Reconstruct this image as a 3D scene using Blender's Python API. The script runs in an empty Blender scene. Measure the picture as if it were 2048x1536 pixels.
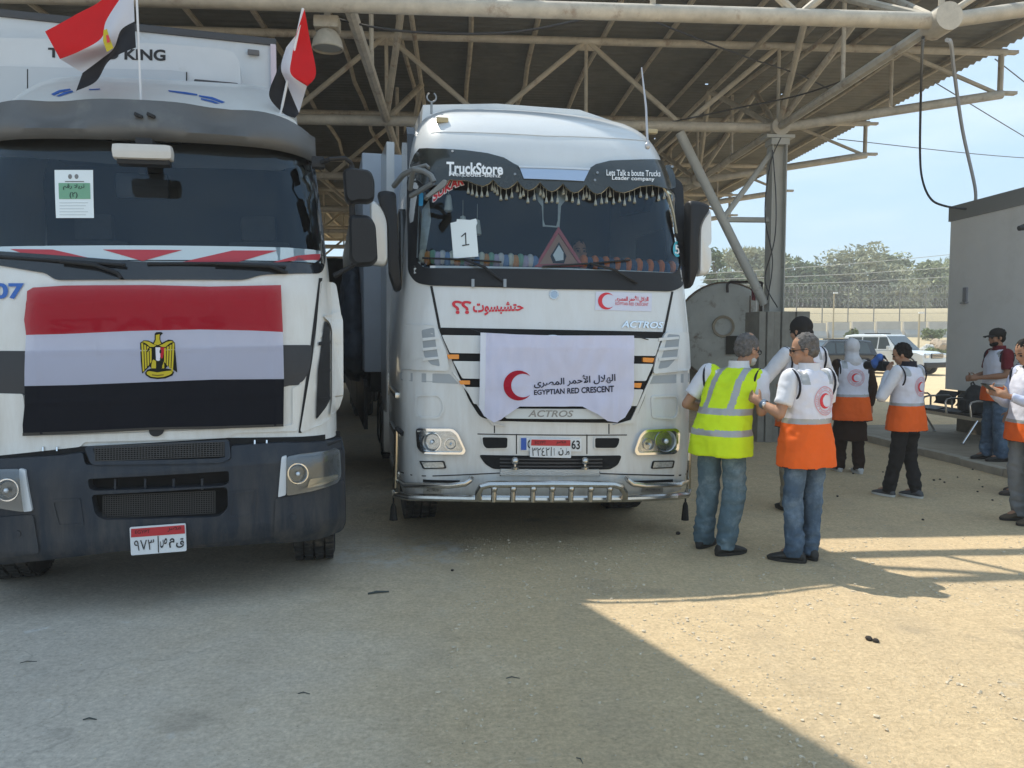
import bpy, bmesh, math, random
from mathutils import Vector, Matrix, noise
from mathutils.geometry import tessellate_polygon
from mathutils.bvhtree import BVHTree
random.seed(7)
R = math.radians
scene = bpy.context.scene
COL = scene.collection
# ------------------------------------------------------------------ camera
FPX, CX, CY, HOR, EYE = 1538.0, 1024.0, 768.0, 675.0, 1.7
PITCH = math.atan((CY-HOR)/FPX)
cam_d = bpy.data.cameras.new('camera'); cam = bpy.data.objects.new('camera', cam_d); COL.objects.link(cam)
cam_d.sensor_width = 36.0; cam_d.lens = 36.0*FPX/2048.0; cam_d.clip_end = 3000; cam_d.clip_start = .05
cam.location = (0,0,EYE); cam.rotation_euler = (math.pi/2-PITCH, 0, 0)
scene.camera = cam
# ------------------------------------------------------------------ sky, sun, exposure
SUN_EL, SUN_H = R(60), Vector((-.62,.785))          # horizontal direction towards the sun
w = bpy.data.worlds.new('World'); scene.world = w; w.use_nodes = True
nt = w.node_tree; nt.nodes.clear()
wo = nt.nodes.new('ShaderNodeOutputWorld'); bg = nt.nodes.new('ShaderNodeBackground')
sky = nt.nodes.new('ShaderNodeTexSky'); sky.sky_type = 'NISHITA'; sky.sun_disc = False
sky.sun_elevation = SUN_EL; sky.sun_rotation = math.atan2(SUN_H.x, SUN_H.y); sky.air_density = 1.25; sky.dust_density = 0; sky.ozone_density = 3.0
tc = nt.nodes.new('ShaderNodeTexCoord'); mp = nt.nodes.new('ShaderNodeMapping'); mp.inputs['Scale'].default_value = (1.0,1.0,4.5)
nz = nt.nodes.new('ShaderNodeTexNoise'); nz.inputs['Scale'].default_value = 2.6; nz.inputs['Detail'].default_value = 7; nz.inputs['Roughness'].default_value = .55
rp = nt.nodes.new('ShaderNodeValToRGB'); rp.color_ramp.elements[0].position = .46; rp.color_ramp.elements[1].position = .80
rp.color_ramp.elements[1].color = (.55,.55,.55,1)
mx = nt.nodes.new('ShaderNodeMixRGB'); mx.inputs[2].default_value = (2.9,3.2,3.4,1)
nt.links.new(tc.outputs['Generated'], mp.inputs['Vector']); nt.links.new(mp.outputs[0], nz.inputs['Vector'])
nt.links.new(nz.outputs['Fac'], rp.inputs['Fac']); nt.links.new(rp.outputs['Color'], mx.inputs['Fac'])
gm_=nt.nodes.new('ShaderNodeGamma'); gm_.inputs['Gamma'].default_value=.24; nt.links.new(sky.outputs[0],gm_.inputs['Color'])
tn_=nt.nodes.new('ShaderNodeMixRGB'); tn_.blend_type='MULTIPLY'; tn_.inputs[0].default_value=1; tn_.inputs[2].default_value=(1.24,1.60,1.92,1); nt.links.new(gm_.outputs[0],tn_.inputs[1]); nt.links.new(tn_.outputs[0],mx.inputs[1]); nt.links.new(mx.outputs[0], bg.inputs['Color']); nt.links.new(bg.outputs[0], wo.inputs['Surface'])
bg.inputs['Strength'].default_value = .15
sd = bpy.data.lights.new('sun', 'SUN'); sun = bpy.data.objects.new('sun', sd); COL.objects.link(sun)
sd.energy = 2.2; sd.angle = R(.55); sd.color = (1,.95,.84)
sdir = Vector((SUN_H.x*math.cos(SUN_EL), SUN_H.y*math.cos(SUN_EL), math.sin(SUN_EL)))
sun.rotation_euler = sdir.to_track_quat('Z','Y').to_euler(); sun.location = (0,0,30)
vs = scene.view_settings; vs.view_transform = 'Standard'; vs.look = 'None'; vs.exposure = 1.35; vs.gamma = 1.0; vs.use_curve_mapping = False

scene.cycles.max_bounces = 6; scene.cycles.transparent_max_bounces = 12; scene.cycles.caustics_reflective = False; scene.cycles.caustics_refractive = False
# ------------------------------------------------------------------ pixel -> world
def ray(px, py):
    a, b = (px-CX)/FPX, -(py-CY)/FPX
    f = Vector((0, math.cos(PITCH), -math.sin(PITCH))); u = Vector((0, math.sin(PITCH), math.cos(PITCH)))
    return Vector((1,0,0))*a + u*b + f
def P(px, py, Y):
    d = ray(px,py); return Vector((0,0,EYE)) + d*(Y/d.y)
def G(px, py, z=0.0):
    d = ray(px,py); return Vector((0,0,EYE)) + d*((z-EYE)/d.z)
# ------------------------------------------------------------------ materials
MATS = {}
def mat(name, col, rough=.6, metal=0., var=.0, vscale=6., bump=0., bscale=60., spec=.5, col2=None, c2=(.5,.7), c2scale=3., coat=0., trans=None, dust=None, coord='Object'):
    if name in MATS: return MATS[name]
    m = bpy.data.materials.new(name); m.use_nodes = True; MATS[name] = m
    n = m.node_tree.nodes; l = m.node_tree.links; b = n['Principled BSDF']
    b.inputs['Roughness'].default_value = rough; b.inputs['Metallic'].default_value = metal
    b.inputs['Specular IOR Level'].default_value = spec; b.inputs['Coat Weight'].default_value = coat
    b.inputs['Coat Roughness'].default_value = .08
    c4 = (*col,1)
    b.inputs['Base Color'].default_value = c4
    t = n.new('ShaderNodeTexCoord')
    out = None
    if var > 0 or col2:
        z = n.new('ShaderNodeTexNoise'); z.inputs['Scale'].default_value = vscale; z.inputs['Detail'].default_value = 6; z.inputs['Roughness'].default_value = .65
        l.new(t.outputs[coord], z.inputs['Vector'])
        r = n.new('ShaderNodeMapRange'); r.inputs['From Min'].default_value = .25; r.inputs['From Max'].default_value = .75
        r.inputs['To Min'].default_value = 1-var; r.inputs['To Max'].default_value = 1+var
        l.new(z.outputs['Fac'], r.inputs['Value'])
        v = n.new('ShaderNodeVectorMath'); v.operation = 'SCALE'; v.inputs[0].default_value = col
        l.new(r.outputs[0], v.inputs['Scale']); out = v.outputs[0]
        if col2:
            z2 = n.new('ShaderNodeTexNoise'); z2.inputs['Scale'].default_value = c2scale; z2.inputs['Detail'].default_value = 8; z2.inputs['Roughness'].default_value = .7
            l.new(t.outputs[coord], z2.inputs['Vector'])
            q = n.new('ShaderNodeMapRange'); q.inputs['From Min'].default_value = c2[0]; q.inputs['From Max'].default_value = c2[1]
            l.new(z2.outputs['Fac'], q.inputs['Value'])
            k = n.new('ShaderNodeMixRGB'); k.inputs[2].default_value = (*col2,1)
            l.new(q.outputs[0], k.inputs[0]); l.new(out, k.inputs[1]); out = k.outputs[0]
        if dust:
            sx_=n.new('ShaderNodeSeparateXYZ'); l.new(t.outputs[coord],sx_.inputs[0])
            d1=n.new('ShaderNodeMapRange'); d1.inputs['From Min'].default_value=dust[0]; d1.inputs['From Max'].default_value=dust[1]; d1.inputs['To Min'].default_value=1; d1.inputs['To Max'].default_value=.18; l.new(sx_.outputs['Z'],d1.inputs['Value'])
            mp_=n.new('ShaderNodeMapping'); mp_.inputs['Scale'].default_value=(7,7,1.1); l.new(t.outputs[coord],mp_.inputs['Vector'])
            d2=n.new('ShaderNodeTexNoise'); d2.inputs['Scale'].default_value=1.6; d2.inputs['Detail'].default_value=9; d2.inputs['Roughness'].default_value=.7; l.new(mp_.outputs[0],d2.inputs['Vector'])
            d3=n.new('ShaderNodeMapRange'); d3.inputs['From Min'].default_value=.40; d3.inputs['From Max'].default_value=.72; d3.inputs['To Max'].default_value=dust[2]; l.new(d2.outputs['Fac'],d3.inputs['Value'])
            d4=n.new('ShaderNodeMath'); d4.operation='MULTIPLY'; l.new(d1.outputs[0],d4.inputs[0]); l.new(d3.outputs[0],d4.inputs[1])
            d5=n.new('ShaderNodeMixRGB'); d5.inputs[2].default_value=(.36,.29,.21,1); l.new(d4.outputs[0],d5.inputs[0]); l.new(out,d5.inputs[1]); out=d5.outputs[0]
            r5=n.new('ShaderNodeMapRange'); r5.inputs['To Min'].default_value=rough; r5.inputs['To Max'].default_value=.9; l.new(d4.outputs[0],r5.inputs['Value']); l.new(r5.outputs[0],b.inputs['Roughness'])
        l.new(out, b.inputs['Base Color'])
    if bump > 0:
        z3 = n.new('ShaderNodeTexNoise'); z3.inputs['Scale'].default_value = bscale; z3.inputs['Detail'].default_value = 5
        l.new(t.outputs[coord], z3.inputs['Vector'])
        bp = n.new('ShaderNodeBump'); bp.inputs['Strength'].default_value = bump; bp.inputs['Distance'].default_value = .01
        l.new(z3.outputs['Fac'], bp.inputs['Height']); l.new(bp.outputs[0], b.inputs['Normal'])
    if trans:      # cloth: lets some light and some view through
        o = n['Material Output']; tr = n.new('ShaderNodeBsdfTranslucent'); tp = n.new('ShaderNodeBsdfTransparent')
        tr.inputs['Color'].default_value = c4
        m1 = n.new('ShaderNodeMixShader'); m1.inputs[0].default_value = trans[0]; m2 = n.new('ShaderNodeMixShader'); m2.inputs[0].default_value = trans[1]
        if out: l.new(out, tr.inputs['Color'])
        l.new(b.outputs[0], m1.inputs[1]); l.new(tr.outputs[0], m1.inputs[2]); l.new(m1.outputs[0], m2.inputs[1]); l.new(tp.outputs[0], m2.inputs[2]); l.new(m2.outputs[0], o.inputs['Surface'])
    return m
def glass_mat(name, tint, refl=1.0, rough=.02):
    if name in MATS: return MATS[name]
    m = bpy.data.materials.new(name); m.use_nodes = True; MATS[name] = m
    n = m.node_tree.nodes; l = m.node_tree.links; o = n['Material Output']; n.remove(n['Principled BSDF'])
    t = n.new('ShaderNodeBsdfTransparent'); t.inputs[0].default_value = (*tint,1)
    g = n.new('ShaderNodeBsdfGlossy'); g.inputs['Roughness'].default_value = rough; g.inputs['Color'].default_value = (refl*.66,refl*.84,refl,1)
    f = n.new('ShaderNodeFresnel'); f.inputs['IOR'].default_value = 1.55
    x = n.new('ShaderNodeMixShader'); l.new(f.outputs[0], x.inputs[0]); l.new(t.outputs[0], x.inputs[1]); l.new(g.outputs[0], x.inputs[2]); l.new(x.outputs[0], o.inputs['Surface'])
    return m
# ------------------------------------------------------------------ object helpers
def setp(o, label=None, cat=None, group=None, kind=None):
    if label: o['label'] = label
    if cat: o['category'] = cat
    if group: o['group'] = group
    if kind: o['kind'] = kind
    return o
def empty(name, loc=(0,0,0), rz=0, label=None, cat=None, group=None):
    o = bpy.data.objects.new(name, None); COL.objects.link(o); o.location = loc; o.rotation_euler = (0,0,rz); o.empty_display_size = .2
    return setp(o, label, cat, group)
def link(name, me, mats, parent=None, smooth=35):
    o = bpy.data.objects.new(name, me); COL.objects.link(o)
    if parent is not None: o.parent = parent
    if not isinstance(mats,(list,tuple)): mats = [mats]
    if not me.materials:
        for m in mats: me.materials.append(m)
    if smooth and len(me.polygons):
        me.polygons.foreach_set('use_smooth', [True]*len(me.polygons))
        me.set_sharp_from_angle(angle=R(smooth))
    return o
def bobj(name, bm, mats, parent=None, smooth=35, recalc=True):
    if recalc: bmesh.ops.recalc_face_normals(bm, faces=bm.faces)
    me = bpy.data.meshes.new(name); bm.to_mesh(me); bm.free()
    return link(name, me, mats, parent, smooth)
def pobj(name, v, f, mats, parent=None, smooth=35, mi=None):
    me = bpy.data.meshes.new(name); me.from_pydata([tuple(p) for p in v], [], f); me.update()
    if mi:
        if not isinstance(mats,(list,tuple)): mats=[mats]
        for m in mats: me.materials.append(m)
        me.polygons.foreach_set('material_index', mi)
    return link(name, me, mats, parent, smooth)
def box(bm, c, s, rot=None, bev=0.):
    r = bmesh.ops.create_cube(bm, size=1.0); vs_ = r['verts']
    M = Matrix.Translation(Vector(c)) @ (rot if rot else Matrix.Identity(4)) @ Matrix.Diagonal((*s,1))
    bmesh.ops.transform(bm, matrix=M, verts=vs_)
    if bev>0:
        es = list({e for v in vs_ for e in v.link_edges}); bmesh.ops.bevel(bm, geom=es, offset=bev, segments=2, affect='EDGES', profile=.7)
    return vs_
def tube(bm, pts, r, n=10, caps=True, closed=False):
    pts = [Vector(p) for p in pts]; N = len(pts)
    rr = r if isinstance(r,(list,tuple)) else [r]*N
    rings = []; nrm = None
    for i,p in enumerate(pts):
        if closed: t = (pts[(i+1)%N]-pts[i-1])
        else: t = (pts[min(i+1,N-1)]-pts[max(i-1,0)])
        t.normalize()
        if nrm is None:
            nrm = t.orthogonal().normalized()
        else:
            nrm = (nrm - t*nrm.dot(t))
            nrm = nrm.normalized() if nrm.length>1e-6 else t.orthogonal().normalized()
        b = t.cross(nrm)
        rings.append([bm.verts.new(p + (nrm*math.cos(2*math.pi*k/n)+b*math.sin(2*math.pi*k/n))*rr[i]) for k in range(n)])
    for i in range(N if closed else N-1):
        A, B = rings[i], rings[(i+1)%N]
        for k in range(n): bm.faces.new((A[k],A[(k+1)%n],B[(k+1)%n],B[k]))
    if caps and not closed:
        bm.faces.new(rings[0][::-1]); bm.faces.new(rings[-1])
def loft(bm, rings, cap0=True, cap1=True):
    V = [[bm.verts.new(p) for p in r] for r in rings]; n = len(V[0])
    for a,b in zip(V,V[1:]):
        for k in range(n): bm.faces.new((a[k],a[(k+1)%n],b[(k+1)%n],b[k]))
    if cap0: bm.faces.new(V[0][::-1])
    if cap1: bm.faces.new(V[-1])
def sphere(bm, c, r, u=16, v=10, rot=None):
    s = r if isinstance(r,(tuple,list)) else (r,r,r)
    M = Matrix.Translation(Vector(c)) @ (rot if rot else Matrix.Identity(4)) @ Matrix.Diagonal((*s,1))
    return bmesh.ops.create_uvsphere(bm, u_segments=u, v_segments=v, radius=1, matrix=M)['verts']
def lathe(bm, prof, n=24, M=None):
    # prof: (radius, height) along local z
    rows = []
    M = M or Matrix.Identity(4)
    for r,h in prof:
        rows.append([bm.verts.new(M @ Vector((r*math.cos(2*math.pi*k/n), r*math.sin(2*math.pi*k/n), h))) for k in range(n)] if r>1e-5 else [bm.verts.new(M @ Vector((0,0,h)))])
    for a,b in zip(rows,rows[1:]):
        for k in range(n):
            k2=(k+1)%n
            if len(a)==1 and len(b)==1: continue
            if len(a)==1: bm.faces.new((a[0],b[k2],b[k]))
            elif len(b)==1: bm.faces.new((a[k],a[k2],b[0]))
            else: bm.faces.new((a[k],a[k2],b[k2],b[k]))
def fillet(pts, r, n=4):
    out = []; N = len(pts)
    for i in range(N):
        p = Vector(pts[i]); a = Vector(pts[i-1])-p; b = Vector(pts[(i+1)%N])-p
        d = min(r, a.length*.45, b.length*.45)
        if d < 1e-6: out.append(tuple(p)); continue
        p0 = p+a.normalized()*d; p1 = p+b.normalized()*d
        for k in range(n+1):
            t = k/n; q = p0*(1-t)**2 + p*2*t*(1-t) + p1*t*t; out.append((q.x,q.y))
    return out
def circ(cx, cy, rx, ry=None, n=24):
    ry = ry or rx
    return [(cx+rx*math.cos(2*math.pi*k/n), cy+ry*math.sin(2*math.pi*k/n)) for k in range(n)]
def sheet2d(polys, step=None):
    """list of outlines (first outer, rest holes) -> bmesh in the xz plane (y=0), cut on a grid"""
    flat = [Vector((p[0],p[1],0)) for pl in polys for p in pl]
    tris = tessellate_polygon([[Vector((p[0],p[1],0)) for p in pl] for pl in polys])
    bm = bmesh.new(); V = [bm.verts.new((p.x,0,p.y)) for p in flat]
    for t in tris:
        try: bm.faces.new([V[i] for i in t])
        except ValueError: pass
    if step:
        xs = [p.x for p in flat]; zs = [p.y for p in flat]
        for ax,lo,hi in ((0,min(xs),max(xs)),(2,min(zs),max(zs))):
            k = math.floor(lo/step)+1
            while k*step < hi:
                co = [0,0,0]; co[ax] = k*step; no = [0,0,0]; no[ax] = 1
                bmesh.ops.bisect_plane(bm, geom=bm.verts[:]+bm.edges[:]+bm.faces[:], plane_co=co, plane_no=no, dist=1e-6); k += 1
    return bm
def conform(bm, f, off, thick):
    """bend a flat xz sheet on the surface y=f(x,z), 'off' in front of it and 'thick' deep"""
    be = [e for e in bm.edges if e.is_boundary]
    orig = list(bm.verts)
    for v in orig: v.co.y = f(v.co.x, v.co.z)-off
    if thick > 0:
        m = {}
        for e in be:
            for v in e.verts:
                if v not in m: m[v] = bm.verts.new((v.co.x, v.co.y+thick, v.co.z))
        for e in be: bm.faces.new((e.verts[0], e.verts[1], m[e.verts[1]], m[e.verts[0]]))
    return bm
# text -> flat outlines (mesh, xz plane)
_txt = {}
def text_mesh(s, bold=0., shear=0., sx=1.):
    k = (s,bold,shear,sx)
    c = bpy.data.curves.new('t','FONT'); c.body = s; c.offset = bold; c.shear = shear; c.resolution_u = 4
    o = bpy.data.objects.new('t', c); COL.objects.link(o)
    dg = bpy.context.evaluated_depsgraph_get(); me = bpy.data.meshes.new_from_object(o.evaluated_get(dg))
    bpy.data.objects.remove(o); bpy.data.curves.remove(c)
    vs_ = [(v.co.x*sx, v.co.y) for v in me.vertices]; fs = [tuple(p.vertices) for p in me.polygons]; bpy.data.meshes.remove(me)
    x0=min(v[0] for v in vs_); x1=max(v[0] for v in vs_); y0=min(v[1] for v in vs_); y1=max(v[1] for v in vs_)
    # unit box
    return [((x-x0)/(x1-x0), (y-y0)/(y1-y0)) for x,y in vs_], fs
# joining forms of Arabic letters, written right to left
AF = {'ا':'\u0627\ufe8e\u0627\ufe8e','أ':'\u0623\ufe84\u0623\ufe84','ب':'\u0628\ufe90\ufe91\ufe92','ت':'\u062a\ufe96\ufe97\ufe98','ح':'\u062d\ufea2\ufea3\ufea4','د':'\u062f\ufeaa\u062f\ufeaa',
 'ر':'\u0631\ufeae\u0631\ufeae','س':'\u0633\ufeb2\ufeb3\ufeb4','ش':'\u0634\ufeb6\ufeb7\ufeb8','ص':'\u0635\ufeba\ufebb\ufebc','ط':'\u0637\ufec2\ufec3\ufec4','ف':'\u0641\ufed2\ufed3\ufed4','ق':'\u0642\ufed6\ufed7\ufed8',
 'ل':'\u0644\ufede\ufedf\ufee0','م':'\u0645\ufee2\ufee3\ufee4','ن':'\u0646\ufee6\ufee7\ufee8','ه':'\u0647\ufeea\ufeeb\ufeec','و':'\u0648\ufeee\u0648\ufeee','ي':'\u064a\ufef2\ufef3\ufef4','ى':'\u0649\ufef0\u0649\ufef0','؟':'؟؟؟؟'}
NOJ = set('اأدرو؟ى ')
def arab(s):
    s = s.replace('لا','\ufefb').replace('لأ','\ufef7'); out = []
    for i,ch in enumerate(s):
        if ch not in AF:
            if ch in '\ufefb\ufef7':
                pj = i>0 and s[i-1] in AF and s[i-1] not in NOJ
                out.append(chr(ord(ch)+1) if pj else ch)
            else: out.append(ch)
            continue
        pj = i>0 and s[i-1] in AF and s[i-1] not in NOJ
        nj = ch not in NOJ and i+1<len(s) and (s[i+1] in AF and s[i+1]!='؟' or s[i+1] in '\ufefb\ufef7')
        out.append(AF[ch][(1 if pj else 0)+(2 if nj else 0)])
    return ''.join(out[::-1])
def strokes(lines, wd):
    """polylines in 2D -> quads ribbon"""
    V=[];F=[]
    for ln in lines:
        for a,b in zip(ln,ln[1:]):
            a=Vector(a);b=Vector(b);d=(b-a)
            if d.length<1e-9: continue
            n=Vector((-d.y,d.x)).normalized()*wd/2; e=d.normalized()*wd*.3
            k=len(V); V+= [tuple(a-n-e),tuple(a+n-e),tuple(b+n+e),tuple(b-n+e)]; F.append((k,k+1,k+2,k+3))
    return V,F
def crescent(cx, cy, r, n=28, open_=1.0, sh=.28, ri=.82):
    """crescent outline opening to the right"""
    a0=R(38); out=[]
    for k in range(n+1):
        t=a0+(2*math.pi-2*a0)*k/n; out.append((cx+r*math.cos(t), cy+r*math.sin(t)))
    tip=Vector(out[0])-Vector((cx,cy))
    c2=sh*r; px,py=tip.x-c2,tip.y; r2=math.hypot(px,py); b0=math.atan2(py,px)
    for k in range(1,n):
        t=(2*math.pi-b0)-(2*math.pi-2*b0)*k/n; out.append((cx+c2+r2*math.cos(t), cy+r2*math.sin(t)))
    return out
def dup(o, parent=None):
    c = o.copy(); COL.objects.link(c)
    if parent is not None: c.parent = parent
    for ch in [x for x in bpy.data.objects if x.parent==o]: dup(ch, c)
    return c
# ================================================================== GROUND
def sstep(a,b,x):
    t=max(0,min(1,(x-a)/(b-a))); return t*t*(3-2*t)
def GH(x,y):
    h = 1.75*sstep(40,63,y) + .25*sstep(63,72,y)
    h += 2.6*sstep(71,77,y)*sstep(-20,10,x)
    if y>40: h += .18*noise.noise(Vector((x*.15,y*.15,3)))*sstep(40,48,y)
    if y<40: h += .008*noise.noise(Vector((x*.9,y*.9,0)))*sstep(1.4,2.6,x+.3*math.sin(y))*(1-sstep(30,40,y))
    if x>1 and y<7: h += .006*noise.noise(Vector((x*4,y*4,5)))*sstep(1,2.4,x)*(1-sstep(5.8,6.6,y))
    return h
def axis(segs):
    out=[]
    for a,b,n in segs: out += [a+(b-a)*k/n for k in range(n)]
    return out+[segs[-1][1]]
xs = axis([(-390,-60,8),(-60,-8,14),(-8,0,16),(0,7,70),(7,40,33),(40,90,20),(90,390,8)])
ys = axis([(-120,-4,10),(-4,2,8),(2,8,60),(8,38,40),(38,82,60),(82,160,12),(160,480,8)])
V=[(x,y,GH(x,y)) for y in ys for x in xs]; nx=len(xs)
F=[(j*nx+i,j*nx+i+1,(j+1)*nx+i+1,(j+1)*nx+i) for j in range(len(ys)-1) for i in range(nx-1)]
m = bpy.data.materials.new('sandy_ground'); m.use_nodes=True
n=m.node_tree.nodes; l=m.node_tree.links; b=n['Principled BSDF']; b.inputs['Roughness'].default_value=.95; b.inputs['Specular IOR Level'].default_value=.15
t=n.new('ShaderNodeTexCoord'); sp=n.new('ShaderNodeSeparateXYZ'); l.new(t.outputs['Object'],sp.inputs[0])
def NZ(scale,detail=6,rough=.6,vec=None):
    z=n.new('ShaderNodeTexNoise'); z.inputs['Scale'].default_value=scale; z.inputs['Detail'].default_value=detail; z.inputs['Roughness'].default_value=rough
    l.new(vec or t.outputs['Object'],z.inputs['Vector']); return z.outputs['Fac']
def MR(v,a,b_,c=0.,d=1.,smooth=False):
    r=n.new('ShaderNodeMapRange'); r.inputs['From Min'].default_value=a; r.inputs['From Max'].default_value=b_; r.inputs['To Min'].default_value=c; r.inputs['To Max'].default_value=d
    if smooth: r.interpolation_type='SMOOTHSTEP'
    l.new(v,r.inputs['Value']); return r.outputs[0]
def MA(op,a,b_):
    k=n.new('ShaderNodeMath'); k.operation=op
    for i,x in enumerate((a,b_)):
        if isinstance(x,(int,float)): k.inputs[i].default_value=x
        else: l.new(x,k.inputs[i])
    return k.outputs[0]
def MIX(f,a,b_,mode='MIX'):
    k=n.new('ShaderNodeMixRGB'); k.blend_type=mode
    if isinstance(f,(int,float)): k.inputs[0].default_value=f
    else: l.new(f,k.inputs[0])
    for i,x in ((1,a),(2,b_)):
        if isinstance(x,tuple): k.inputs[i].default_value=(*x,1)
        else: l.new(x,k.inputs[i])
    return k.outputs[0]
big=NZ(.55,5,.6); mid=NZ(3.2,8,.7); fine=NZ(38,6,.75); grit=NZ(170,3,.8)
e=MA('ADD',sp.outputs['X'],MA('MULTIPLY',MA('SUBTRACT',big,.5),3.0))
e=MA('ADD',e,MA('MULTIPLY',MA('SUBTRACT',sp.outputs['Y'],4.5),.18))
fs=MA('MAXIMUM',MR(e,-2.7,.5,0,1,True),MR(sp.outputs['Y'],16,26,0,1))
sand=MIX(mid,(.64,.48,.28),(.70,.545,.345)); sand=MIX(MR(big,.35,.7),sand,(.62,.475,.295))
grey=MIX(mid,(.46,.405,.34),(.57,.51,.43)); grey=MIX(MR(NZ(1.3,6,.7),.55,.72),grey,(.48,.46,.41))
grey=MIX(MR(NZ(4.5,5,.7),.63,.75),grey,(.58,.57,.55))
far=MR(sp.outputs['Y'],38,60,0,1); sand=MIX(far,sand,(.47,.39,.25))
c=MIX(fs,grey,sand); c=MIX(.75,c,MIX(MR(fine,.32,.68),(.72,.71,.70),(1.34,1.34,1.34)),'MULTIPLY'); c=MIX(.55,c,MIX(MR(NZ(9,7,.75),.3,.7),(.80,.79,.78),(1.24,1.24,1.24)),'MULTIPLY'); c=MIX(MR(grit,.66,.76),c,(.68,.64,.57)); c=MIX(MR(NZ(60,2,.6),.70,.76),c,(.14,.12,.10))
c=MIX(MA('MULTIPLY',MR(NZ(1.1,5,.6),.60,.70),.35),c,(.17,.155,.14))
# cracks in the worn hardstanding, a pale scuffed patch and dark drips
vo=n.new('ShaderNodeTexVoronoi'); vo.feature='DISTANCE_TO_EDGE'; vo.inputs['Scale'].default_value=.55
wv=n.new('ShaderNodeVectorMath'); wv.operation='ADD'; nzv=n.new('ShaderNodeTexNoise'); nzv.inputs['Scale'].default_value=2.2; nzv.inputs['Detail'].default_value=6; l.new(t.outputs['Object'],nzv.inputs['Vector'])
sc1=n.new('ShaderNodeVectorMath'); sc1.operation='SCALE'; sc1.inputs['Scale'].default_value=.9; l.new(nzv.outputs['Color'],sc1.inputs[0]); l.new(t.outputs['Object'],wv.inputs[0]); l.new(sc1.outputs[0],wv.inputs[1]); l.new(wv.outputs[0],vo.inputs['Vector'])
crk=MA('MULTIPLY',MR(vo.outputs['Distance'],.0,.012,1,0),MA('MULTIPLY',MR(NZ(.8,4,.6),.45,.6),MR(fs,0,.7,.35,0)))
c=MIX(crk,c,(.16,.14,.12))
px_=MA('SUBTRACT',sp.outputs['X'],-.95); py_=MA('SUBTRACT',sp.outputs['Y'],6.0)
rr_=MA('ADD',MA('MULTIPLY',px_,px_),MA('MULTIPLY',MA('MULTIPLY',py_,py_),2.2))
scf=MA('MULTIPLY',MR(rr_,.05,.75,1,0,True),MR(NZ(5,8,.8),.47,.62,0,.75)); c=MIX(scf,c,(.66,.63,.58))
trk=n.new('ShaderNodeTexWave'); trk.inputs['Scale'].default_value=.33; trk.inputs['Distortion'].default_value=2.5; trk.inputs['Detail'].default_value=3; trk.inputs['Detail Scale'].default_value=.6; trk.bands_direction='X'; l.new(t.outputs['Object'],trk.inputs['Vector'])
c=MIX(MA('MULTIPLY',MR(trk.outputs['Fac'],.62,.95),MR(NZ(1.7,7,.75),.42,.66,0,.20)),c,(.30,.265,.22))
c=MIX(MR(NZ(2.6,6,.8),.60,.74,0,.5),c,(.62,.55,.44))
l.new(c,b.inputs['Base Color'])
hh=MA('ADD',MA('MULTIPLY',mid,.35),MA('ADD',MA('MULTIPLY',fine,.25),MA('MULTIPLY',grit,.10)))
bp=n.new('ShaderNodeBump'); bp.inputs['Distance'].default_value=.075; l.new(MR(fs,0,1,.35,1.0),bp.inputs['Strength']); l.new(hh,bp.inputs['Height']); l.new(bp.outputs[0],b.inputs['Normal'])
g=pobj('ground',V,F,m,smooth=180); g['kind']='structure'
# gravel scattered over the ground (nobody could count it)
def stones(name,spots,mats,jit=.35):
    V=[];F=[]
    ico=bmesh.new(); bmesh.ops.create_icosphere(ico,subdivisions=1,radius=1); iv=[v.co.copy() for v in ico.verts]; fi=[[v.index for v in f.verts] for f in ico.faces]; ico.free()
    for (x,y,s) in spots:
        k=len(V); q=Matrix.Rotation(random.uniform(0,6.3),3,'Z'); sx,sy,sz=random.uniform(.7,1.4),random.uniform(.6,1.1),random.uniform(.4,.8)
        z0=GH(x,y)
        for p in iv:
            j=1+random.uniform(-jit,jit); d=q@Vector((p.x*sx*j,p.y*sy*j,p.z*sz*j)); V.append((x+d.x*s,y+d.y*s,z0+s*.25+d.z*s))
        F+=[[a+k for a in f] for f in fi]
    return pobj(name,V,F,mats,smooth=0)
sp_=[]
while len(sp_)<4200:
    x=random.uniform(-.4,4.6); y=random.uniform(2.4,6.5)
    if noise.noise(Vector((x*1.3,y*1.3,1)))+random.uniform(-.5,.5)<.05: continue
    sp_.append((x,y,random.choice((.003,.003,.004,.004,.005,.006,.008,.011))*random.uniform(.6,1.2)))
for k in range(900): sp_.append((random.uniform(-4,.5),random.uniform(2.3,6),random.uniform(.002,.005)))
for k in range(260): sp_.append((random.uniform(1.5,6.3),random.uniform(6.5,12),random.uniform(.004,.010)))
gv=stones('gravel',sp_,mat('pebble',(.56,.47,.34),.9,var=.3,vscale=40)); setp(gv,'scattered pale gravel bits lying on the sandy ground','gravel',kind='stuff')
# separate dark bits that can be picked out
pel=mat('dark_clod',(.045,.035,.028),.95,var=.3,vscale=30)
proto=None
for i,(px,py,s) in enumerate([(1738,1280,.020),(1752,1284,.018),(1868,962,.016),(1880,960,.013),(1889,966,.013),(1706,948,.013),(1722,926,.012),(1766,945,.012),(1955,985,.013),(1965,975,.011),(1985,1002,.012),(1945,940,.012),(1675,994,.013),(1846,1040,.013),(1356,1069,.022),(1958,960,.011),(905,1142,.012),(1915,955,.011)]):
    q=G(px,py)
    bm=bmesh.new(); bmesh.ops.create_icosphere(bm,subdivisions=2,radius=s)
    for v in bm.verts: v.co*=1+.3*noise.noise(v.co*60+Vector((i,0,0))); v.co.z=v.co.z*.7
    o=bobj('dark_clod',bm,pel); o.location=(q.x,q.y,GH(q.x,q.y)+s*.55); o.rotation_euler=(0,0,i)
    setp(o,'small dark clod lying on the dusty ground of the yard','clod','dark clods strewn over the yard')
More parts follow.
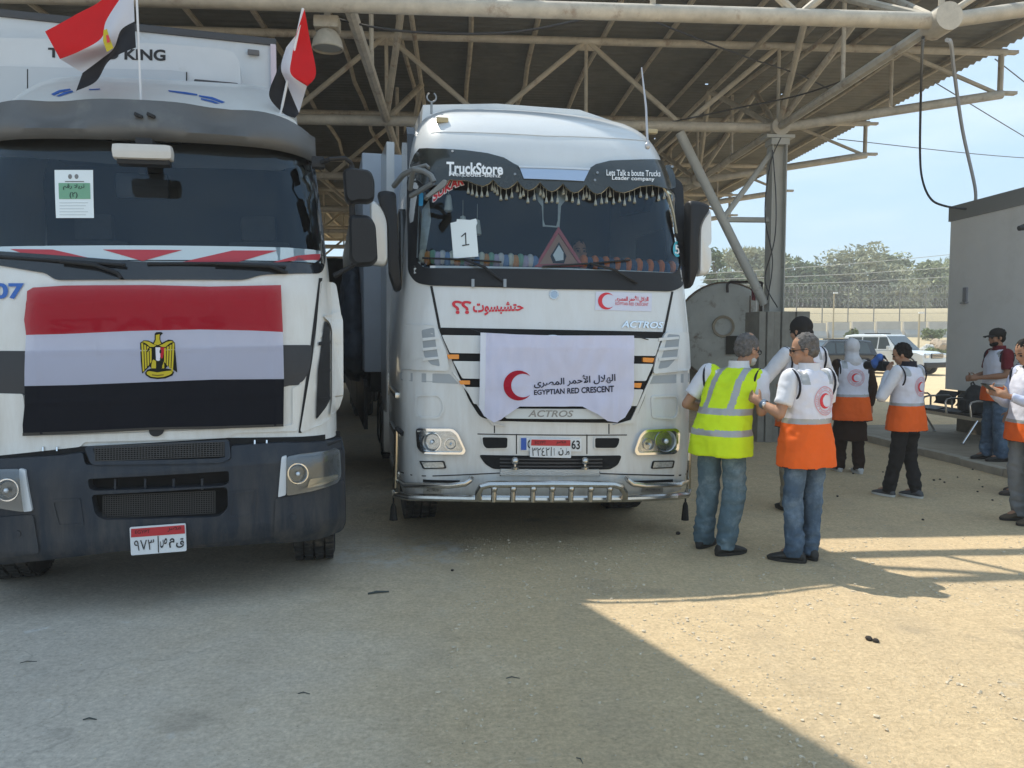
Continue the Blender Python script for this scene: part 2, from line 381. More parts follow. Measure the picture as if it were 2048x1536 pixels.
for i,(px,py,L,a,wd) in enumerate([(757,1187,.14,.35,.018),(180,1440,.06,.1,.008),(1026,1357,.07,.05,.006),(608,1388,.06,0,.006),(57,1325,.08,.3,.005),(1160,1522,.05,-1,.005)]):
    q=G(px,py); bm=bmesh.new(); tube(bm,[(-L/2,0,0),(-L*.1,.006,.004),(L/2,-.004,0)],[wd*.35,wd*.5,wd*.25],6)
    o=bobj('stick',bm,mat('old_stick',(.06,.07,.065),.9)); o.location=(q.x,q.y,wd*.4); o.rotation_euler=(0,0,a)
    setp(o,'flat dark splinter lying on the concrete before the two lorries' if i==0 else 'thin dark twig lying on the grey yard surface','stick',None if i==0 else 'twigs on the yard')
# ================================================================== CANOPY
CA=R(4.0); canopy=empty('canopy',(0,0,0),CA,'high steel canopy on pipe trusses with corrugated roof over the lorries','canopy')
def C2W(u,v,z=0): return Vector((u*math.cos(CA)-v*math.sin(CA), u*math.sin(CA)+v*math.cos(CA), z))
steel=mat('canopy_paint',(.50,.45,.37),.55,var=.24,vscale=5,col2=(.24,.16,.11),c2=(.56,.72),c2scale=3.2,bump=.15,bscale=30)
steel2=mat('canopy_web_paint',(.45,.395,.31),.6,var=.24,vscale=5,col2=(.24,.15,.10),c2=(.56,.70),c2scale=3)
ZB,ZT=5.1,6.4; UC=5.2; PIT=3.15; V0,DV=8.16,4.25
def mem(par,name,a,b,r,m=steel,n=8,mid=None):
    bm=bmesh.new(); pts=[a,b] if mid is None else [a,*mid,b]; tube(bm,pts,r,n); return bobj(name,bm,m,par)
def build_truss(v,near=False):
    tr=bpy.data.objects.new('truss',None); COL.objects.link(tr); tr.parent=canopy; tr.location=(0,v,0)
    k=1.0 if near else .92
    mem(tr,'bottom_chord',(-20,0,ZB-.02),(UC,0,ZB),.085*k,n=12); mem(tr,'bottom_chord',(UC+.02,0,ZB),(9.0,0,5.72),.08*k,n=12)
    mem(tr,'top_chord',(-20,0,ZT),(9.05,0,ZT),.065*k,n=12)
    for i in range(8):
        ut=UC-PIT*i; ub=ut-PIT/2
        mem(tr,'web_vertical',(ut,0,ZT),(ut,0,ZB),.032*k,steel2); mem(tr,'web_diagonal',(ut-.05,0,ZT-.03),(ub+.05,0,ZB+.05),.045*k,steel2)
        mem(tr,'web_diagonal',(ub-.05,0,ZB+.05),(ut-PIT+.05,0,ZT-.03),.045*k,steel2)
        if i: 
            bm=bmesh.new(); box(bm,(ut,0,ZT-.07),(.3,.02,.16)); bobj('gusset_plate',bm,steel2,tr,0)
    for a,b in (((UC+.05,ZB+.05),(7.1,ZT)),((7.15,ZT),(8.9,5.74))): mem(tr,'web_diagonal',(a[0],0,a[1]),(b[0],0,b[1]),.038*k,steel2)
    mem(tr,'web_vertical',(7.1,0,ZT),(7.1,0,5.42),.028,steel2); mem(tr,'web_vertical',(8.97,0,ZT),(8.97,0,5.72),.045,steel2)
    for z in (5.74,ZT): 
        bm=bmesh.new(); box(bm,(9.1,0,z),(.28,.10,.05)); bobj('end_bracket',bm,steel2,tr,0)
    bm=bmesh.new(); lathe(bm,[(0,-.16),(.15,-.15),(.15,.15),(0,.16)],16,Matrix.Translation((UC,0,ZB))@Matrix.Rotation(R(90),4,'X')); bobj('node_drum',bm,steel,tr)
    return tr
t0=build_truss(V0,True); t1=build_truss(V0+DV)
for i in range(2,8):
    t=dup(t1,canopy); t.location=(0,V0+DV*i,0)
# lengthwise girders between the trusses
def girder(u,i):
    v=V0+DV*i; g=bpy.data.objects.new('girder',None); COL.objects.link(g); g.parent=canopy; g.location=(u,v,0)
    mem(g,'girder_chord',(0,.1,ZB),(0,DV-.1,ZB),.065); 
    for s in (-.45,.45):
        mem(g,'girder_diagonal',(0,.08,ZB+.05),(s,DV*.5,ZT-.06),.05,steel2); mem(g,'girder_diagonal',(0,DV-.08,ZB+.05),(s,DV*.5,ZT-.06),.05,steel2)
        mem(g,'girder_top_chord',(s,0,ZT-.09),(s,DV-.02,ZT-.09),.038,steel2)
    mem(g,'girder_vertical',(0,DV*.5,ZT-.12),(0,DV*.5,ZB),.03,steel2)
    return g
g0=girder(UC,0)
for i in range(1,7):
    q=dup(g0,canopy); q.location=(UC,V0+DV*i,0)
for u in (UC-PIT*2,UC-PIT*4):
    for i in range(7):
        q=dup(g0,canopy); q.location=(u,V0+DV*i,0)
# roof purlins, some of them buckled
def Aline(v):            # skewed edge of unseen front roof, added to shade the yard, in canopy axes
    y0=9.2; x0=-2.47; X=x0+(v-y0)*(-.40); return X+.62
rng=random.Random(3)
for i in range(26):
    u=8.6-1.05*i; v0=9.35 if u>Aline(9.35)-.3 else max(-2.6,9.35-(Aline(9.35)-u)/.40*0+ (-12))
    if u<=Aline(9.35)-.3: v0=5.4
    pts=[]; N=26; amp=rng.choice((.02,.04,.10,.14)) if abs(u)<9 else .03
    for k in range(N+1):
        v=v0+(38.6-v0)*k/N; pts.append((u+amp*noise.noise(Vector((i*7.1,v*.35,0)))*1.6, v, ZT+.10+.03*noise.noise(Vector((i*3.3,v*.3,9)))))
    bm=bmesh.new(); tube(bm,pts,.042,6); bobj('purlin',bm,steel2,canopy)
# corrugated roof sheets; ridges run across the bays
sheetm=mat('roof_sheet',(.165,.16,.14),.6,.2,var=.25,vscale=2.2,col2=(.12,.10,.08),c2=(.55,.75),c2scale=1.3)
ZS=ZT+.18
def roof_sheet(ua,ub0,ub1,v0,v1,holes):
    nv=24; us0=[0,1]; cuts=[]
    for (hu,hk,hw) in holes: cuts+= [hu,hu+hw]
    us=sorted({ua,*[ua+(min(ub0,ub1)-.05-ua)*k/4 for k in range(1,5)],*cuts}); V=[];F=[]
    for k in range(nv+1):
        tt=k/nv; v=v0+(v1-v0)*tt; z=ZS+.022*math.cos(tt*2*math.pi*6)
        row=us+[ub0+(ub1-ub0)*tt]
        for q,u in enumerate(row): V.append((u,v,z))
    m_=len(us)+1
    for k in range(nv):
        for q in range(m_-1):
            if any(hk==k and abs(us[q]-hu)<1e-6 for hu,hk,hw in holes): continue
            F.append((k*m_+q,k*m_+q+1,(k+1)*m_+q+1,(k+1)*m_+q))
    return pobj('roof_sheet',V,F,sheetm,canopy,180)
v=5.35
while v<38.9:
    v1=min(v+1.0,39.0)
    if abs(v1-9.35)<.02: v1=9.35
    if v<9.34 and v1>9.35: v1=9.35
    if v<9.34: pieces=[(-20.5,-11,-11),(-11,Aline(v),Aline(v1))]  # unseen front sheets, added to cast the foreground shadow
    else: pieces=[(-20.5,-8,-8),(-8,1.6,1.6),(1.6,9.2,9.2)]
    for (ua,a,b_) in pieces:
        hs=[]
        if v>11:
            for _ in range(rng.choice((0,0,1,1))): hs.append((round(rng.uniform(ua+.4,min(a,b_)-.6),3),rng.randrange(24),rng.choice((.03,.04,.06))))
        roof_sheet(ua,a,b_,v,v1,hs)
    v=v1
# column with braces on a concrete pedestal
colm=mat('column_grey',(.47,.46,.42),.6,var=.1,vscale=3,col2=(.25,.20,.15),c2=(.62,.75),c2scale=3)
def column(i):
    v=V0+DV*i; c=bpy.data.objects.new('column',None); COL.objects.link(c); c.parent=canopy; c.location=(UC,v,0)
    bm=bmesh.new(); 
    for s in (-1,1): box(bm,(s*.115,0,(2.1+ZB-.2)/2),(.018,.24,ZB-.2-2.1))
    box(bm,(0,0,(2.1+ZB-.2)/2),(.21,.014,ZB-.204-2.1)); bobj('column_shaft',bm,colm,c,0)
    bm=bmesh.new(); box(bm,(0,0,ZB-.16),(.46,.3,.05)); box(bm,(0,0,ZB-.24),(.30,.27,.10)); bobj('column_head',bm,colm,c,0)
    bm=bmesh.new(); tube(bm,[(-1.62,0,ZB-.1),(-.16,0,2.25)],.075,12); bobj('brace',bm,colm,c)
    bm=bmesh.new(); tube(bm,[(-.06,0,ZB-.35),(-.86,0,3.66)],.045,8); bobj('brace',bm,colm,c)
    bm=bmesh.new(); tube(bm,[(-.82,0,3.62),(-.125,0,3.62)],.045,8); bobj('tie_bar',bm,colm,c)
    bm=bmesh.new(); n_=7
    for k in range(n_): box(bm,(-.15+.85*(k+.5)/n_-.22,-.02*(k%2),1.06),(.85/n_-.012,.62+.03*(k%2),2.12),None,.012)
    bobj('concrete_pedestal',bm,mat('old_concrete',(.30,.28,.24),.9,var=.25,vscale=3,bump=.4,bscale=20),c,30)
    return c
column(1)
for i in (3,5): 
    q=dup([o for o in bpy.data.objects if o.name.startswith('column') and o.type=='EMPTY'][0],canopy); q.location=(UC,V0+DV*i,0)
# pendant lamp under the front truss
lm=mat('lamp_enamel',(.42,.38,.31),.6,var=.2,vscale=8,col2=(.24,.2,.15),c2=(.55,.7),c2scale=6)
q=P(655,72,8.3); lamp=empty('pendant_lamp',(q.x,q.y,q.z),CA,'dusty bell shaped industrial lamp hanging under the canopy truss','lamp')
bm=bmesh.new(); lathe(bm,[(.155,-.14),(.165,-.13),(.15,-.05),(.11,.03),(.07,.06),(.05,.065),(0,.066)],24); bobj('lamp_shade',bm,lm,lamp)
bm=bmesh.new(); lathe(bm,[(0,-.125),(.14,-.12),(.14,-.115),(0,-.11)],24); bobj('lamp_glass',bm,mat('dusty_glass',(.35,.34,.3),.4),lamp)
bm=bmesh.new(); box(bm,(0,0,.12),(.26,.2,.12),None,.02); bobj('ballast_box',bm,lm,lamp)
bm=bmesh.new(); box(bm,(0,0,.28),(.06,.03,.24)); box(bm,(0,.05,.40),(.1,.12,.03)); bobj('bracket',bm,lm,lamp,0)
# cables slung through the trusses
cabm=mat('black_cable',(.02,.02,.022),.5)
def cable(pts,r,label,name='cable',m=cabm,group=None):
    c=[];P_=[Vector(p) for p in pts]
    for i in range(len(P_)-1):
        p0,p1,p2,p3=P_[max(i-1,0)],P_[i],P_[i+1],P_[min(i+2,len(P_)-1)]
        for k in range(8):
            t=k/8; c.append(.5*((2*p1)+(p2-p0)*t+(2*p0-5*p1+4*p2-p3)*t*t+(3*p1-p0-3*p2+p3)*t**3))
    c.append(P_[-1]); bm=bmesh.new(); tube(bm,c,r,6); o=bobj(name,bm,m); setp(o,label,'cable',group); return o
cable([P(1846,75,8.6),P(1843,140,10.5),P(1840,300,12.3),P(1845,360,12.6),P(1862,398,12.8),P(1890,412,12.9),P(1932,418,12.95)],.018,'black cable hanging in a loop from the canopy node to the cabin roof')
cable([P(1894,80,10),P(1902,88,10.6),P(1908,140,11.2),P(1925,260,12.2),P(1950,375,12.7),P(1949,414,12.9)],.028,'grey conduit pipe rising from the cabin roof towards the canopy','conduit_pipe',mat('conduit',(.42,.43,.45),.5))
for i,(pts,lab) in enumerate([([(640,30,8.4),(800,62,8.6),(1010,66,8.7),(1170,38,8.8)],'thin wire sagging along the front bottom chord of the canopy'),
    ([(1300,40,9),(1480,110,10.5),(1600,150,12.0),(1660,180,12.6)],'thin wire running askew from chord to chord under the roof'),
    ([(1340,245,12.6),(1480,215,12.4),(1600,190,12),(1720,150,11)],'thin wire strung across the truss bays above the column'),
    ([(1562,275,12.4),(1540,330,12.5),(1530,430,12.5),(1545,520,12.5),(1535,600,12.5)],'slack black wire hanging beside the column shaft'),
    ([(1545,300,12.3),(1552,400,12.2),(1549,480,12.2),(1530,560,12.3),(1555,615,12.3)],'second slack wire looping down the column to its pedestal')]):
    cable([P(*p) for p in pts],.012 if i<3 else .009,lab)
for i,(a,b_,lab) in enumerate([((1675,278,17.5),(2300,322,24),'dark overhead wire leaving the second roof bracket'),((1870,165,13),(2300,400,24),'dark overhead wire slanting down past the roof corner'),((1990,118,13),(2300,330,20),'dark overhead wire tied to the outer truss bracket'),
    ((1400,548,52),(1990,500,60),'topmost power line above the far fence'),((1400,560,52),(1990,528,60),'power line slung over the far trees below the topmost'),((1400,572,52),(1990,548,60),'lowest power line in front of the far trees')]):
    A=P(*a);B=P(*b_); mid=(A+B)/2-Vector((0,0,.15)); cable([A,mid,B],.010 if i<3 else .022,lab,'overhead_wire',mat('wire_grey',(.12,.12,.12),.6) if i<3 else mat('wire_pale',(.45,.45,.42),.6))
# ================================================================== PLATFORM, CABIN, BENCH
pav=mat('platform_concrete',(.34,.29,.22),.95,var=.22,vscale=2.5,bump=.5,bscale=25)
bm=bmesh.new(); box(bm,(9.5,8.9,.03),(5.4,9.6,.10)); platform=bobj('pavement',bm,pav,None,0); platform.rotation_euler=(0,0,CA); platform['kind']='structure'
kerb=mat('kerb_concrete',(.38,.33,.26),.9,var=.25,vscale=4,bump=.4,bscale=25)
me=None
for k in range(12):
    bm=bmesh.new(); box(bm,(0,0,0),(.14,.785,.13),None,.018); o=bobj('kerb_stone',bm,kerb,platform,30); o.location=(6.72+.01*math.sin(k*5),4.5+.8*k,.035+.008*math.sin(k*3))
cw=mat('cabin_wall',(.88,.87,.85),.75,col2=(.74,.72,.68),c2=(.55,.8),c2scale=1.2,var=.05,vscale=1.5); cb=mat('cabin_trim',(.27,.28,.28),.6)
cabin=empty('cabin',C2W(10.5,10,0),CA,'plain grey prefabricated cabin with darker roof band beside the waiting bench','cabin')
bm=bmesh.new(); box(bm,(0,0,2.25),(3.96,5.8,2.90)); bobj('wall',bm,cw,cabin,0)
bm=bmesh.new(); box(bm,(0,0,3.83),(4.02,5.86,.26),None,.015); bobj('roof_band',bm,cb,cabin,30)
bm=bmesh.new(); box(bm,(0,0,.44),(3.7,5.5,.72)); bobj('plinth',bm,mat('plinth_block',(.20,.17,.13),.95,var=.25,vscale=5,bump=.5,bscale=20),cabin,0)
q=P(1943,590,13.0); vv=-(q.x)*math.sin(CA)+q.y*math.cos(CA)-10
bm=bmesh.new(); box(bm,(-1.995,vv,2.42),(.03,.10,.24),None,.006); vn=bobj('vent_cover',bm,mat('vent_grey',(.30,.30,.33),.6),cabin)
bm=bmesh.new(); box(bm,(-2.01,vv,2.28),(.06,.14,.02)); bobj('vent_sill',bm,mat('vent_grey'  ,(.3,.3,.33)),cabin,0)
q=P(2046,457,10.6); cc=empty('wall_camera',q,CA,'small dark camera fixed high on the grey cabin wall','lamp')  # wall camera on a bracket, gives no light
bm=bmesh.new(); tube(bm,[(-.06,0,0),(.06,0,.03)],[.035,.05],12); bobj('lamp_head',bm,mat('dark_plastic',(.03,.03,.032),.5),cc); bm=bmesh.new(); box(bm,(.12,0,.06),(.16,.03,.03)); bobj('bracket',bm,mat('dark_plastic',(.03,.03,.03)),cc,0)
# waiting bench
chrome=mat('chrome_tube',(.62,.62,.63),.22,1.); blk=mat('black_seat',(.02,.02,.022),.5)
bq=G(1924,895,.08); bench=empty('waiting_bench',(bq.x+.22,bq.y+.1,.08),CA,'chrome framed black waiting bench on the pavement by the cabin','bench')
for k in range(3):
    y=.12+.58*k
    bm=bmesh.new(); rr=[]
    for s in range(9):
        x=.06+.44*s/8; z=.42+.03*(1-math.sin(math.pi*min(s/6,1)))-.015; rr.append([(x,y+.02,z),(x,y+.52,z),(x,y+.52,z+.03),(x,y+.02,z+.03)])
    loft(bm,rr); bobj('seat',bm,blk,bench)
    bm=bmesh.new(); rr=[]
    for s in range(9):
        z=.5+.22*s/8; x=.52+.1*s/8+.02*math.sin(s); rr.append([(x,y+.02,z),(x,y+.52,z),(x+.025,y+.52,z),(x+.025,y+.02,z)])
    loft(bm,rr); bobj('backrest',bm,blk,bench)
for k in range(4):
    y=.12+.58*k-.02
    bm=bmesh.new(); tube(bm,[(.5,y,.42),(.5,y,.62),(.44,y,.665),(.1,y,.665),(.02,y,.645),(.0,y,.60),(.03,y,.42)],.016,8); bobj('armrest',bm,chrome,bench)
bm=bmesh.new(); box(bm,(.28,1.0,.37),(.06,1.9,.06)); bobj('beam',bm,chrome,bench,0)
for y in (.2,1.8):
    for x0,x1 in ((.2,-.02),(.34,.56)):
        bm=bmesh.new(); tube(bm,[(x0,y,.36),(x1,y,.02)],.018,8); lathe(bm,[(0,0),(.03,.0),(.03,.02),(0,.02)],10,Matrix.Translation((x1,y,0))); bobj('leg',bm,chrome,bench)
# black rucksack on the bench
q=bench.matrix_world if False else None
bag=empty('rucksack',C2W(0,0)+Vector((bq.x+.48,bq.y+.52,.08+.455)),CA,'black rucksack slumped on the chrome waiting bench','bag')
def blob(name,parts,vox,m,parent,amp=.0,fs_=8,smooth_it=4):
    bm=bmesh.new()
    for p in parts: p(bm)
    me=bpy.data.meshes.new(name); bm.to_mesh(me); bm.free(); o=bpy.data.objects.new(name,me); COL.objects.link(o)
    r=o.modifiers.new('r','REMESH'); r.mode='VOXEL'; r.voxel_size=vox
    if smooth_it: s=o.modifiers.new('s','SMOOTH'); s.iterations=smooth_it; s.factor=.5
    dg=bpy.context.evaluated_depsgraph_get(); me2=bpy.data.meshes.new_from_object(o.evaluated_get(dg)); bpy.data.objects.remove(o)
    me2.name=name
    if amp:
        nn=[v.normal.copy() for v in me2.vertices]
        for v,nm in zip(me2.vertices,nn): v.co+=nm*amp*(noise.noise(Vector((v.co.x*fs_,v.co.y*fs_,v.co.z*fs_*.6)))+.5*noise.noise(v.co*fs_*2.3))
    me2.materials.clear()
    return link(name,me2,m,parent,180)
bagm=mat('bag_cloth',(.025,.026,.028),.8,bump=.3,bscale=80)
blob('bag_body',[lambda b:sphere(b,(0,0,.22),(.17,.15,.22)),lambda b:box(b,(0,.0,.12),(.30,.26,.24),None,.05)],.015,bagm,bag,.02,9)
blob('front_pocket',[lambda b:box(b,(-.17,0,.13),(.08,.2,.18),None,.03)],.012,bagm,bag,.01,12)
bm=bmesh.new(); tube(bm,[(0,.0,.42),(.0,.06,.48),(0,.1,.46),(0,.1,.40)],.012,6); bobj('strap',bm,bagm,bag)
# ================================================================== TRUCKS
def interp(tab, z):
    if z<=tab[0][0]: return tab[0][1]
    for (a,b),(c,d) in zip(tab,tab[1:]):
        if z<=c: 
            t=(z-a)/(c-a); return b+(d-b)*t
    return tab[-1][1]
def smooth_tab(tab, n=60):
    z0,z1=tab[0][0],tab[-1][0]; zs=[z0+(z1-z0)*k/n for k in range(n+1)]; v=[interp(tab,z) for z in zs]
    for _ in range(3): v=[v[0]]+[(v[i-1]+2*v[i]+v[i+1])/4 for i in range(1,n)]+[v[-1]]
    return list(zip(zs,v))
class Truck:
    def __init__(s,name,loc,yaw,tilt,prof,wid,rad,bow,label):
        s.root=empty(name,(loc[0],loc[1],0),yaw,label,'lorry'); s.prof=smooth_tab(prof); s.wid=smooth_tab(wid); s.rad=rad; s.bow=bow
        s.T=Matrix.Rotation(tilt,4,'Y'); s.W=Matrix.Translation((loc[0],loc[1],0))@Matrix.Rotation(yaw,4,'Z')@s.T; s.I=s.W.inverted(); s.sub={}
    def f(s,x,z):
        w=interp(s.wid,z); r=s.rad; a=min(abs(x),w-1e-4); y=interp(s.prof,z)+s.bow*(a/w)**2
        k=a-(w-r)
        if k>0: y+=r-math.sqrt(max(r*r-k*k,0))
        return y
    def px(s,px,py,fn=None,off=0.):
        fn=fn or s.f; o=s.I@Vector((0,0,EYE)); d=(s.I.to_3x3()@ray(px,py)); y=.1
        for _ in range(14):
            t=(y-o.y)/d.y; p=o+d*t; y=.5*y+.5*(fn(p.x,p.z)-off)
        t=(y-o.y)/d.y; p=o+d*t; return (p.x,p.z)
    def pxy(s,px,py,y):
        o=s.I@Vector((0,0,EYE)); d=(s.I.to_3x3()@ray(px,py)); return o+d*((y-o.y)/d.y)
    def fin(s,name,bm,m,parent=None,smooth=35,tilt=True):
        if tilt: bmesh.ops.transform(bm,matrix=s.T,verts=bm.verts)
        return bobj(name,bm,m,parent or s.root,smooth)
    def pan(s,name,pts,off,thick,m,parent=None,r=0,holes=(),step=.09,fn=None,smooth=35,local=False):
        fn=fn or s.f
        pl=[pts,*holes]
        if r: pl=[fillet(pl[0],r),*pl[1:]]
        if not local:
            wide=any(p[0]<-40 for p in pl[0]); pl=[[s.px(*p,fn=fn,off=off) for p in q] for q in pl]
            if wide:      # part runs on past the left edge of the frame: end it where the cab ends
                for k_,q in enumerate(pl):
                    xm=max(p[0] for p in q); lim=xm if xm>.5 else 1.15; pl[k_]=[(max(p[0],-lim),p[1]) for p in q]
        bm=sheet2d(pl,step); conform(bm,fn,off,thick); return s.fin(name,bm,m,parent,smooth)
    def decal(s,name,V2,Fs,m,off,parent=None,fn=None):
        """V2 in pixels"""
        fn=fn or s.f; bm=bmesh.new(); vv=[]
        for p in V2:
            x,z=s.px(*p,fn=fn,off=off); vv.append(bm.verts.new((x,fn(x,z)-off,z)))
        for q in Fs:
            try: bm.faces.new([vv[i] for i in q])
            except ValueError: pass
        return s.fin(name,bm,m,parent,0)
    def text(s,txt,quad,m,off,parent=None,name='lettering',bold=0.,shear=0.,fn=None):
        """quad: pixel corners lower-left, lower-right, upper-right, upper-left"""
        v,f=text_mesh(txt,bold,shear); a,b,c,d=[Vector(q) for q in quad]
        V2=[tuple((a*(1-x)+b*x)*(1-y)+(d*(1-x)+c*x)*y) for x,y in v]
        return s.decal(name,V2,f,m,off,parent,fn)
    def bar(s,name,pts,r,m,parent=None,off=0.,n=10,closed=False,fn=None):
        """tube through pixel points lying 'off' before the front"""
        fn=fn or s.f; P_=[]
        for p in pts:
            o=off if len(p)<3 else p[2]
            x,z=s.px(p[0],p[1],fn=fn,off=o); P_.append((x,fn(x,z)-o,z))
        bm=bmesh.new(); tube(bm,P_,r,n,closed=closed); return s.fin(name,bm,m,parent)
    def shell(s,name,z0,z1,back,m,hole=None,nz=70,nf=72,parent=None,drop=None):
        bm=bmesh.new(); rows=[]
        for j in range(nz+1):
            z=z0+(z1-z0)*j/nz; w=interp(s.wid,z); r=s.rad; xs_=[]
            for k in range(nf+1):
                t=-1+2*k/nf; xs_.append(w*math.sin(t*math.pi/2)*.35+w*t*.65)
            row=[(-w,back,z),(-w,back*.6,z)]+[(x,s.f(x,z),z) for x in xs_]+[(w,back*.6,z),(w,back,z)]
            rows.append([bm.verts.new(p) for p in row])
        for a,b in zip(rows,rows[1:]):
            for k in range(len(a)-1):
                c=(a[k].co+b[k+1].co)/2
                if 2<=k<len(a)-3 and hole and hole(c.x,c.z): continue
                if drop and drop(c.x,c.z,c.y): continue
                bm.faces.new((a[k],a[k+1],b[k+1],b[k]))
        bm.faces.new(rows[-1][::-1])
        for a,b in zip(rows,rows[1:]): bm.faces.new((a[0],b[0],b[-1],a[-1]))
        return s.fin(name,bm,m,parent,40)
def inpoly(pts):
    def t(x,z):
        c=False; n_=len(pts)
        for i in range(n_):
            (x1,z1),(x2,z2)=pts[i],pts[(i+1)%n_]
            if (z1>z)!=(z2>z) and x<(x2-x1)*(z-z1)/(z2-z1)+x1: c=not c
        return c
    return t
tyrem=mat('tyre_rubber',(.03,.03,.03),.85,var=.35,vscale=9,col2=(.16,.13,.10),c2=(.5,.75),c2scale=5); rimm=mat('rim_steel',(.30,.30,.30),.5,.6,var=.2,vscale=8)
def wheel(truck,x,y,r=.5,w=.3,side=1):
    o=bpy.data.objects.new('wheel',None); COL.objects.link(o); o.parent=truck.root; o.location=(x,y,r)
    M=Matrix.Rotation(R(90),4,'Y'); bm=bmesh.new(); h=w/2
    lathe(bm,[(r*.56,-h*.8),(r*.7,-h),(r*.9,-h),(r*.97,-h*.9),(r*.985,-h*.6),(r*.985,-h*.56),(r*.965,-h*.55),(r*.965,-h*.45),(r*.995,-h*.44),(r,-h*.12),(r*.97,-h*.10),(r*.97,h*.0),(r,h*.02),(r*.995,h*.44),(r*.965,h*.45),(r*.965,h*.55),(r*.985,h*.56),(r*.985,h*.6),(r*.97,h*.9),(r*.9,h),(r*.7,h),(r*.56,h*.8)],48,M)
    # tread blocks
    for k in range(40):
        a=2*math.pi*k/40
        for s_,ph in ((-.75,0),(-.28,.5),(.24,0),(.72,.5)):
            b_=a+ph*2*math.pi/40; Mx=Matrix.Rotation(b_,4,'X')@Matrix.Translation((s_*h,0,r*.995)); box(bm,(0,0,0),(h*.38,r*.11,r*.035),Mx)
    bobj('tyre',bm,tyrem,o,40)
    bm=bmesh.new(); lathe(bm,[(0,side*h*.55),(.12,side*h*.55),(.14,side*h*.35),(r*.4,side*h*.3),(r*.52,side*h*.8),(r*.57,side*h*.82),(r*.57,-side*h*.8)],32,M); bobj('rim',bm,rimm,o,30)
    return o
white=mat('truck_white',(.70,.70,.68),.32,var=.04,vscale=2.2,coat=.35,col2=(.50,.47,.42),c2=(.62,.80),c2scale=1.6,dust=(.5,2.6,.42))
silver=mat('truck_silver_white',(.66,.675,.68),.30,.05,var=.03,vscale=2,coat=.5,col2=(.46,.48,.50),c2=(.6,.8),c2scale=1.5,dust=(.3,2.4,.40))
grey_pl=mat('bumper_plastic',(.024,.031,.043),.55,spec=.3,var=.12,vscale=5,bump=.05,bscale=200,col2=(.05,.055,.06),c2=(.55,.8),c2scale=3,dust=(.3,1.0,.22))
visorm=mat('visor_grey',(.095,.095,.095),.42,var=.12,vscale=4,col2=(.17,.165,.15),c2=(.55,.8),c2scale=3)
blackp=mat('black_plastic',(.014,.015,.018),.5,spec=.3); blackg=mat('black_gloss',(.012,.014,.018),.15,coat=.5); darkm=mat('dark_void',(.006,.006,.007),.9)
gapm=mat('panel_gap',(.012,.012,.014),.8); gasketm=mat('gasket',(.014,.014,.016),.6)
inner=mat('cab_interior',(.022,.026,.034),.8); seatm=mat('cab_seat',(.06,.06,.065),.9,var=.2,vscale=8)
amber=mat('amber_lens',(.85,.28,.015),.25,coat=.4); lensm=glass_mat('lamp_lens',(.92,.93,.94)); chromel=mat('lamp_chrome',(.80,.81,.83),.12,1.); lampin=mat('lamp_inner',(.34,.35,.36),.35,.6)
platew=mat('plate_white',(.74,.76,.78),.45); plater=mat('plate_red',(.50,.025,.035),.45); ink=mat('black_ink',(.01,.01,.012),.6)
stainless=mat('stainless_tube',(.55,.54,.52),.24,1.,var=.1,vscale=6)
windsc=glass_mat('windscreen_glass',(.90,.94,.95),.95)
redink=mat('red_ink',(.62,.02,.04),.5); whiteink=mat('white_ink',(.82,.83,.84),.5); paperm=mat('paper_sheet',(.74,.80,.82),.8); cream=mat('cream_cord',(.52,.50,.40),.8)
def quadpx(x0,y0,x1,y1): return [(x0,y1),(x1,y1),(x1,y0),(x0,y0)]
# ---------------------------------------------------------------- 1. lorry with the striped national flag
L=Truck('flagged_lorry',(-2.25,4.72),R(14),R(-1.3),
  [(.30,.16),(.38,.06),(.50,.01),(.70,.0),(.98,.02),(1.02,.06),(1.10,.05),(1.5,.05),(2.0,.10),(2.1,.14),(2.6,.27),(3.0,.40),(3.12,.46),(3.22,.62),(3.30,.95)],
  [(.30,1.14),(.45,1.17),(1.0,1.17),(1.5,1.18),(2.1,1.16),(2.6,1.12),(3.0,1.05),(3.2,1.0),(3.30,.92)],.30,.16,
  'white lorry with grey bumper, grey roof visor and the striped flag on its bonnet')
Lws=[(-260,280),(300,283),(560,288),(606,300),(622,330),(640,470),(643,515),(630,527),(300,524),(-260,505)]
Lhole=[L.px(*p) for p in Lws]; Lxm=max(p[0] for p in Lhole); Lhole=[(max(p[0],-Lxm),p[1]) for p in Lhole]; hin=inpoly([(x*1.0,z) for x,z in Lhole])
L.shell('cab_body',.98,3.28,2.2,white,hole=lambda x,z:hin(x,z),nz=90)
# black ceramic border + glass
Lout=[(-300,262),(300,268),(590,282),(618,300),(632,345),(648,470),(652,520),(645,547),(560,548),(520,550),(490,560),(110,560),(90,545),(-300,520)]
L.pan('windscreen_border',fillet(Lout,14),.012,.03,blackg,holes=[fillet(Lws,20)])
L.pan('windscreen',fillet(Lws,20),.004,.0,windsc,step=.12)
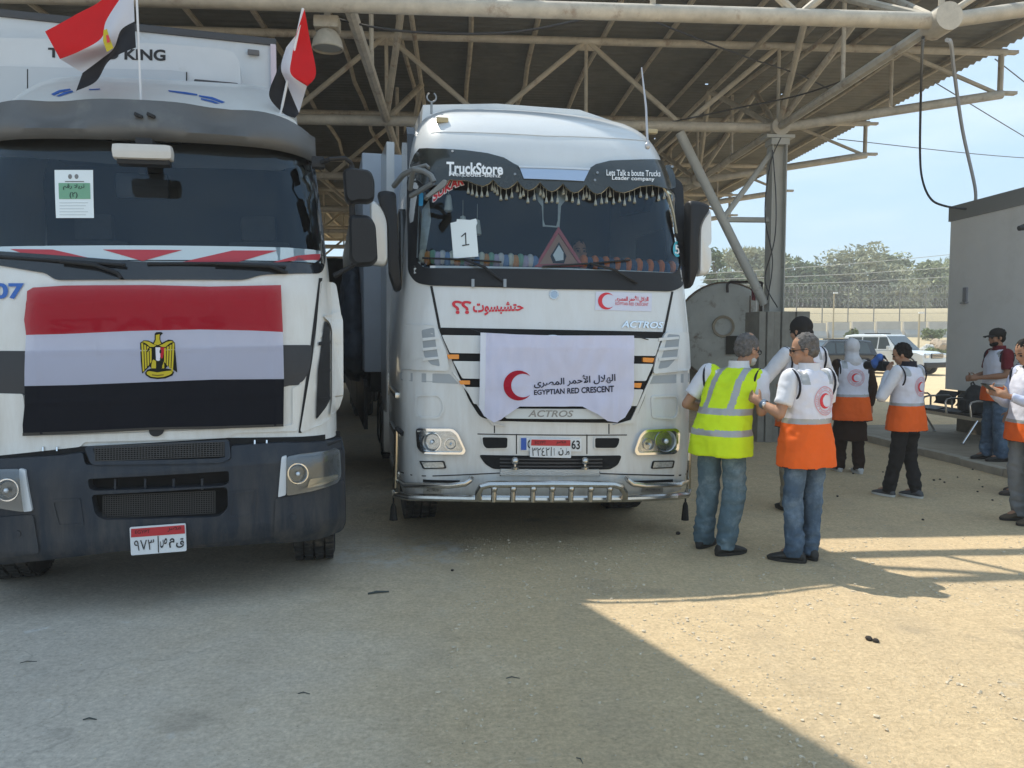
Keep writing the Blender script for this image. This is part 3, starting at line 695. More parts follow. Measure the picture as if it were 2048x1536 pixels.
# interior
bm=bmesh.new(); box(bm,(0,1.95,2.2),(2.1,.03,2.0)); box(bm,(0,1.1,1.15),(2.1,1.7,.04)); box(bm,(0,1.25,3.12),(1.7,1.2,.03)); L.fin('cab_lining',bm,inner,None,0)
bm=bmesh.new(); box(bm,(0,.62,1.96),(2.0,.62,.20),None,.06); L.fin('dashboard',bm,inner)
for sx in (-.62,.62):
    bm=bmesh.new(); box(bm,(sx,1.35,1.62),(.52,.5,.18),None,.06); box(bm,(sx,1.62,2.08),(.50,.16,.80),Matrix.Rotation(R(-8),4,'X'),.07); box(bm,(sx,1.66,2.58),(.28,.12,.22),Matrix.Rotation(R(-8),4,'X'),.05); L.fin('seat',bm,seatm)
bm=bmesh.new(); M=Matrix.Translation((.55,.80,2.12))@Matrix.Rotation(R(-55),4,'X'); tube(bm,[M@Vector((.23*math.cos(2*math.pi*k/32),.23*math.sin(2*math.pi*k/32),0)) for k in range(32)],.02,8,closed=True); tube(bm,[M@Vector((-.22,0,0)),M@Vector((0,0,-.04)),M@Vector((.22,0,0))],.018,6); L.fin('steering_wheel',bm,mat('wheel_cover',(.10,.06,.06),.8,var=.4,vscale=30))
# striped trim behind the lower edge of the glass
def flush(o): return o
stripes=[(-60,0),(70,0),(190,1),(255,0),(380,1),(0,0)]
lw=mat('trim_pale',(.50,.60,.66),.6); lr=mat('trim_red',(.42,.04,.06),.6)
L.pan('screen_trim',[(-60,496),(642,502),(641,527),(-60,525)],.0065,.0,lw,step=.15)
for q in ([(20,498),(105,499),(215,524),(95,524)],[(205,499),(365,500),(285,522)],[(465,501),(555,501),(470,526),(360,525)],[(596,511),(641,508),(640,520),(540,526)]):
    L.pan('trim_chevron',q,.0090,.0,lr,step=.15)
# paper notice, sticker, mirror inside
pp=empty('paper_notice',(0,0,0),0,'white notice with green box taped inside the flagged lorry windscreen','paper'); pp.matrix_world=Matrix.Translation(L.root.location)@Matrix.Rotation(R(14),4,'Z')
L.pan('sheet',[(109,340),(186,340),(188,436),(112,436)],.0095,.0,paperm,pp)
L.pan('green_box',[(117,366),(180,366),(181,398),(118,398)],.0115,.0,mat('notice_green',(.17,.36,.24),.8),pp)
L.text(arab('تريلا رقم'),[(126,380),(169,380),(169,368),(126,368)],ink,.0135,pp,bold=.01); L.text('('+'٢'+')',[(139,397),(155,397),(155,384),(139,384)],ink,.0135,pp,bold=.01)
for k in range(5): L.pan('text_line',[(119,405+6*k),(176-4*(k%3),405+6*k),(176-4*(k%3),406+6*k),(119,406+6*k)],.0115,.0,mat('grey_ink',(.45,.5,.52),.8),pp)
for x in (140,153): L.pan('crest',circ(x,353,4,5,10),.0115,.0,mat('grey_ink2',(.2,.2,.2),.8),pp)
L.pan('text_line',[(130,362),(168,362),(168,364),(130,364)],.0115,.0,mat('grey_ink2',(.2,.2,.2),.8),pp)
bm=bmesh.new(); q=L.pxy(285,372,.50); box(bm,q,(.33,.03,.17),None,.03); L.fin('interior_mirror',bm,blackp)
bm=bmesh.new(); box(bm,L.pxy(285,335,.48),(.05,.05,.1),None,.01); L.fin('mirror_stem',bm,blackp)
# upper dark sunshade inside the glass
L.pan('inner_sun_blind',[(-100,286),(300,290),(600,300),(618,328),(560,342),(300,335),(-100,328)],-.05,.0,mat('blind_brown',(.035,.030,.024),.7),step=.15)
# white mirror above the screen
q=L.pxy(287,306,.10); mm=bpy.data.objects.new('front_mirror',None); COL.objects.link(mm); mm.parent=L.root
bm=bmesh.new(); box(bm,(q.x,q.y,q.z),(.345,.12,.095),None,.04); L.fin('mirror_housing',bm,mat('mirror_pale',(.55,.54,.52),.4,var=.06,vscale=9),mm)
bm=bmesh.new(); box(bm,(q.x,q.y+.02,q.z-.055),(.30,.10,.04),None,.015); L.fin('mirror_foot',bm,blackp,mm)
bm=bmesh.new(); box(bm,(q.x-.0,q.y+.09,q.z+.07),(.10,.14,.06),None,.015); L.fin('mirror_bracket',bm,blackp,mm)
# roof visor : swept section
def visor():
    bm=bmesh.new(); rows=[]; N=48
    for k in range(N+1):
        t=-1+2*k/N; x=1.10*t; e=abs(t)**7; back=.14*t*t+.30*e
        zt=3.245-.03*t*t-.16*e; zb=2.965-.02*e
        sec=[(-.02,zb),(-.06,zb+.012),(-.085,zb+.05),(-.085,zb+.09),(-.06,zb+.14),(-.02,zb+.19),(.02,(zt+zb)/2+.13),(.12,zt+.0),(.26,zt+.035),(.45,zt+.03)]
        d=.05*math.exp(-((abs(t)-.45)/.16)**2)
        rows.append([bm.verts.new((x,y+back+.36+(d if 3<=i<=5 else 0)+(.03 if i<3 else 0)*0,z-(d*.5 if 4<=i<=6 else 0))) for i,(y,z) in enumerate(sec)])
    for a,b in zip(rows,rows[1:]):
        for i in range(len(a)-1): bm.faces.new((a[i],a[i+1],b[i+1],b[i]))
    for r_ in (rows[0],rows[-1]): bm.faces.new(r_)
    return L.fin('roof_visor',bm,visorm,None,50)
visor()
for px_ in (278,303):
    bm=bmesh.new(); q=L.pxy(px_,232,.30); box(bm,q,(.05,.06,.02),Matrix.Rotation(R(25),4,'Y'),.006); L.fin('marker_lamp',bm,blackp)
# white roof deflector
bm=bmesh.new(); rows=[]
for k in range(13):
    s_=k/12; y=.85+1.25*s_; zt=3.32+.42*math.sin(min(1,s_*1.5)*math.pi/2); hw=.98-.02*s_; ring=[]
    for i in range(25):
        a=math.pi*i/24; cx_=math.copysign(abs(math.cos(a))**.32,math.cos(a)); sz=math.sin(a)**.42
        ring.append((hw*cx_,y,3.18+(zt-3.18)*sz))
    rows.append(ring)
loft(bm,rows); L.fin('roof_deflector',bm,white,None,50)
blueink=mat('blue_ink',(.03,.12,.42),.5)
def ray_decal(tr,obj,pts,name,m):
    bpy.context.view_layer.update(); Wm=tr.root.matrix_world; bmx=bmesh.new(); bmx.from_mesh(obj.data); bv=BVHTree.FromBMesh(bmx); bmx.free(); inv=Wm.inverted(); V=[]
    o_=inv@Vector((0,0,EYE))
    for a,b_ in zip(pts,pts[1:]+pts[:1]):
        for k in range(4):
            t=k/4; d=(inv.to_3x3()@ray(a[0]*(1-t)+b_[0]*t,a[1]*(1-t)+b_[1]*t)).normalized(); h=bv.ray_cast(o_,d)
            if h[0]: V.append(h[0]-d*.012)
    if len(V)>2: pobj(name,V,[list(range(len(V)))],m,tr.root,0)
defl=[o for o in L.root.children if o.name.startswith('roof_deflector')] or [o for o in bpy.data.objects if o.name.startswith('roof_deflector')]
for q in ([(102,188),(118,180),(140,177),(142,180),(122,184),(108,191)],[(112,192),(128,184),(145,181),(146,184),(130,189),(118,193)],[(336,180),(372,184),(395,188),(394,191),(370,188),(338,183)],[(398,190),(425,194),(450,204),(444,206),(420,198),(398,193)],[(402,196),(425,201),(440,207),(432,207),(418,203),(402,199)],[(178,178),(200,177),(200,179),(178,180)]): ray_decal(L,defl[0],q,'deflector_stripe',blueink)
# lower front : big white bonnet panel, corner pieces, gaps
L.pan('bonnet_gap',[(638,556),(645,556),(624,720),(603,866),(597,866),(618,716)],.004,.006,gapm)
L.pan('bonnet_band',[(-120,702),(50,702),(330,697),(600,690),(600,770),(330,784),(50,790),(-120,780)],.005,.02,mat('band_grey',(.022,.024,.030),.45),r=6)
L.pan('bonnet_band',[(560,690),(625,690),(620,738),(606,764),(560,776)],.006,.02,mat('band_grey',(.022,.024,.030)),r=8)
L.pan('bonnet_step',[(-130,782),(46,788),(50,820),(50,872),(585,850),(585,776),(604,768),(596,862),(470,866),(455,876),(170,884),(160,894),(-130,906)],.014,.03,white,r=5)
L.pan('corner_panel',[(641,560),(672,566),(684,640),(686,660),(686,790),(676,820),(650,846),(600,866),(618,760),(630,690)],.012,.03,white,r=8)
L.pan('corner_vent',[(650,640),(660,650),(660,800),(652,815),(632,840),(636,740)],.022,.01,blackp,r=6)
for y in (686,742,798): L.pan('vent_fin',[(638,y-2),(661,y-5),(661,y+1),(637,y+5)],.028,.012,blackp)
L.pan('corner_rib',[(646,632),(680,622),(686,640),(687,790),(678,818),(660,832),(664,800),(664,660),(660,645)],.045,.05,white,r=6)
L.pan('bonnet_handle',[(297,858),(328,858),(325,868),(316,873),(306,873),(299,868)],.03,.02,blackp,r=4)
L.text('07',[(-14,598),(48,598),(48,566),(-14,566)],blueink,.010,bold=.035)
# recess between cab and bumper
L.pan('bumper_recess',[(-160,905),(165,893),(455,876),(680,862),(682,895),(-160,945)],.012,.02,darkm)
for x in (84,112,508,532): L.pan('hinge_pin',[(x,894 if x<200 else 880),(x+3,894 if x<200 else 880),(x+3,902 if x<200 else 888),(x,902 if x<200 else 888)],.03,.02,chromel)
# bumper body (own shell in front of the cab)
def Lb(x,z):
    b=.0
    w_=1.20; a=min(abs(x),w_-1e-4); y=-.06+.15*(a/w_)**2+ (.10 if z<.42 else 0)*((.42-z)/.1 if z<.42 else 0)
    k=a-(w_-.30)
    if k>0: y+=.30-math.sqrt(max(.09-k*k,0))
    if z>.88: y+=(z-.88)*.35
    return y
def Lpan(*a,**k): return L.pan(*a,fn=Lb,**k)
grille=[(172,892),(455,880),(458,915),(440,922),(185,926),(174,918)]; slot=[(175,958),(458,942),(458,966),(446,972),(190,982),(178,978)]; low=[(182,990),(455,974),(456,1016),(438,1034),(208,1040),(190,1030)]
bmo=[(-160,915),(120,912),(165,905),(170,930),(462,920),(462,892),(560,886),(684,880),(690,900),(692,1045),(686,1060),(640,1076),(550,1086),(250,1102),(-160,1120)]
Lpan('bumper',bmo,.0,.25,grey_pl,r=6,holes=[fillet(slot,6),fillet(low,10)],step=.10)
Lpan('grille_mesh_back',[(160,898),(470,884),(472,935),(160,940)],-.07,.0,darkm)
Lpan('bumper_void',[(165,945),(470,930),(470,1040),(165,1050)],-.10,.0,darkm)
def grid(tr,name,poly,nx_,ny_,off,r,m,fn,parent=None):
    a,b,c,d=[Vector(p) for p in poly]   # LL LR UR UL
    bm=bmesh.new()
    def pt(u,v):
        p=(a*(1-u)+b*u)*(1-v)+(d*(1-u)+c*u)*v; x,z=tr.px(p.x,p.y,fn=fn,off=off); return (x,fn(x,z)-off,z)
    for i in range(nx_+1): tube(bm,[pt(i/nx_,k/3) for k in range(4)],r,4)
    for j in range(ny_+1): tube(bm,[pt(k/8,j/ny_) for k in range(9)],r,4)
    return tr.fin(name,bm,m,parent,0)
wire=mat('mesh_wire',(.045,.043,.042),.6)
o=grid(L,'grille_mesh',[(190,922),(448,912),(448,884),(190,893)],44,7,.012,.0032,wire,Lb); o['kind']='stuff'
o=grid(L,'lower_mesh',[(206,1036),(430,1026),(430,982),(206,992)],46,11,-.045,.0028,wire,Lb); o['kind']='stuff'
Lpan('grille_frame',[(168,894),(458,880),(462,918),(440,926),(182,930)],.012,.03,grey_pl,r=8,holes=[[(186,897),(450,884),(450,914),(436,917),(192,922)]])
for x in (228,288,345,402): Lpan('slot_rib',[(x,958),(x+4,958),(x+4,980),(x,980)],-.03,.02,grey_pl)
for q in ([(102,1000),(160,996),(168,1052),(114,1056)],[(461,984),(515,978),(508,1034),(456,1038)]):
    Lpan('towing_cover_rim',q,.006,.01,grey_pl,r=4,holes=[fillet([(q[0][0]+5,q[0][1]+5),(q[1][0]-5,q[1][1]+5),(q[2][0]-5,q[2][1]-5),(q[3][0]+5,q[3][1]-5)],3)])
Lpan('bumper_end_cap',[(551,998),(688,960),(692,1040),(684,1062),(640,1078),(548,1088)],.016,.03,grey_pl,r=6)
Lpan('bumper_end_cap',[(-130,1022),(66,1030),(78,1106),(-130,1120)],.016,.03,grey_pl,r=6)
for x,y in ((587,1034),(34,1068)): Lpan('bumper_bolt',circ(x,y,7,7,14),.022,.012,grey_pl)
# headlamps
def headlamp(tr,fn,outl,white_strip,bulb,rb,low_=None):
    h=bpy.data.objects.new('headlamp',None); COL.objects.link(h); h.parent=tr.root
    tr.pan('lamp_housing',outl,.010,.05,mat('lamp_dark',(.22,.22,.22),.3,.4),h,r=7,fn=fn)
    if white_strip: tr.pan('lamp_trim',white_strip,.024,.03,mat('trim_white',(.62,.64,.66),.4),h,r=3,fn=fn)
    for (bx,by),rr in zip(bulb,rb):
        tr.pan('reflector_ring',circ(bx,by,rr,rr,28),.022,.012,chromel,h,fn=fn,holes=[circ(bx,by,rr*.88,rr*.88,24)])
        x,z=tr.px(bx,by,fn=fn,off=.02); sc_=abs(tr.px(bx+rr,by,fn=fn,off=.02)[0]-x)
        bm=bmesh.new(); lathe(bm,[(sc_*.92,-.004),(sc_*.7,.03),(sc_*.35,.05),(sc_*.14,.055),(0,.055)],24,Matrix.Translation((x,fn(x,z)-.03,z))@Matrix.Rotation(R(-90),4,'X')); tr.fin('reflector_bowl',bm,mat('bowl_bright',(.86,.88,.90),.28,.75),h,60)
        bm=bmesh.new(); sphere(bm,(x,fn(x,z)-.03,z),(sc_*.22,.02,sc_*.22)); tr.fin('bulb',bm,mat('bulb_glass',(.7,.75,.8),.1,.3),h)
    if low_: tr.pan('indicator_lens',low_,.020,.008,mat('lens_warm',(.58,.53,.43),.2,.3,coat=.5),h,r=4,fn=fn)
    tr.pan('lens_cover',outl,.034,.0,lensm,h,r=7,fn=fn)
    return h
headlamp(L,Lb,[(573,914),(600,908),(672,898),(680,902),(683,950),(676,966),(620,984),(573,992)],[(563,914),(573,911),(572,990),(556,995)],[(596,947)],[21],[(620,958),(676,948),(676,958),(640,972),(614,976)])
headlamp(L,Lb,[(-60,940),(38,938),(46,950),(50,1024),(30,1022),(-60,1006)],[(38,937),(50,940),(64,1022),(47,1024)],[(14,980)],[23])
# number plate
npl=bpy.data.objects.new('number_plate',None); COL.objects.link(npl); npl.parent=L.root
pf=lambda x,z:-.09
L.pan('plate_base',[(259,1055),(371,1047),(373,1102),(262,1111)],.0,.012,platew,npl,r=3,fn=pf)
L.pan('plate_band',[(262,1058),(369,1050),(370,1067),(262,1075)],.003,.0,plater,npl,fn=pf)
L.pan('plate_divider',[(315,1072),(317,1072),(318,1105),(316,1105)],.003,.0,ink,npl,fn=pf)
L.text('٩٧٣',[(269,1102),(309,1099),(308,1078),(268,1081)],ink,.004,npl,bold=.0,fn=pf)
for ch,x0,x1 in (('ص',320,334),('م',338,349),('ق',352,368)): L.text(ch,[(x0,1096),(x1,1095),(x1,1076),(x0,1077)],ink,.004,npl,bold=.02,fn=pf)
L.text('EGYPT',[(270,1068),(300,1066),(300,1059),(270,1061)],ink,.005,npl,fn=pf); L.text(arab('مصر'),[(335,1064),(362,1062),(362,1053),(335,1055)],ink,.005,npl,fn=pf)
# wipers and cowl
L.bar('wiper',[(-20,512,.02),(130,522,.03),(250,530,.04)],.010,blackp); L.bar('wiper_arm',[(120,522,.045),(190,530,.05),(235,546,.04),(242,556,.03)],.012,blackp)
L.bar('wiper',[(295,528,.02),(430,527,.03),(572,534,.03)],.010,blackp); L.bar('wiper_arm',[(430,527,.045),(540,532,.05),(575,545,.03)],.012,blackp)
# right hand mirrors
def mirror_l():
    m_=bpy.data.objects.new('side_mirror',None); COL.objects.link(m_); m_.parent=L.root
    y=.42
    def rr(pts,y0,dep,name,bev=.03):
        bm=bmesh.new(); q=[L.pxy(p[0],p[1],y0) for p in fillet(pts,10,4)]; c=sum(q,Vector())/len(q)
        rings=[]
        for (k,dy) in ((.86,-.03),(.96,-.012),(1,.02),(1,dep-.03),(.94,dep)): rings.append([c+(p-c)*k+Vector((0,dy,0)) for p in q])
        loft(bm,rings); return L.fin(name,bm,blackp,m_,40)
    rr([(686,338),(700,334),(742,340),(750,362),(749,398),(738,404),(716,402),(700,408),(690,396)],y,.14,'upper_mirror')
    rr([(698,428),(740,430),(752,450),(756,520),(746,530),(712,532),(700,520)],y,.14,'lower_mirror')
    bm=bmesh.new(); tube(bm,[L.pxy(636,328,y+.1),L.pxy(660,318,y+.02),L.pxy(690,316,y+.03),L.pxy(702,326,y+.06),L.pxy(705,345,y+.08)],.016,8); L.fin('mirror_arm',bm,blackp,m_)
    bm=bmesh.new(); tube(bm,[L.pxy(703,330,y+.07),L.pxy(704,420,y+.08),L.pxy(708,530,y+.08),L.pxy(668,552,y+.12)],.020,8); L.fin('mirror_arm',bm,blackp,m_)
    bm=bmesh.new(); box(bm,L.pxy(636,326,y+.12),(.09,.1,.08),None,.02); L.fin('arm_mount',bm,blackp,m_)
mirror_l()
# wheels, chassis
wheel(L,.98,.98,.50,.30); wheel(L,-1.05,1.02,.50,.30,-1); wheel(L,.92,4.6,.5,.56); wheel(L,-.92,4.6,.5,.56,-1); wheel(L,.92,6.0,.5,.56); wheel(L,-.92,6.0,.5,.56,-1)
bm=bmesh.new(); 
for s_ in (-.4,.4): box(bm,(s_,3.6,.85),(.09,6.4,.26))
box(bm,(0,.98,.5),(1.7,.14,.14)); box(bm,(0,.5,.62),(1.9,.5,.3)); L.fin('chassis',bm,blackp,None,0)
for s_ in (-1,1):
    bm=bmesh.new(); rows=[[( s_*.80,.98+.60*math.cos(a),.50+.60*math.sin(a)),(s_*1.14,.98+.60*math.cos(a),.50+.60*math.sin(a)),(s_*1.14,.98+.63*math.cos(a),.5+.63*math.sin(a)),(s_*.80,.98+.63*math.cos(a),.5+.63*math.sin(a))] for a in [math.pi*(.02+.96*k/14) for k in range(15)]]
    loft(bm,rows); L.fin('mudguard',bm,blackp)
# refrigerated semi-trailer behind the cab
tr_=empty('refrigerated_trailer',(0,0,0),R(17),'white refrigerated box trailer with cooling unit behind the flagged lorry','trailer')
c0=P(548,85,7.05); ax=Vector((math.cos(R(17)),math.sin(R(17)),0)); tr_.location=Vector((c0.x,c0.y,0))-ax*1.27; HT=c0.z
reefw=mat('reefer_white',(.60,.62,.64),.5,var=.06,vscale=3,col2=(.46,.45,.42),c2=(.58,.8),c2scale=2)
bm=bmesh.new(); box(bm,(0,6.0,(HT+1.35)/2),(2.54,12.0,HT-1.35),None,.03); bobj('box_body',bm,reefw,tr_)
bm=bmesh.new(); box(bm,(0,6.0,HT+.0),(2.58,12.04,.06),None,.01); bobj('roof_rail',bm,mat('rail_dark',(.05,.05,.055),.5),tr_)
bm=bmesh.new(); box(bm,(1.262,-.012,(HT+1.35)/2),(.05,.05,HT-1.4),None,.012); bobj('corner_post',bm,mat('post_pinkish',(.62,.52,.58),.5),tr_)
IT=tr_.matrix_world.inverted() if False else (Matrix.Translation(tr_.location)@Matrix.Rotation(R(17),4,'Z')).inverted()
def tpx(px,py,y):
    o=IT@Vector((0,0,EYE)); d=IT.to_3x3()@ray(px,py); return o+d*((y-o.y)/d.y)
def tpan(name,pts,y,th,m,par,r=0):
    q=[tpx(p[0],p[1],y) for p in (fillet(pts,r) if r else pts)]
    for p in q: p.x=max(p.x,-1.2)
    bm=sheet2d([[(p.x,p.z) for p in q]]); conform(bm,lambda x,z:y,0,th); return bobj(name,bm,m,par)
cu=bpy.data.objects.new('cooling_unit',None); COL.objects.link(cu); cu.parent=tr_
tpan('unit_cover',[(-200,86),(0,76),(130,78),(330,88),(440,97),(468,104),(480,125),(482,200),(478,260),(-200,260)],-.42,.42,reefw,cu,8)
tpan('unit_panel',[(-150,128),(340,140),(372,144),(374,170),(374,250),(-150,250)],-.435,.02,mat('unit_grey',(.50,.53,.56),.5),cu,3)
tpan('unit_grille',[(388,158),(476,166),(477,215),(388,212)],-.435,.02,mat('unit_dark',(.05,.05,.055),.6),cu,3)
for k in range(3): tpan('grille_slat',[(392,166+14*k),(472,172+14*k),(472,176+14*k),(392,170+14*k)],-.44,.02,mat('unit_grey',(.5,.5,.5)),cu)
for a,b_,c_,d_ in ((54,138,2,120),(372,144,2,110)): tpan('panel_seam',[(a,b_),(a+c_,b_),(a+c_,b_+d_),(a,b_+d_)],-.437,.01,gapm,cu)
v_,f_=text_mesh('THERMO KING',.035); A,B,C_,D=[Vector(q) for q in ((96,115),(331,122),(331,99),(96,95))]
bm=bmesh.new(); vv=[]
for x,y in v_:
    p=(A*(1-x)+B*x)*(1-y)+(D*(1-x)+C_*x)*y; q=tpx(p.x,p.y,-.424); vv.append(bm.verts.new(q))
for q in f_:
    try: bm.faces.new([vv[i] for i in q])
    except ValueError: pass
bobj('lettering',bm,ink,cu,0)
q=tpx(507,105,-.03); bm=bmesh.new(); box(bm,q,(.10,.03,.045),None,.012); bobj('marker_lamp',bm,mat('marker_dark',(.12,.11,.11),.4),tr_)
for x in (-.95,.95):
    for k in range(3):
        bm=bmesh.new(); M=Matrix.Translation((x,8.2+1.3*k,.5))@Matrix.Rotation(R(90),4,'Y'); lathe(bm,[(.28,-.2),(.45,-.2),(.5,-.15),(.5,.15),(.45,.2),(.28,.2),(0,.12)],24,M); bobj('trailer_wheel',bm,tyrem,tr_)
bm=bmesh.new()
for x in (-.45,.45): box(bm,(x,6,1.2),(.1,11.6,.26))
box(bm,(0,9.5,.8),(1.9,3.6,.3)); bobj('trailer_chassis',bm,blackp,tr_,0)
for x in (-.75,.75):
    bm=bmesh.new(); box(bm,(x,3.2,.62),(.12,.12,1.2)); box(bm,(x,3.2,.03),(.25,.25,.05)); bobj('landing_leg',bm,blackp,tr_,0)
# ---------------------------------------------------------------- 2. silver lorry with the crescent banner
MYAW=R(12)
T2=Truck('banner_lorry',(.385,6.05),MYAW,R(.55),
  [(.36,.10),(.42,.03),(.55,.0),(1.0,.0),(1.5,.02),(1.75,.035),(2.2,.10),(2.6,.21),(3.05,.35),(3.25,.42),(3.42,.52),(3.58,.68),(3.70,.88),(3.78,1.12),(3.84,1.45)],
  [(.36,1.20),(.5,1.23),(1.3,1.24),(1.75,1.235),(2.2,1.20),(2.6,1.18),(3.05,1.14),(3.3,1.12),(3.5,1.07),(3.65,.99),(3.76,.88),(3.84,.74)],.24,.15,
  'silver white high roof lorry with dark smoked visor and crescent banner on its grille')
A=T2
ws=[(838,378),(862,362),(1332,372),(1352,384),(1362,530),(1352,546),(848,536),(832,522)]
hin2=inpoly([A.px(*p) for p in ws])
A.shell('cab_body',.40,3.83,2.3,silver,hole=lambda x,z:hin2(x,z),nz=100,nf=80)
bord=[(814,352),(838,344),(1030,354),(1180,360),(1345,352),(1366,366),(1373,545),(1368,572),(1345,583),(1100,578),(862,571),(832,566),(816,545)]
A.pan('windscreen_border',fillet(bord,12),.012,.03,blackp,holes=[fillet(ws,14)])
A.pan('windscreen',fillet(ws,14),.004,.0,windsc,step=.12)
A.pan('cowl_handle',[(942,561),(1012,562),(1010,573),(944,572)],.022,.015,blackp,r=3)
for x in (946,1010): A.pan('cowl_bracket',[(x-3,558),(x+3,558),(x+3,574),(x-3,574)],.03,.012,mat('dull_metal',(.3,.3,.3),.4,.8))
# interior
bm=bmesh.new(); box(bm,(0,2.1,2.3),(2.2,.03,2.6)); box(bm,(0,1.2,1.35),(2.2,1.7,.04)); box(bm,(0,1.6,3.4),(1.7,1.0,.03)); A.fin('cab_lining',bm,inner,None,0)
bm=bmesh.new(); box(bm,(0,.58,2.06),(2.1,.62,.22),None,.06); A.fin('dashboard',bm,inner)
for sx in (-.62,.60):
    bm=bmesh.new(); box(bm,(sx,1.45,1.72),(.52,.5,.18),None,.06); box(bm,(sx,1.72,2.15),(.50,.16,.80),Matrix.Rotation(R(-8),4,'X'),.07); A.fin('seat',bm,seatm)
bm=bmesh.new(); M=Matrix.Translation((.52,.86,2.24))@Matrix.Rotation(R(-50),4,'X'); tube(bm,[M@Vector((.22*math.cos(2*math.pi*k/32),.22*math.sin(2*math.pi*k/32),0)) for k in range(32)],.018,8,closed=True); tube(bm,[M@Vector((-.2,0,0)),M@Vector((0,0,-.04)),M@Vector((.2,0,0))],.018,6); A.fin('steering_wheel',bm,blackp)
# smoked visor with scalloped lower edge, standing proud
smoke=mat('smoked_visor',(.018,.024,.024),.18,coat=.4,var=.3,vscale=3)
def fv(x,z): return A.f(x,z)-.035-.06*sstep(3.35,3.0,z)
cord=[(852,400),(866,382),(880,368),(900,358),(935,360),(952,367),(966,371),(978,366),(986,358)]
for a_,b_ in ((986,1035),(1035,1080),(1080,1126),(1126,1172),(1172,1218)):
    base=358+(a_-986)*.055
    for k in range(1,7):
        t_=k/6; cord.append((a_+(b_-a_)*t_, base+17*math.sin(math.pi*t_)+2.5*t_))
cord+=[(1232,381),(1248,384),(1264,379),(1282,371),(1305,369),(1326,374),(1338,392),(1348,425),(1358,470),(1364,500)]
vis=[(820,330),(828,310),(838,297),(870,297),(930,300),(975,306),(1008,315),(1028,327),(1040,333),(1048,357),(1168,362),(1178,337),(1192,328),(1220,321),(1270,319),(1326,321),(1342,330),(1350,350),(1352,374),(1338,378)]
low=[p for p in cord if 880<=p[0]<=1330]
A.pan('smoked_visor',vis+[(q[0],q[1]+1) for q in low[::-1]]+[(850,372),(824,352)],.0,.012,smoke,fn=fv,step=.06)
A.pan('visor_plate',[(1038,332),(1180,337),(1168,362),(1048,357)],.012,.02,mat('brushed_blue',(.42,.50,.62),.3,.6),fn=fv)
A.pan('visor_plate_rim',[(1037,331),(1181,336),(1179,340),(1039,335)],.017,.01,mat('rim_pale',(.62,.64,.66),.3,.3),fn=fv)
for x,y in ((835,306),(905,345),(925,352),(1030,348),(1195,345),(1345,333),(1190,360),(905,302)): A.pan('visor_screw',circ(x,y,2.6,2.6,8),.006,.006,mat('dull_metal',(.3,.3,.3)),fn=fv)
A.text('TruckStore',[(893,348),(1006,350),(1006,327),(893,323)],whiteink,.006,bold=.03,fn=fv); A.text('Mercedes-Benz',[(898,352),(1001,355),(1001,347),(898,343)],whiteink,.006,bold=.006,fn=fv)
A.text('Lets Talk a boute Trucks',[(1213,351),(1321,353),(1321,341),(1213,339)],whiteink,.006,bold=.012,fn=fv); A.text('Leader company',[(1224,362),(1309,364),(1309,354),(1224,351)],whiteink,.006,bold=.012,fn=fv)
# fringe with tassels hung behind the glass
fr=empty('tassel_fringe',(0,0,0),0,'cream tasselled fringe hung along the top of the banner lorry windscreen','fringe'); fr.matrix_world=Matrix.Translation(A.root.location)@Matrix.Rotation(MYAW,4,'Z')
fg=lambda x,z:A.f(x,z)
A.bar('cord',[(x,y) for x,y in cord],.010,cream,fr,off=.018,n=6)
tas=mat('tassel_thread',(.38,.40,.36),.9)
tx=[936,944,953,963,974,984,989,994,1001,1012,1023,1034,1040,1046,1055,1068,1080,1086,1092,1103,1114,1126,1132,1144,1156,1166,1172,1178,1190,1202,1212,1219,1226,1238,1248,1258,1268,1280,1292,1304,1316,1327]
for i,x in enumerate(tx):
    yb=min(cord,key=lambda c:abs(c[0]-x))[1]; y1=yb+(12 if i%2 else 16); x0,z0=A.px(x,yb+2); x1,z1=A.px(x,y1); x2,z2=A.px(x,y1+11)
    bm=bmesh.new(); ys=[A.f(x0,z0),A.f(x1,z1),A.f(x2,z2)]
    tube(bm,[(x0,ys[0]-.012,z0),(x1,ys[1]-.012,z1)],.0025,5); tube(bm,[(x1,ys[1]-.014,z1),(x1,ys[1]-.014,z1-.012),(x2,ys[2]-.014,z2)],[.004,.008,.0135],7); A.fin('tassel',bm,tas,fr)
# things inside, standing just behind the glass
def inside(name,pts,m,label,cat,y=.02,th=.004,group=None,root=None,hs=(),r=0):
    o=A.pan(name,pts,-y,th,m,root,holes=hs,r=r)
    if root is None:
        o.parent=None; o.matrix_world=Matrix.Translation(A.root.location)@Matrix.Rotation(MYAW,4,'Z'); setp(o,label,cat,group)
    return o
num=empty('number_sheet',(0,0,0),0,'pale paper with a handwritten number one inside the banner lorry','paper'); num.matrix_world=Matrix.Translation(A.root.location)@Matrix.Rotation(MYAW,4,'Z')
inside('sheet',[(901,446),(913,443),(914,438),(940,440),(952,437),(955,446),(952,452),(957,513),(907,517)],paperm,'','',-.008,root=num)
A.decal('numeral',*strokes([[(923,473),(931,466),(932,490)],[(925,491),(938,489)]],2.2),ink,.011,num)
tri=empty('warning_triangle',(0,0,0),0,'red framed warning triangle leaning behind the banner lorry windscreen','triangle'); tri.matrix_world=Matrix.Translation(A.root.location)@Matrix.Rotation(MYAW,4,'Z')
trm=mat('triangle_red',(.42,.07,.07),.4); trb=mat('triangle_tan',(.38,.22,.15),.6)
A.pan('frame',[(1117,453),(1168,533),(1069,534)],-.03,.02,trm,tri,holes=[[(1117,466),(1158,527),(1079,528)]]); A.pan('backing',[(1117,466),(1158,527),(1079,528)],-.045,.01,trb,tri)
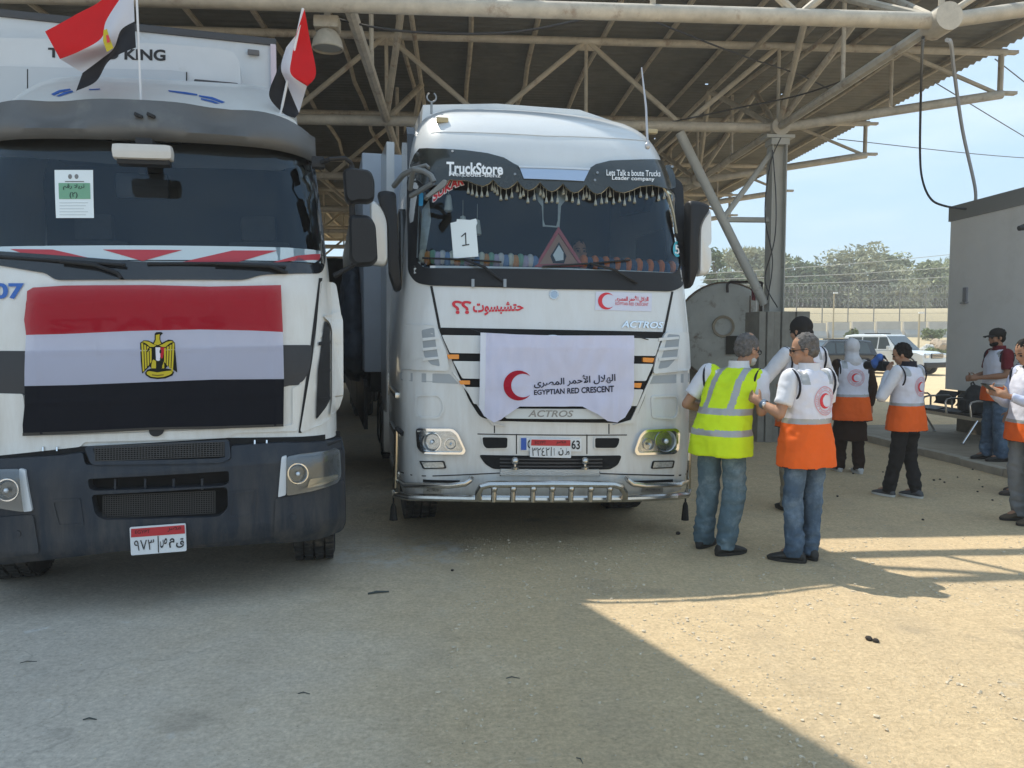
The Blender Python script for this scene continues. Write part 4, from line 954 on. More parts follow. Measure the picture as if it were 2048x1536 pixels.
A.pan('white_card',[(1118,490),(1127,505),(1127,520),(1112,522),(1106,510)],-.038,.005,paperm,tri)
A.pan('dark_hole',[(1118,484),(1133,512),(1128,527),(1106,526),(1101,512)],-.041,.003,blackp,tri)
def cushion(pts,cols,n,r,label):
    q=empty('dashboard_cushion',(0,0,0),0,label,'cushion'); q.matrix_world=Matrix.Translation(A.root.location)@Matrix.Rotation(MYAW,4,'Z')
    for k in range(n):
        t=k/(n-1); px_=pts[0][0]+(pts[1][0]-pts[0][0])*t; py_=pts[0][1]+(pts[1][1]-pts[0][1])*t+(2 if k%2 else -1)
        x,z=A.px(px_,py_); bm=bmesh.new(); sphere(bm,(x,A.f(x,z)+.07,z),(r*.72,r,r*1.15),12,8); A.fin('bolster_segment',bm,cols[k%len(cols)],q)
cushion([(848,512),(1074,522)],[mat('plush_%d'%i,c,.9) for i,c in enumerate([(.6,.6,.5),(.55,.25,.08),(.2,.4,.3),(.45,.4,.55),(.6,.6,.6),(.15,.25,.45)])],24,.05,'row of many coloured plush segments along the lorry dashboard')
cushion([(1172,524),(1360,536)],[mat('plush_o',(.55,.16,.04),.9),mat('plush_b',(.03,.07,.15),.9)],18,.055,'blue and orange striped plush bolster along the lorry dashboard')
for i,(x0,y0,y1,w_) in enumerate([(899,385,420,13),(928,428,452,12),(957,436,468,9)]):
    x,z=A.px(x0,y0); x2,z2=A.px(x0,y1); h=z-z2; y=A.f(x,z)+.06; q=empty('hanging_ornament',(0,0,0),0,['pale flower shaped air freshener hanging near the red nickname sticker','pale bell shaped ornament hanging above the numbered paper','slim pale ornament hanging beside the numbered paper'][i],'ornament'); q.matrix_world=Matrix.Translation(A.root.location)@Matrix.Rotation(MYAW,4,'Z')
    bm=bmesh.new(); lathe(bm,[(0,0),(.02,-.01),(.028,-h*.4),(.036,-h*.9),(.02,-h),(0,-h)],14,Matrix.Translation((x,y,z))); A.fin('ornament_body',bm,mat('ornament_pale',(.5,.52,.48),.5),q)
    bm=bmesh.new(); tube(bm,[(x,y,z),(x,y,z+.12)],.002,4); A.fin('string',bm,cream,q)
A.pan('centre_drape',[(1070,372),(1086,380),(1087,440),(1090,450),(1113,452),(1116,440),(1117,382),(1138,373),(1130,402),(1122,412),(1119,455),(1086,453),(1084,412),(1076,402)],-.05,.01,mat('drape_grey',(.42,.45,.43),.9,var=.3,vscale=14))
A.pan('side_curtain',[(838,520),(844,420),(858,400),(862,440),(852,500),(848,525)],-.05,.01,mat('drape_grey',(.2,.22,.21)))
inside('mascot_sticker',circ(1355,498,9,16,20),mat('cyan_sticker',(.05,.40,.50),.5),'round blue sticker with the number five in the windscreen corner','sticker',-.006,0)
A.text('5',[(1350,508),(1360,508),(1360,489),(1350,489)],whiteink,.0075,[o for o in bpy.data.objects if o.name=='mascot_sticker'][0] if False else None,bold=.02)
inside('mascot_sticker',fillet([(838,384),(847,386),(846,412),(837,412)],3),mat('blue_sticker',(.03,.30,.55),.5),'small blue sticker high in the windscreen by the mirror bracket','sticker',-.006,0)
v_,f_=text_mesh('SUKAR',.04)
def suk(x,y,g=0):
    t_=x; bx=866+62*t_; by=405-36*t_+10*t_*(1-t_)*-2; n_=Vector((-.45,-.9)); return (bx+n_.x*y*18*.3+(y*3), by-y*19)
st=empty('name_sticker',(0,0,0),0,'red outlined nickname sticker curving in the banner lorry windscreen corner','sticker'); st.matrix_world=Matrix.Translation(A.root.location)@Matrix.Rotation(MYAW,4,'Z')
A.decal('lettering',[suk(x,y) for x,y in v_],f_,mat('sukar_red',(.62,.04,.06),.5),.009,st)
v2,f2=text_mesh('SUKAR',.11); A.decal('outline',[suk(-.02+x*1.04,-.08+y*1.16) for x,y in v2],f2,whiteink,.0065,st)
# roof details
for x,y in ((884,242),(1306,262)):
    xx,zz=A.px(x,y); bm=bmesh.new(); box(bm,(xx,A.f(xx,zz)-.015,zz),(.10,.06,.045),None,.014); A.fin('roof_marker_lamp',bm,mat('marker_yellow',(.45,.36,.20),.4))
A.pan('roof_crease',[(862,262),(1090,268),(1300,281),(1300,284),(1090,271.5),(862,265)],.006,.01,silver,step=.06)
q1=A.pxy(1295,292,.44); q2=A.pxy(1292,215,.52); q3=A.pxy(1283,135,.62); bm=bmesh.new(); tube(bm,[q1,q2,q3],[.012,.010,.006],8); sphere(bm,q1,(.025,.02,.03)); A.fin('antenna',bm,mat('antenna_grey',(.5,.5,.52),.4,.4))
q=A.pxy(863,204,.95); bm=bmesh.new(); tube(bm,[q+Vector((.04*math.cos(a),0,.04+.04*math.sin(a))) for a in [R(120+300*k/12) for k in range(13)]],.008,6); tube(bm,[q,q-Vector((0,0,.10))],.010,6); A.fin('roof_hook',bm,mat('dull_metal',(.3,.3,.3)))
bm=bmesh.new(); box(bm,(.0,1.75,3.87),(.62,.55,.05),None,.02); A.fin('roof_hatch',bm,mat('hatch_blue',(.05,.07,.12),.3))
bm=bmesh.new(); rr=[]
for k in range(9):
    t_=k/8; y=1.3+1.0*t_; rr.append([(-1.0+.0*t_,y,3.5+.02*t_),(-.98,y,3.80+.06*t_),(-.3,y,3.86+.06*t_),(.5,y,3.86+.05*t_),(.98,y,3.74+.06*t_),(1.0,y,3.5)])
loft(bm,rr); A.fin('roof_spoiler',bm,silver)
# black side window and side deflectors behind the door
for s_ in (-1,1):
    bm=bmesh.new(); q=[(.95,3.0),(1.02,3.46),(1.1,3.54),(1.62,3.56),(1.7,3.48),(1.72,2.95),(1.1,2.9)]
    rr=[[(s_*(1.075+dx),y,z) for y,z in q] for dx in (0,.07)]; loft(bm,rr); A.fin('side_window',bm,blackg)
    bm=bmesh.new(); rr=[]
    for z in (.9,1.6,2.4,3.2,3.7): rr.append([(s_*1.18,2.3,z),(s_*1.26,2.3,z),(s_*1.29,2.95,z),(s_*1.24,2.95,z)])
    loft(bm,rr); A.fin('side_deflector',bm,silver)
    bm=bmesh.new(); box(bm,(s_*1.2,1.15,2.45),(.06,.75,.65),None,.02); A.fin('door_glass',bm,blackg)
    for k in range(3): 
        bm=bmesh.new(); box(bm,(s_*1.245,1.0,.55+.33*k),(.06,.9,.05),None,.015); A.fin('door_step',bm,stainless)
# bonnet lines, grille
for q in ([(860,572),(865,572),(882,658),(877,658)],[(1343,583),(1347,583),(1330,668),(1325,668)]): A.pan('panel_gap',q,.004,.006,gapm)
A.pan('grille_backing',fillet([(876,655),(1331,664),(1318,700),(1288,800),(1272,836),(1244,846),(988,842),(960,834),(938,800),(895,700)],8),.004,.008,darkm)
for q in ([(884,670),(1322,677),(1311,712),(900,706)],[(906,722),(1307,728),(1292,762),(925,757)],[(931,774),(1287,779),(1274,812),(948,808)]): A.pan('grille_slat',q,.035,.04,silver,r=3)
A.pan('grille_plate',[(1000,817),(1232,818),(1222,838),(1012,837)],.045,.04,mat('plate_pale',(.62,.66,.67),.35),r=3)
A.text('ACTROS',[(1056,834),(1147,834),(1147,821),(1056,820)],mat('chrome_grey',(.25,.26,.27),.3,.6),.049,bold=.02,shear=.25)
for q in ([(894,709),(918,709),(918,718),(897,718)],[(918,761),(940,761),(940,769),(921,769)],[(1286,715),(1309,716),(1306,725),(1286,724)],[(1268,766),(1284,766),(1281,776),(1268,775)]): A.pan('marker_lamp',q,.03,.03,amber,r=1.5)
# star badge on the grille, ring emblem on the bonnet
cx_,cz_=A.px(1106,716,off=.05); sc_=.17
bm=bmesh.new(); yb=A.f(cx_,cz_)-.03
tube(bm,[(cx_+sc_*math.cos(2*math.pi*k/40),yb,cz_+sc_*math.sin(2*math.pi*k/40)) for k in range(40)],.014,8,closed=True)
for k in range(3):
    a=R(90+120*k); tube(bm,[(cx_,yb,cz_),(cx_+sc_*math.cos(a),yb,cz_+sc_*math.sin(a))],[.03,.006],6)
A.fin('grille_badge',bm,chromel)
A.pan('bonnet_badge',circ(1108,589,9.5,9.5,24),.008,.01,mat('badge_silver',(.55,.58,.6),.25,.7),holes=[circ(1108,589,7,7,20)]); A.pan('bonnet_badge_disc',circ(1108,589,7,7,20),.004,.004,mat('badge_blue',(.38,.46,.55),.3,.5))
A.text(arab('حتشبسوت'),[(946,632),(1047,627),(1047,604),(946,602)],redink,.006,bold=.03); A.text('؟؟',[(904,628),(943,628),(943,602),(904,601)],redink,.006,bold=.03)
stk=A.pan('crescent_sticker',[(1192,583),(1304,587),(1303,623),(1190,620)],.004,.0,mat('sticker_white',(.62,.64,.76),.4))
cv=crescent(1213,602,17,20); A.pan('sticker_crescent',cv,.007,.0,redink,stk)
A.text(arab('الهلال الأحمر المصرى'),[(1231,604),(1297,605),(1297,592),(1231,591)],redink,.007,stk,bold=.03); A.text('EGYPTIAN RED CRESCENT',[(1231,610),(1297,612),(1297,606),(1231,604)],redink,.007,stk)
A.text('ACTROS',[(1243,655),(1327,657),(1327,644),(1243,641)],chromel,.010,bold=.02,shear=.25)
# corner panels, vents, pockets
for q,vq in (([(806,648),(871,651),(893,703),(899,742),(800,738)],[(843,660),(868,655),(872,690),(880,733),(862,729),(848,712)]),([(1331,664),(1378,664),(1382,740),(1306,748),(1313,712)],[(1336,668),(1360,670),(1354,715),(1336,735),(1316,738),(1328,700)])):
    A.pan('corner_panel',q,.035,.05,silver,r=8); A.pan('corner_vent',vq,.037,.0,mat('vent_shade',(.30,.33,.36),.5),r=4)
    x0=min(p[0] for p in vq); x1=max(p[0] for p in vq)
    for yy in (676,696,716): A.pan('vent_rib',[(x0+2,yy),(x1-2,yy-3),(x1-2,yy+2),(x0+2,yy+6)],.046,.01,silver)
for q in ([(830,789),(878,788),(888,800),(890,820),(880,838),(836,838),(828,825)],[(1302,792),(1356,790),(1360,800),(1358,832),(1350,840),(1304,836)]):
    A.pan('step_pocket_rim',q,.012,.02,silver,r=6,holes=[fillet([((p[0]-sum(a[0] for a in q)/len(q))*.84+sum(a[0] for a in q)/len(q),(p[1]-sum(a[1] for a in q)/len(q))*.84+sum(a[1] for a in q)/len(q)) for p in q],5)])
for q in ([(800,744),(900,748),(918,768),(800,760)],[(1292,768),(1306,752),(1380,746),(1381,764)]): A.pan('corner_undercut',q,.003,.006,mat('undercut_shade',(.36,.39,.42),.5),r=4)  # grey strip paints the shade under the corner panel
for q in ([(905,745),(909,744),(985,845),(1010,852),(985,851)],[(1306,752),(1302,752),(1262,840),(1226,850),(1268,846)]): A.pan('grille_rim',q,.02,.03,silver)
# bumper : lower parts
def gap(*q): A.pan('panel_gap',list(q),.003,.005,gapm)
gap((800,943),(1000,945),(1000,947),(800,945)); gap((1200,946),(1376,943),(1376,945),(1200,948)); gap((988,846),(990,846),(990,866),(988,866)); gap((1217,848),(1219,848),(1219,868),(1217,868))
gap((955,867),(1254,869),(1254,871),(955,869)); gap((1032,868),(1034,868),(1034,908),(1032,908)); gap((1173,869),(1175,869),(1175,908),(1173,908)); gap((1000,942),(1002,942),(1002,952),(1000,952)); gap((1198,943),(1200,943),(1200,952),(1198,952))
for q in ([(962,872),(1018,873),(1017,898),(970,899),(964,890)],[(1188,874),(1242,874),(1240,888),(1234,898),(1188,898)]): 
    A.pan('air_slot_rim',q,.012,.02,silver,r=4); A.pan('air_slot',[((p[0]-(q[0][0]+q[1][0])/2)*.9+(q[0][0]+q[1][0])/2,(p[1]-886)*.82+886) for p in q],.016,.01,darkm,r=4)
A.pan('lower_grille',[(958,910),(1244,911),(1236,930),(1220,939),(986,938),(970,928)],.006,.01,darkm,r=6)
for y in (917,924,931): A.pan('lower_grille_bar',[(1000,y),(1205,y+.5),(1205,y+3),(1000,y+2.5)],.012,.008,mat('bar_dark',(.05,.05,.055),.5))
A.pan('tread_plate',[(1002,938),(1198,939),(1200,951),(1000,950)],.025,.03,mat('tread_alu',(.5,.52,.53),.4,.5,bump=.6,bscale=90))
for x in (1030,1170):
    xx,zz=A.px(x,922,off=.06); bm=bmesh.new(); sphere(bm,(xx,A.f(xx,zz)-.06,zz),.030); lathe(bm,[(0,-.065),(.028,-.065),(.03,-.05),(.012,-.04),(.012,0)],14,Matrix.Translation((xx,A.f(xx,zz)-.06,zz))); A.fin('knob',bm,stainless)
def hl2(outl,b,rb):
    h=headlamp(A,A.f,outl,None,b,rb); c=(sum(p[0] for p in outl)/len(outl),sum(p[1] for p in outl)/len(outl))
    A.pan('lamp_rim',fillet([((p[0]-c[0])*1.06+c[0],(p[1]-c[1])*1.1+c[1]) for p in outl],8),.04,.04,chromel,h,holes=[fillet([((p[0]-c[0])*.94+c[0],(p[1]-c[1])*.90+c[1]) for p in outl],7)])
    A.pan('lamp_bowl',fillet([((p[0]-c[0])*.95+c[0],(p[1]-c[1])*.92+c[1]) for p in outl],7),.0115,.0,mat('bowl_silver',(.55,.56,.57),.22,.85,var=.3,vscale=25),h)
hl2([(834,859),(904,860),(914,868),(929,900),(925,907),(850,906),(837,897)],[(863,884),(901,888)],[20,12])
hl2([(1292,862),(1352,859),(1358,866),(1356,898),(1349,906),(1276,908),(1272,900),(1282,872)],[(1331,882),(1297,888)],[20,11])
for q in ([(838,922),(889,922),(893,937),(846,938)],[(1306,922),(1350,921),(1347,936),(1302,938)]):
    h=bpy.data.objects.new('fog_lamp',None); COL.objects.link(h); h.parent=A.root
    A.pan('lamp_rim',q,.010,.02,blackp,h,r=3); c=(sum(p[0] for p in q)/4,sum(p[1] for p in q)/4)
    A.pan('lamp_lens',[((p[0]-c[0])*.85+c[0],(p[1]-c[1])*.7+c[1]) for p in q],.014,.01,mat('fog_lens',(.5,.5,.48),.2,.4,var=.4,vscale=60),h,r=2)
# plates
npl=bpy.data.objects.new('number_plate',None); COL.objects.link(npl); npl.parent=A.root
A.pan('euro_plate',[(1041,875),(1163,877),(1163,903),(1041,901)],.012,.014,platew,npl,r=2); A.pan('euro_strip',[(1042,876),(1053,876),(1053,900),(1042,900)],.015,.0,mat('euro_blue',(.03,.10,.42),.5),npl)
A.text('G',[(1055,897),(1064,897),(1064,880),(1055,880)],ink,.015,npl,bold=.02); A.text('63',[(1143,898),(1160,899),(1160,881),(1143,880)],ink,.015,npl,bold=.02)
A.pan('plate_base',[(1061,877),(1143,878),(1142,916),(1060,914)],.030,.012,platew,npl,r=2); A.pan('plate_band',[(1063,879),(1141,880),(1141,892),(1062,891)],.033,.0,plater,npl)
A.pan('plate_divider',[(1102,894),(1103.5,894),(1103,912),(1101.5,912)],.033,.0,ink,npl)
A.text('٣٢٤٢',[(1064,912),(1099,912),(1099,895),(1064,895)],ink,.034,npl)
for ch,x0,x1 in (('أ',1107,1110),('ن',1117,1127),('ط',1130,1139)): A.text(ch,[(x0,911),(x1,911),(x1,896),(x0,896)],ink,.034,npl,bold=.02)
A.text('EGYPT',[(1070,888),(1092,888),(1092,882),(1070,882)],ink,.035,npl); A.text(arab('مصر'),[(1112,889),(1132,889),(1132,882),(1112,882)],ink,.035,npl)
# bull bar
bb=bpy.data.objects.new('bull_bar',None); COL.objects.link(bb); bb.parent=A.root
A.bar('lower_tube',[(788,978,.03),(792,990,.06),(820,994,.10),(960,997,.12),(1104,998,.12),(1250,997,.12),(1350,993,.10),(1373,990,.06),(1378,978,.03)],.030,stainless,bb)
A.bar('hoop',[(957,998,.14),(957,985,.15),(963,973,.16),(978,969,.16),(1104,968,.16),(1228,969,.16),(1242,973,.16),(1249,985,.15),(1249,998,.14)],.028,stainless,bb)
A.bar('side_tube',[(796,962,.03),(810,970,.09),(900,972,.11),(930,968,.11),(940,961,.09),(943,956,.05)],.022,stainless,bb); A.bar('side_tube',[(1376,962,.03),(1360,969,.09),(1290,971,.11),(1266,968,.11),(1257,961,.09),(1253,956,.05)],.022,stainless,bb)
for x in (988,1026,1066,1104,1142,1181,1219):
    x0,z0=A.px(x,978,off=.15); bm=bmesh.new(); y=A.f(x0,z0)-.15; tube(bm,[(x0,y+.01,z0-.10),(x0,y,z0)],.022,10); sphere(bm,(x0,y-.01,z0+.005),.028,14,8); A.fin('post_lamp',bm,stainless,bb)
A.bar('upright',[(793,858,.02),(792,920,.03),(790,975,.03)],.020,mat('brass_tube',(.5,.45,.36),.25,1.),bb); A.bar('upright',[(1381,866,.02),(1380,920,.03),(1377,975,.03)],.020,mat('brass_tube',(.5,.45,.36),.25,1.),bb)
A.bar('lamp_bracket',[(793,856,.02),(806,868,.01)],.02,blackp,bb)
for q in ([(848,974),(884,974),(882,987),(846,987)],[(1286,974),(1326,974),(1326,985),(1284,985)]):
    o=A.pan('name_plate',q,.03,.02,mat('plate_dull',(.42,.42,.42),.35,.7),bb); A.text('ACTROS',[(q[3][0]+6,q[3][1]-4),(q[2][0]-5,q[2][1]-4),(q[1][0]-5,q[1][1]+4),(q[0][0]+5,q[0][1]+4)],ink,.033,bb,shear=.25)
A.pan('bumper_slot',[(846,959),(920,961),(918,966),(846,964)],.010,.01,darkm); A.pan('bumper_slot',[(1262,962),(1346,959),(1346,964),(1264,967)],.010,.01,darkm)
for x,y0,y1 in ((787,1000,1040),(1371,998,1040)):
    x0,z0=A.px(x,y0,off=.05); x1,z1=A.px(x,y1,off=.05); y=A.f(x0,z0)-.05; bm=bmesh.new(); tube(bm,[(x0,y,z0+.06),(x0,y,z0-.03)],.008,6); tube(bm,[(x0,y,z0-.03),(x0,y,z0-.06),(x0,y,z1)],[.014,.024,.034],9)
    o=A.fin('leather_tassel',bm,mat('tassel_black',(.015,.013,.012),.8)); o.parent=None; o.matrix_world=Matrix.Translation(A.root.location)@Matrix.Rotation(MYAW,4,'Z'); setp(o,'black leather tassel hanging from the bull bar '+('end beside the flagged lorry' if x<900 else 'end beside the men'),'tassel')
# wipers
A.bar('wiper',[(845,516,.02),(930,519,.03),(1003,524,.02)],.008,blackp); A.bar('wiper_arm',[(930,519,.045),(970,535,.05),(1005,562,.03)],.011,blackp)
A.bar('wiper',[(1085,533,.02),(1180,527,.03),(1260,520,.02)],.008,blackp); A.bar('wiper_arm',[(1182,527,.045),(1230,540,.05),(1275,566,.03)],.011,blackp)
# mirrors
def extr(tr,pts,y0,dep,name,m,par,r=8):
    q=[tr.pxy(p[0],p[1],y0) for p in fillet(pts,r,4)]; c=sum(q,Vector())/len(q); bm=bmesh.new()
    loft(bm,[[c+(p-c)*k+Vector((0,dy,0)) for p in q] for k,dy in ((.88,-.03),(.97,-.012),(1,.015),(1,dep-.02),(.95,dep))]); return tr.fin(name,bm,m,par,40)
for side,blk_,wht in (('l',[(754,384),(770,380),(792,384),(796,470),(800,545),(804,580),(790,584),(778,550),(776,460),(772,430),(762,412)],[(741,400),(756,404),(768,420),(775,445),(776,525),(770,532),(741,528)]),
    ('r',[(1377,400),(1400,402),(1421,410),(1408,428),(1398,448),(1394,480),(1394,545),(1384,575),(1374,578)],[(1398,450),(1406,432),(1420,414),(1421,480),(1420,488),(1412,494),(1420,500),(1421,530),(1416,550),(1396,552)])):
    mr=bpy.data.objects.new('side_mirror',None); COL.objects.link(mr); mr.parent=A.root
    extr(A,blk_,.45,.10,'mirror_frame',blackp,mr); extr(A,wht,.47,.16,'mirror_cover',silver,mr)
armg=mat('arm_grey',(.16,.17,.17),.4,coat=.2)
fm=bpy.data.objects.new('kerb_mirror',None); COL.objects.link(fm); fm.parent=A.root
def arm(pts,r): 
    bm=bmesh.new(); tube(bm,[A.pxy(x,y,yy) for x,y,yy in pts],r,8); A.fin('mirror_arm',bm,armg,fm)
arm([(788,372,.5),(806,350,.3),(828,338,.16)],.022); arm([(820,378,.35),(825,345,.2),(828,338,.16),(848,342,.13),(862,352,.10),(868,364,.09)],.022); arm([(822,392,.3),(846,378,.16),(866,366,.1)],.020); arm([(830,336,.18),(852,330,.14),(858,336,.12)],.014)
extr(A,[(848,394),(866,378),(888,358),(896,362),(892,372),(868,388),(852,400)],.06,.07,'mirror_housing',armg,fm,4)
# wheels and chassis, trailer behind
wheel(A,1.0,1.45,.50,.30); wheel(A,-1.0,1.45,.50,.30,-1); wheel(A,.92,5.1,.5,.56); wheel(A,-.92,5.1,.5,.56,-1)
bm=bmesh.new()
for s_ in (-.4,.4): box(bm,(s_,3.6,.9),(.09,6.0,.26))
box(bm,(0,1.45,.5),(1.7,.14,.14)); box(bm,(0,.6,.62),(2.0,.7,.3)); A.fin('chassis',bm,blackp,None,0)
for s_ in (-1,1):
    bm=bmesh.new(); rr=[[(s_*.8,1.45+.62*math.cos(a),.5+.62*math.sin(a)),(s_*1.2,1.45+.62*math.cos(a),.5+.62*math.sin(a)),(s_*1.2,1.45+.65*math.cos(a),.5+.65*math.sin(a)),(s_*.8,1.45+.65*math.cos(a),.5+.65*math.sin(a))] for a in [math.pi*(.02+.96*k/14) for k in range(15)]]; loft(bm,rr); A.fin('mudguard',bm,blackp)
    bm=bmesh.new(); box(bm,(s_*1.12,3.3,.72),(.34,1.3,.62),None,.10); A.fin('fuel_tank',bm,mat('tank_alu',(.5,.5,.5),.35,.8))
    for y in (2.9,3.7): 
        bm=bmesh.new(); box(bm,(s_*1.12,y,.72),(.37,.06,.66),None,.10); A.fin('tank_strap',bm,blackp)
    bm=bmesh.new(); box(bm,(s_*1.24,3.2,1.2),(.03,1.8,.25),None,.01); A.fin('side_skirt',bm,stainless)
tr2=empty('curtain_trailer',(0,0,0),R(13.5),'pale box trailer with bundled tarpaulin behind the banner lorry','trailer'); tr2.location=A.root.location+Vector((-math.sin(MYAW)*3.0,math.cos(MYAW)*3.0,0))+Vector((-.18,0,0))
bm=bmesh.new(); box(bm,(0,6.5,2.55),(2.55,12.6,2.5),None,.02); bobj('box_body',bm,mat('trailer_pale',(.50,.55,.62),.5,var=.08,vscale=2),tr2)
bm=bmesh.new(); box(bm,(0,6.5,1.2),(2.4,12.4,.2)); box(bm,(0,9.5,.75),(1.9,3.6,.4)); bobj('trailer_chassis',bm,blackp,tr2,0)
for k in range(5):
    bm=bmesh.new(); box(bm,(-1.28,.9+2.2*k,.95),(.04,2.1,.55)); bobj('side_guard',bm,blackp,tr2,0)
for x in (-.95,.95):
    for k in range(3):
        bm=bmesh.new(); lathe(bm,[(.28,-.2),(.45,-.2),(.5,-.15),(.5,.15),(.45,.2),(.28,.2),(0,.12)],24,Matrix.Translation((x,8.2+1.3*k,.5))@Matrix.Rotation(R(90),4,'Y')); bobj('trailer_wheel',bm,tyrem,tr2)
blob('bundled_tarpaulin',[lambda b:sphere(b,(-1.38,1.2,1.95),(.16,.5,.62)),lambda b:sphere(b,(-1.36,1.1,1.5),(.20,.55,.35)),lambda b:sphere(b,(-1.34,1.5,2.3),(.10,.4,.35))],.03,mat('tarp_blue',(.06,.075,.10),.6,var=.4,vscale=6),tr2,.06,4,3)
# ================================================================== BANNER AND FLAGS
def cloth(tr,offb,amp,sx,sz,ph):
    def fn(x,z):
        cx=abs(((x+.07)/.34)%1-.5)*.34; cz=abs(((z+.03)/.30)%1-.5)*.30; k=.0055*math.exp(-(cx/.012)**2)+.004*math.exp(-(cz/.012)**2)
        return tr.f(x,z)-offb-k-amp*(noise.noise(Vector((x*sx,z*sz,ph)))+.5*noise.noise(Vector((x*sx*2.7,z*sz*2.2,ph+5))))
    return fn
whitecl=mat('banner_cloth',(.74,.74,.92),.85,spec=.12,var=.02,trans=(.2,.06),bump=.08,bscale=300)
fb=cloth(A,.09,.030,5,2.6,3.)
ban=empty('banner',(0,0,0),0,'white cloth banner with red crescent emblem tied over the lorry grille','banner'); ban.matrix_world=Matrix.Translation(A.root.location)@Matrix.Rotation(MYAW,4,'Z')
bpts=[(961,665),(1036,669),(1110,671),(1190,671),(1268,671),(1268,740),(1268,790),(1262,815),(1250,835),(1235,845),(1215,842),(1195,828),(1165,813),(1040,813),(1022,825),(1002,839),(988,845),(968,832),(958,815),(960,740)]
A.pan('cloth',bpts,.0,.0,whitecl,ban,fn=fb,step=.018,smooth=180)
A.pan('hem',[(961,665),(972,666),(971,740),(969,820),(972,834),(958,815),(960,740)],.002,.0,mat('hem_white',(.70,.72,.80),.85,spec=.12),ban,fn=fb,step=.03)
bred=mat('banner_red',(.36,.012,.03),.8,spec=.12); A.pan('crescent',crescent(1037,771,30,30,sh=.30),.004,.0,bred,ban,fn=fb,step=.04)
bi=mat('banner_ink',(.015,.017,.04),.8,spec=.12)
A.text(arab('الهلال الأحمر المصرى'),[(1068,777),(1231,766),(1231,745),(1068,757)],bi,.005,ban,bold=.018,fn=fb); A.text('EGYPTIAN RED CRESCENT',[(1068,790),(1228,784),(1228,771),(1068,780)],bi,.004,ban,bold=.025,fn=fb)
for (x,y),(x2,y2) in (((961,665),(942,658)),((1268,671),(1298,680))): A.bar('tie_cord',[(x,y,.07),(x2,y2,.03)],.004,ink,ban)
# national flag on the bonnet of the other lorry
L.text('STARS',[(98,664),(452,656),(452,632),(98,638)],mat('letter_grey',(.05,.05,.055),.5),.012,bold=.02)
fl=cloth(L,.040,.013,3.4,2.2,8.)
fcr=mat('flag_red',(.40,.010,.025),.8,spec=.12,var=.05,vscale=2,trans=(.15,.13)); fcw=mat('flag_white',(.60,.62,.78),.8,spec=.12,trans=(.15,.26)); fck=mat('flag_black',(.008,.009,.014),.8,spec=.12,var=.1,vscale=3)
nf=empty('national_flag',(0,0,0),0,'red white and black flag with gold eagle spread over the lorry bonnet','flag'); nf.matrix_world=Matrix.Translation(L.root.location)@Matrix.Rotation(R(14),4,'Z')
rb=[(52,670),(130,668),(260,662),(400,659),(500,661),(566,664)]; wb=[(49,772),(150,770),(300,764),(430,759),(568,758)]
L.pan('red_stripe',[(54,582),(66,575),(130,571),(300,570),(420,573),(562,570)]+rb[::-1]+[(48,640),(53,600)],.0,.0,fcr,nf,fn=fl,step=.018,smooth=180)
L.pan('white_stripe',rb+wb[::-1],.0,.0,fcw,nf,fn=fl,step=.018,smooth=180)
L.pan('black_stripe',wb+[(567,851),(470,853),(300,858),(150,864),(46,870),(45,850),(49,810)],.0,.0,fck,nf,fn=fl,step=.018,smooth=180)
L.pan('taped_edge',[(45,866),(300,855),(567,848),(567,853),(300,860),(45,872)],.003,.0,mat('flag_edge',(.06,.055,.05),.8,spec=.12),nf,fn=fl,step=.05)
# eagle, traced from the flag : built from flat shapes
eg=bpy.data.objects.new('eagle_emblem',None); COL.objects.link(eg); eg.parent=nf
gold=mat('emblem_gold',(.52,.42,.035),.7,spec=.12); eblk=mat('emblem_black',(.012,.014,.012),.8,spec=.12)
def E_(p): return (240+p[0]*160/1755, 640+p[1]*140/1536)
def epan(name,pts,m,off): L.pan(name,[E_(p) for p in pts],off,.0,m,eg,fn=fl,step=.05)
epan('eagle_outline',[(760,300),(800,268),(900,262),(945,292),(920,310),(885,345),(885,440),(920,500),(1060,430),(1150,440),(1205,500),(1215,700),(1255,1150),(1050,1010),(1000,1060),(1150,1090),(1185,1150),(1150,1220),(1000,1280),(820,1295),(660,1275),(560,1210),(548,1160),(600,1090),(690,1060),(650,1020),(485,1180),(455,900),(440,500),(520,445),(620,450),(730,500),(760,420)],eblk,.003)
epan('eagle_head',[(785,330),(870,310),(865,420),(900,520),(830,550),(740,530),(785,440)],gold,.005)
for s_ in (0,1):
    fx=lambda p:(p if not s_ else (1660-p[0],p[1]))
    epan('wing_top',[fx(p) for p in [(465,490),(540,460),(640,480),(720,530),(800,560),(740,590),(660,590),(580,520),(520,490)]],gold,.005)
    for k in range(4): epan('feather',[fx(p) for p in [(465+62*k,505+35*k),(508+62*k,512+38*k),(535+52*k,1110-62*k),(500+52*k,1140-62*k)]],gold,.005)
    epan('tail_tuft',[fx(p) for p in [(720,860),(790,900),(790,1060),(690,1060),(690,980)]],gold,.005)
epan('shield_black',[(675,600),(775,600),(785,880),(730,840)],eblk,.006); epan('shield_white',[(778,600),(880,600),(885,880),(835,900),(790,880)],mat('emblem_white',(.7,.7,.78),.8,spec=.12),.006); epan('shield_red',[(882,600),(985,600),(940,830),(888,870)],mat('emblem_red',(.44,.016,.035),.8,spec=.12),.006)
epan('scroll',[(585,1140),(640,1120),(820,1150),(1010,1120),(1120,1110),(1150,1160),(1100,1200),(960,1250),(820,1260),(680,1245),(590,1190)],gold,.005)
epan('scroll_text',[(700,1190),(820,1205),(960,1190),(960,1215),(820,1232),(700,1215)],mat('emblem_brown',(.2,.15,.02),.8,spec=.12),.007)
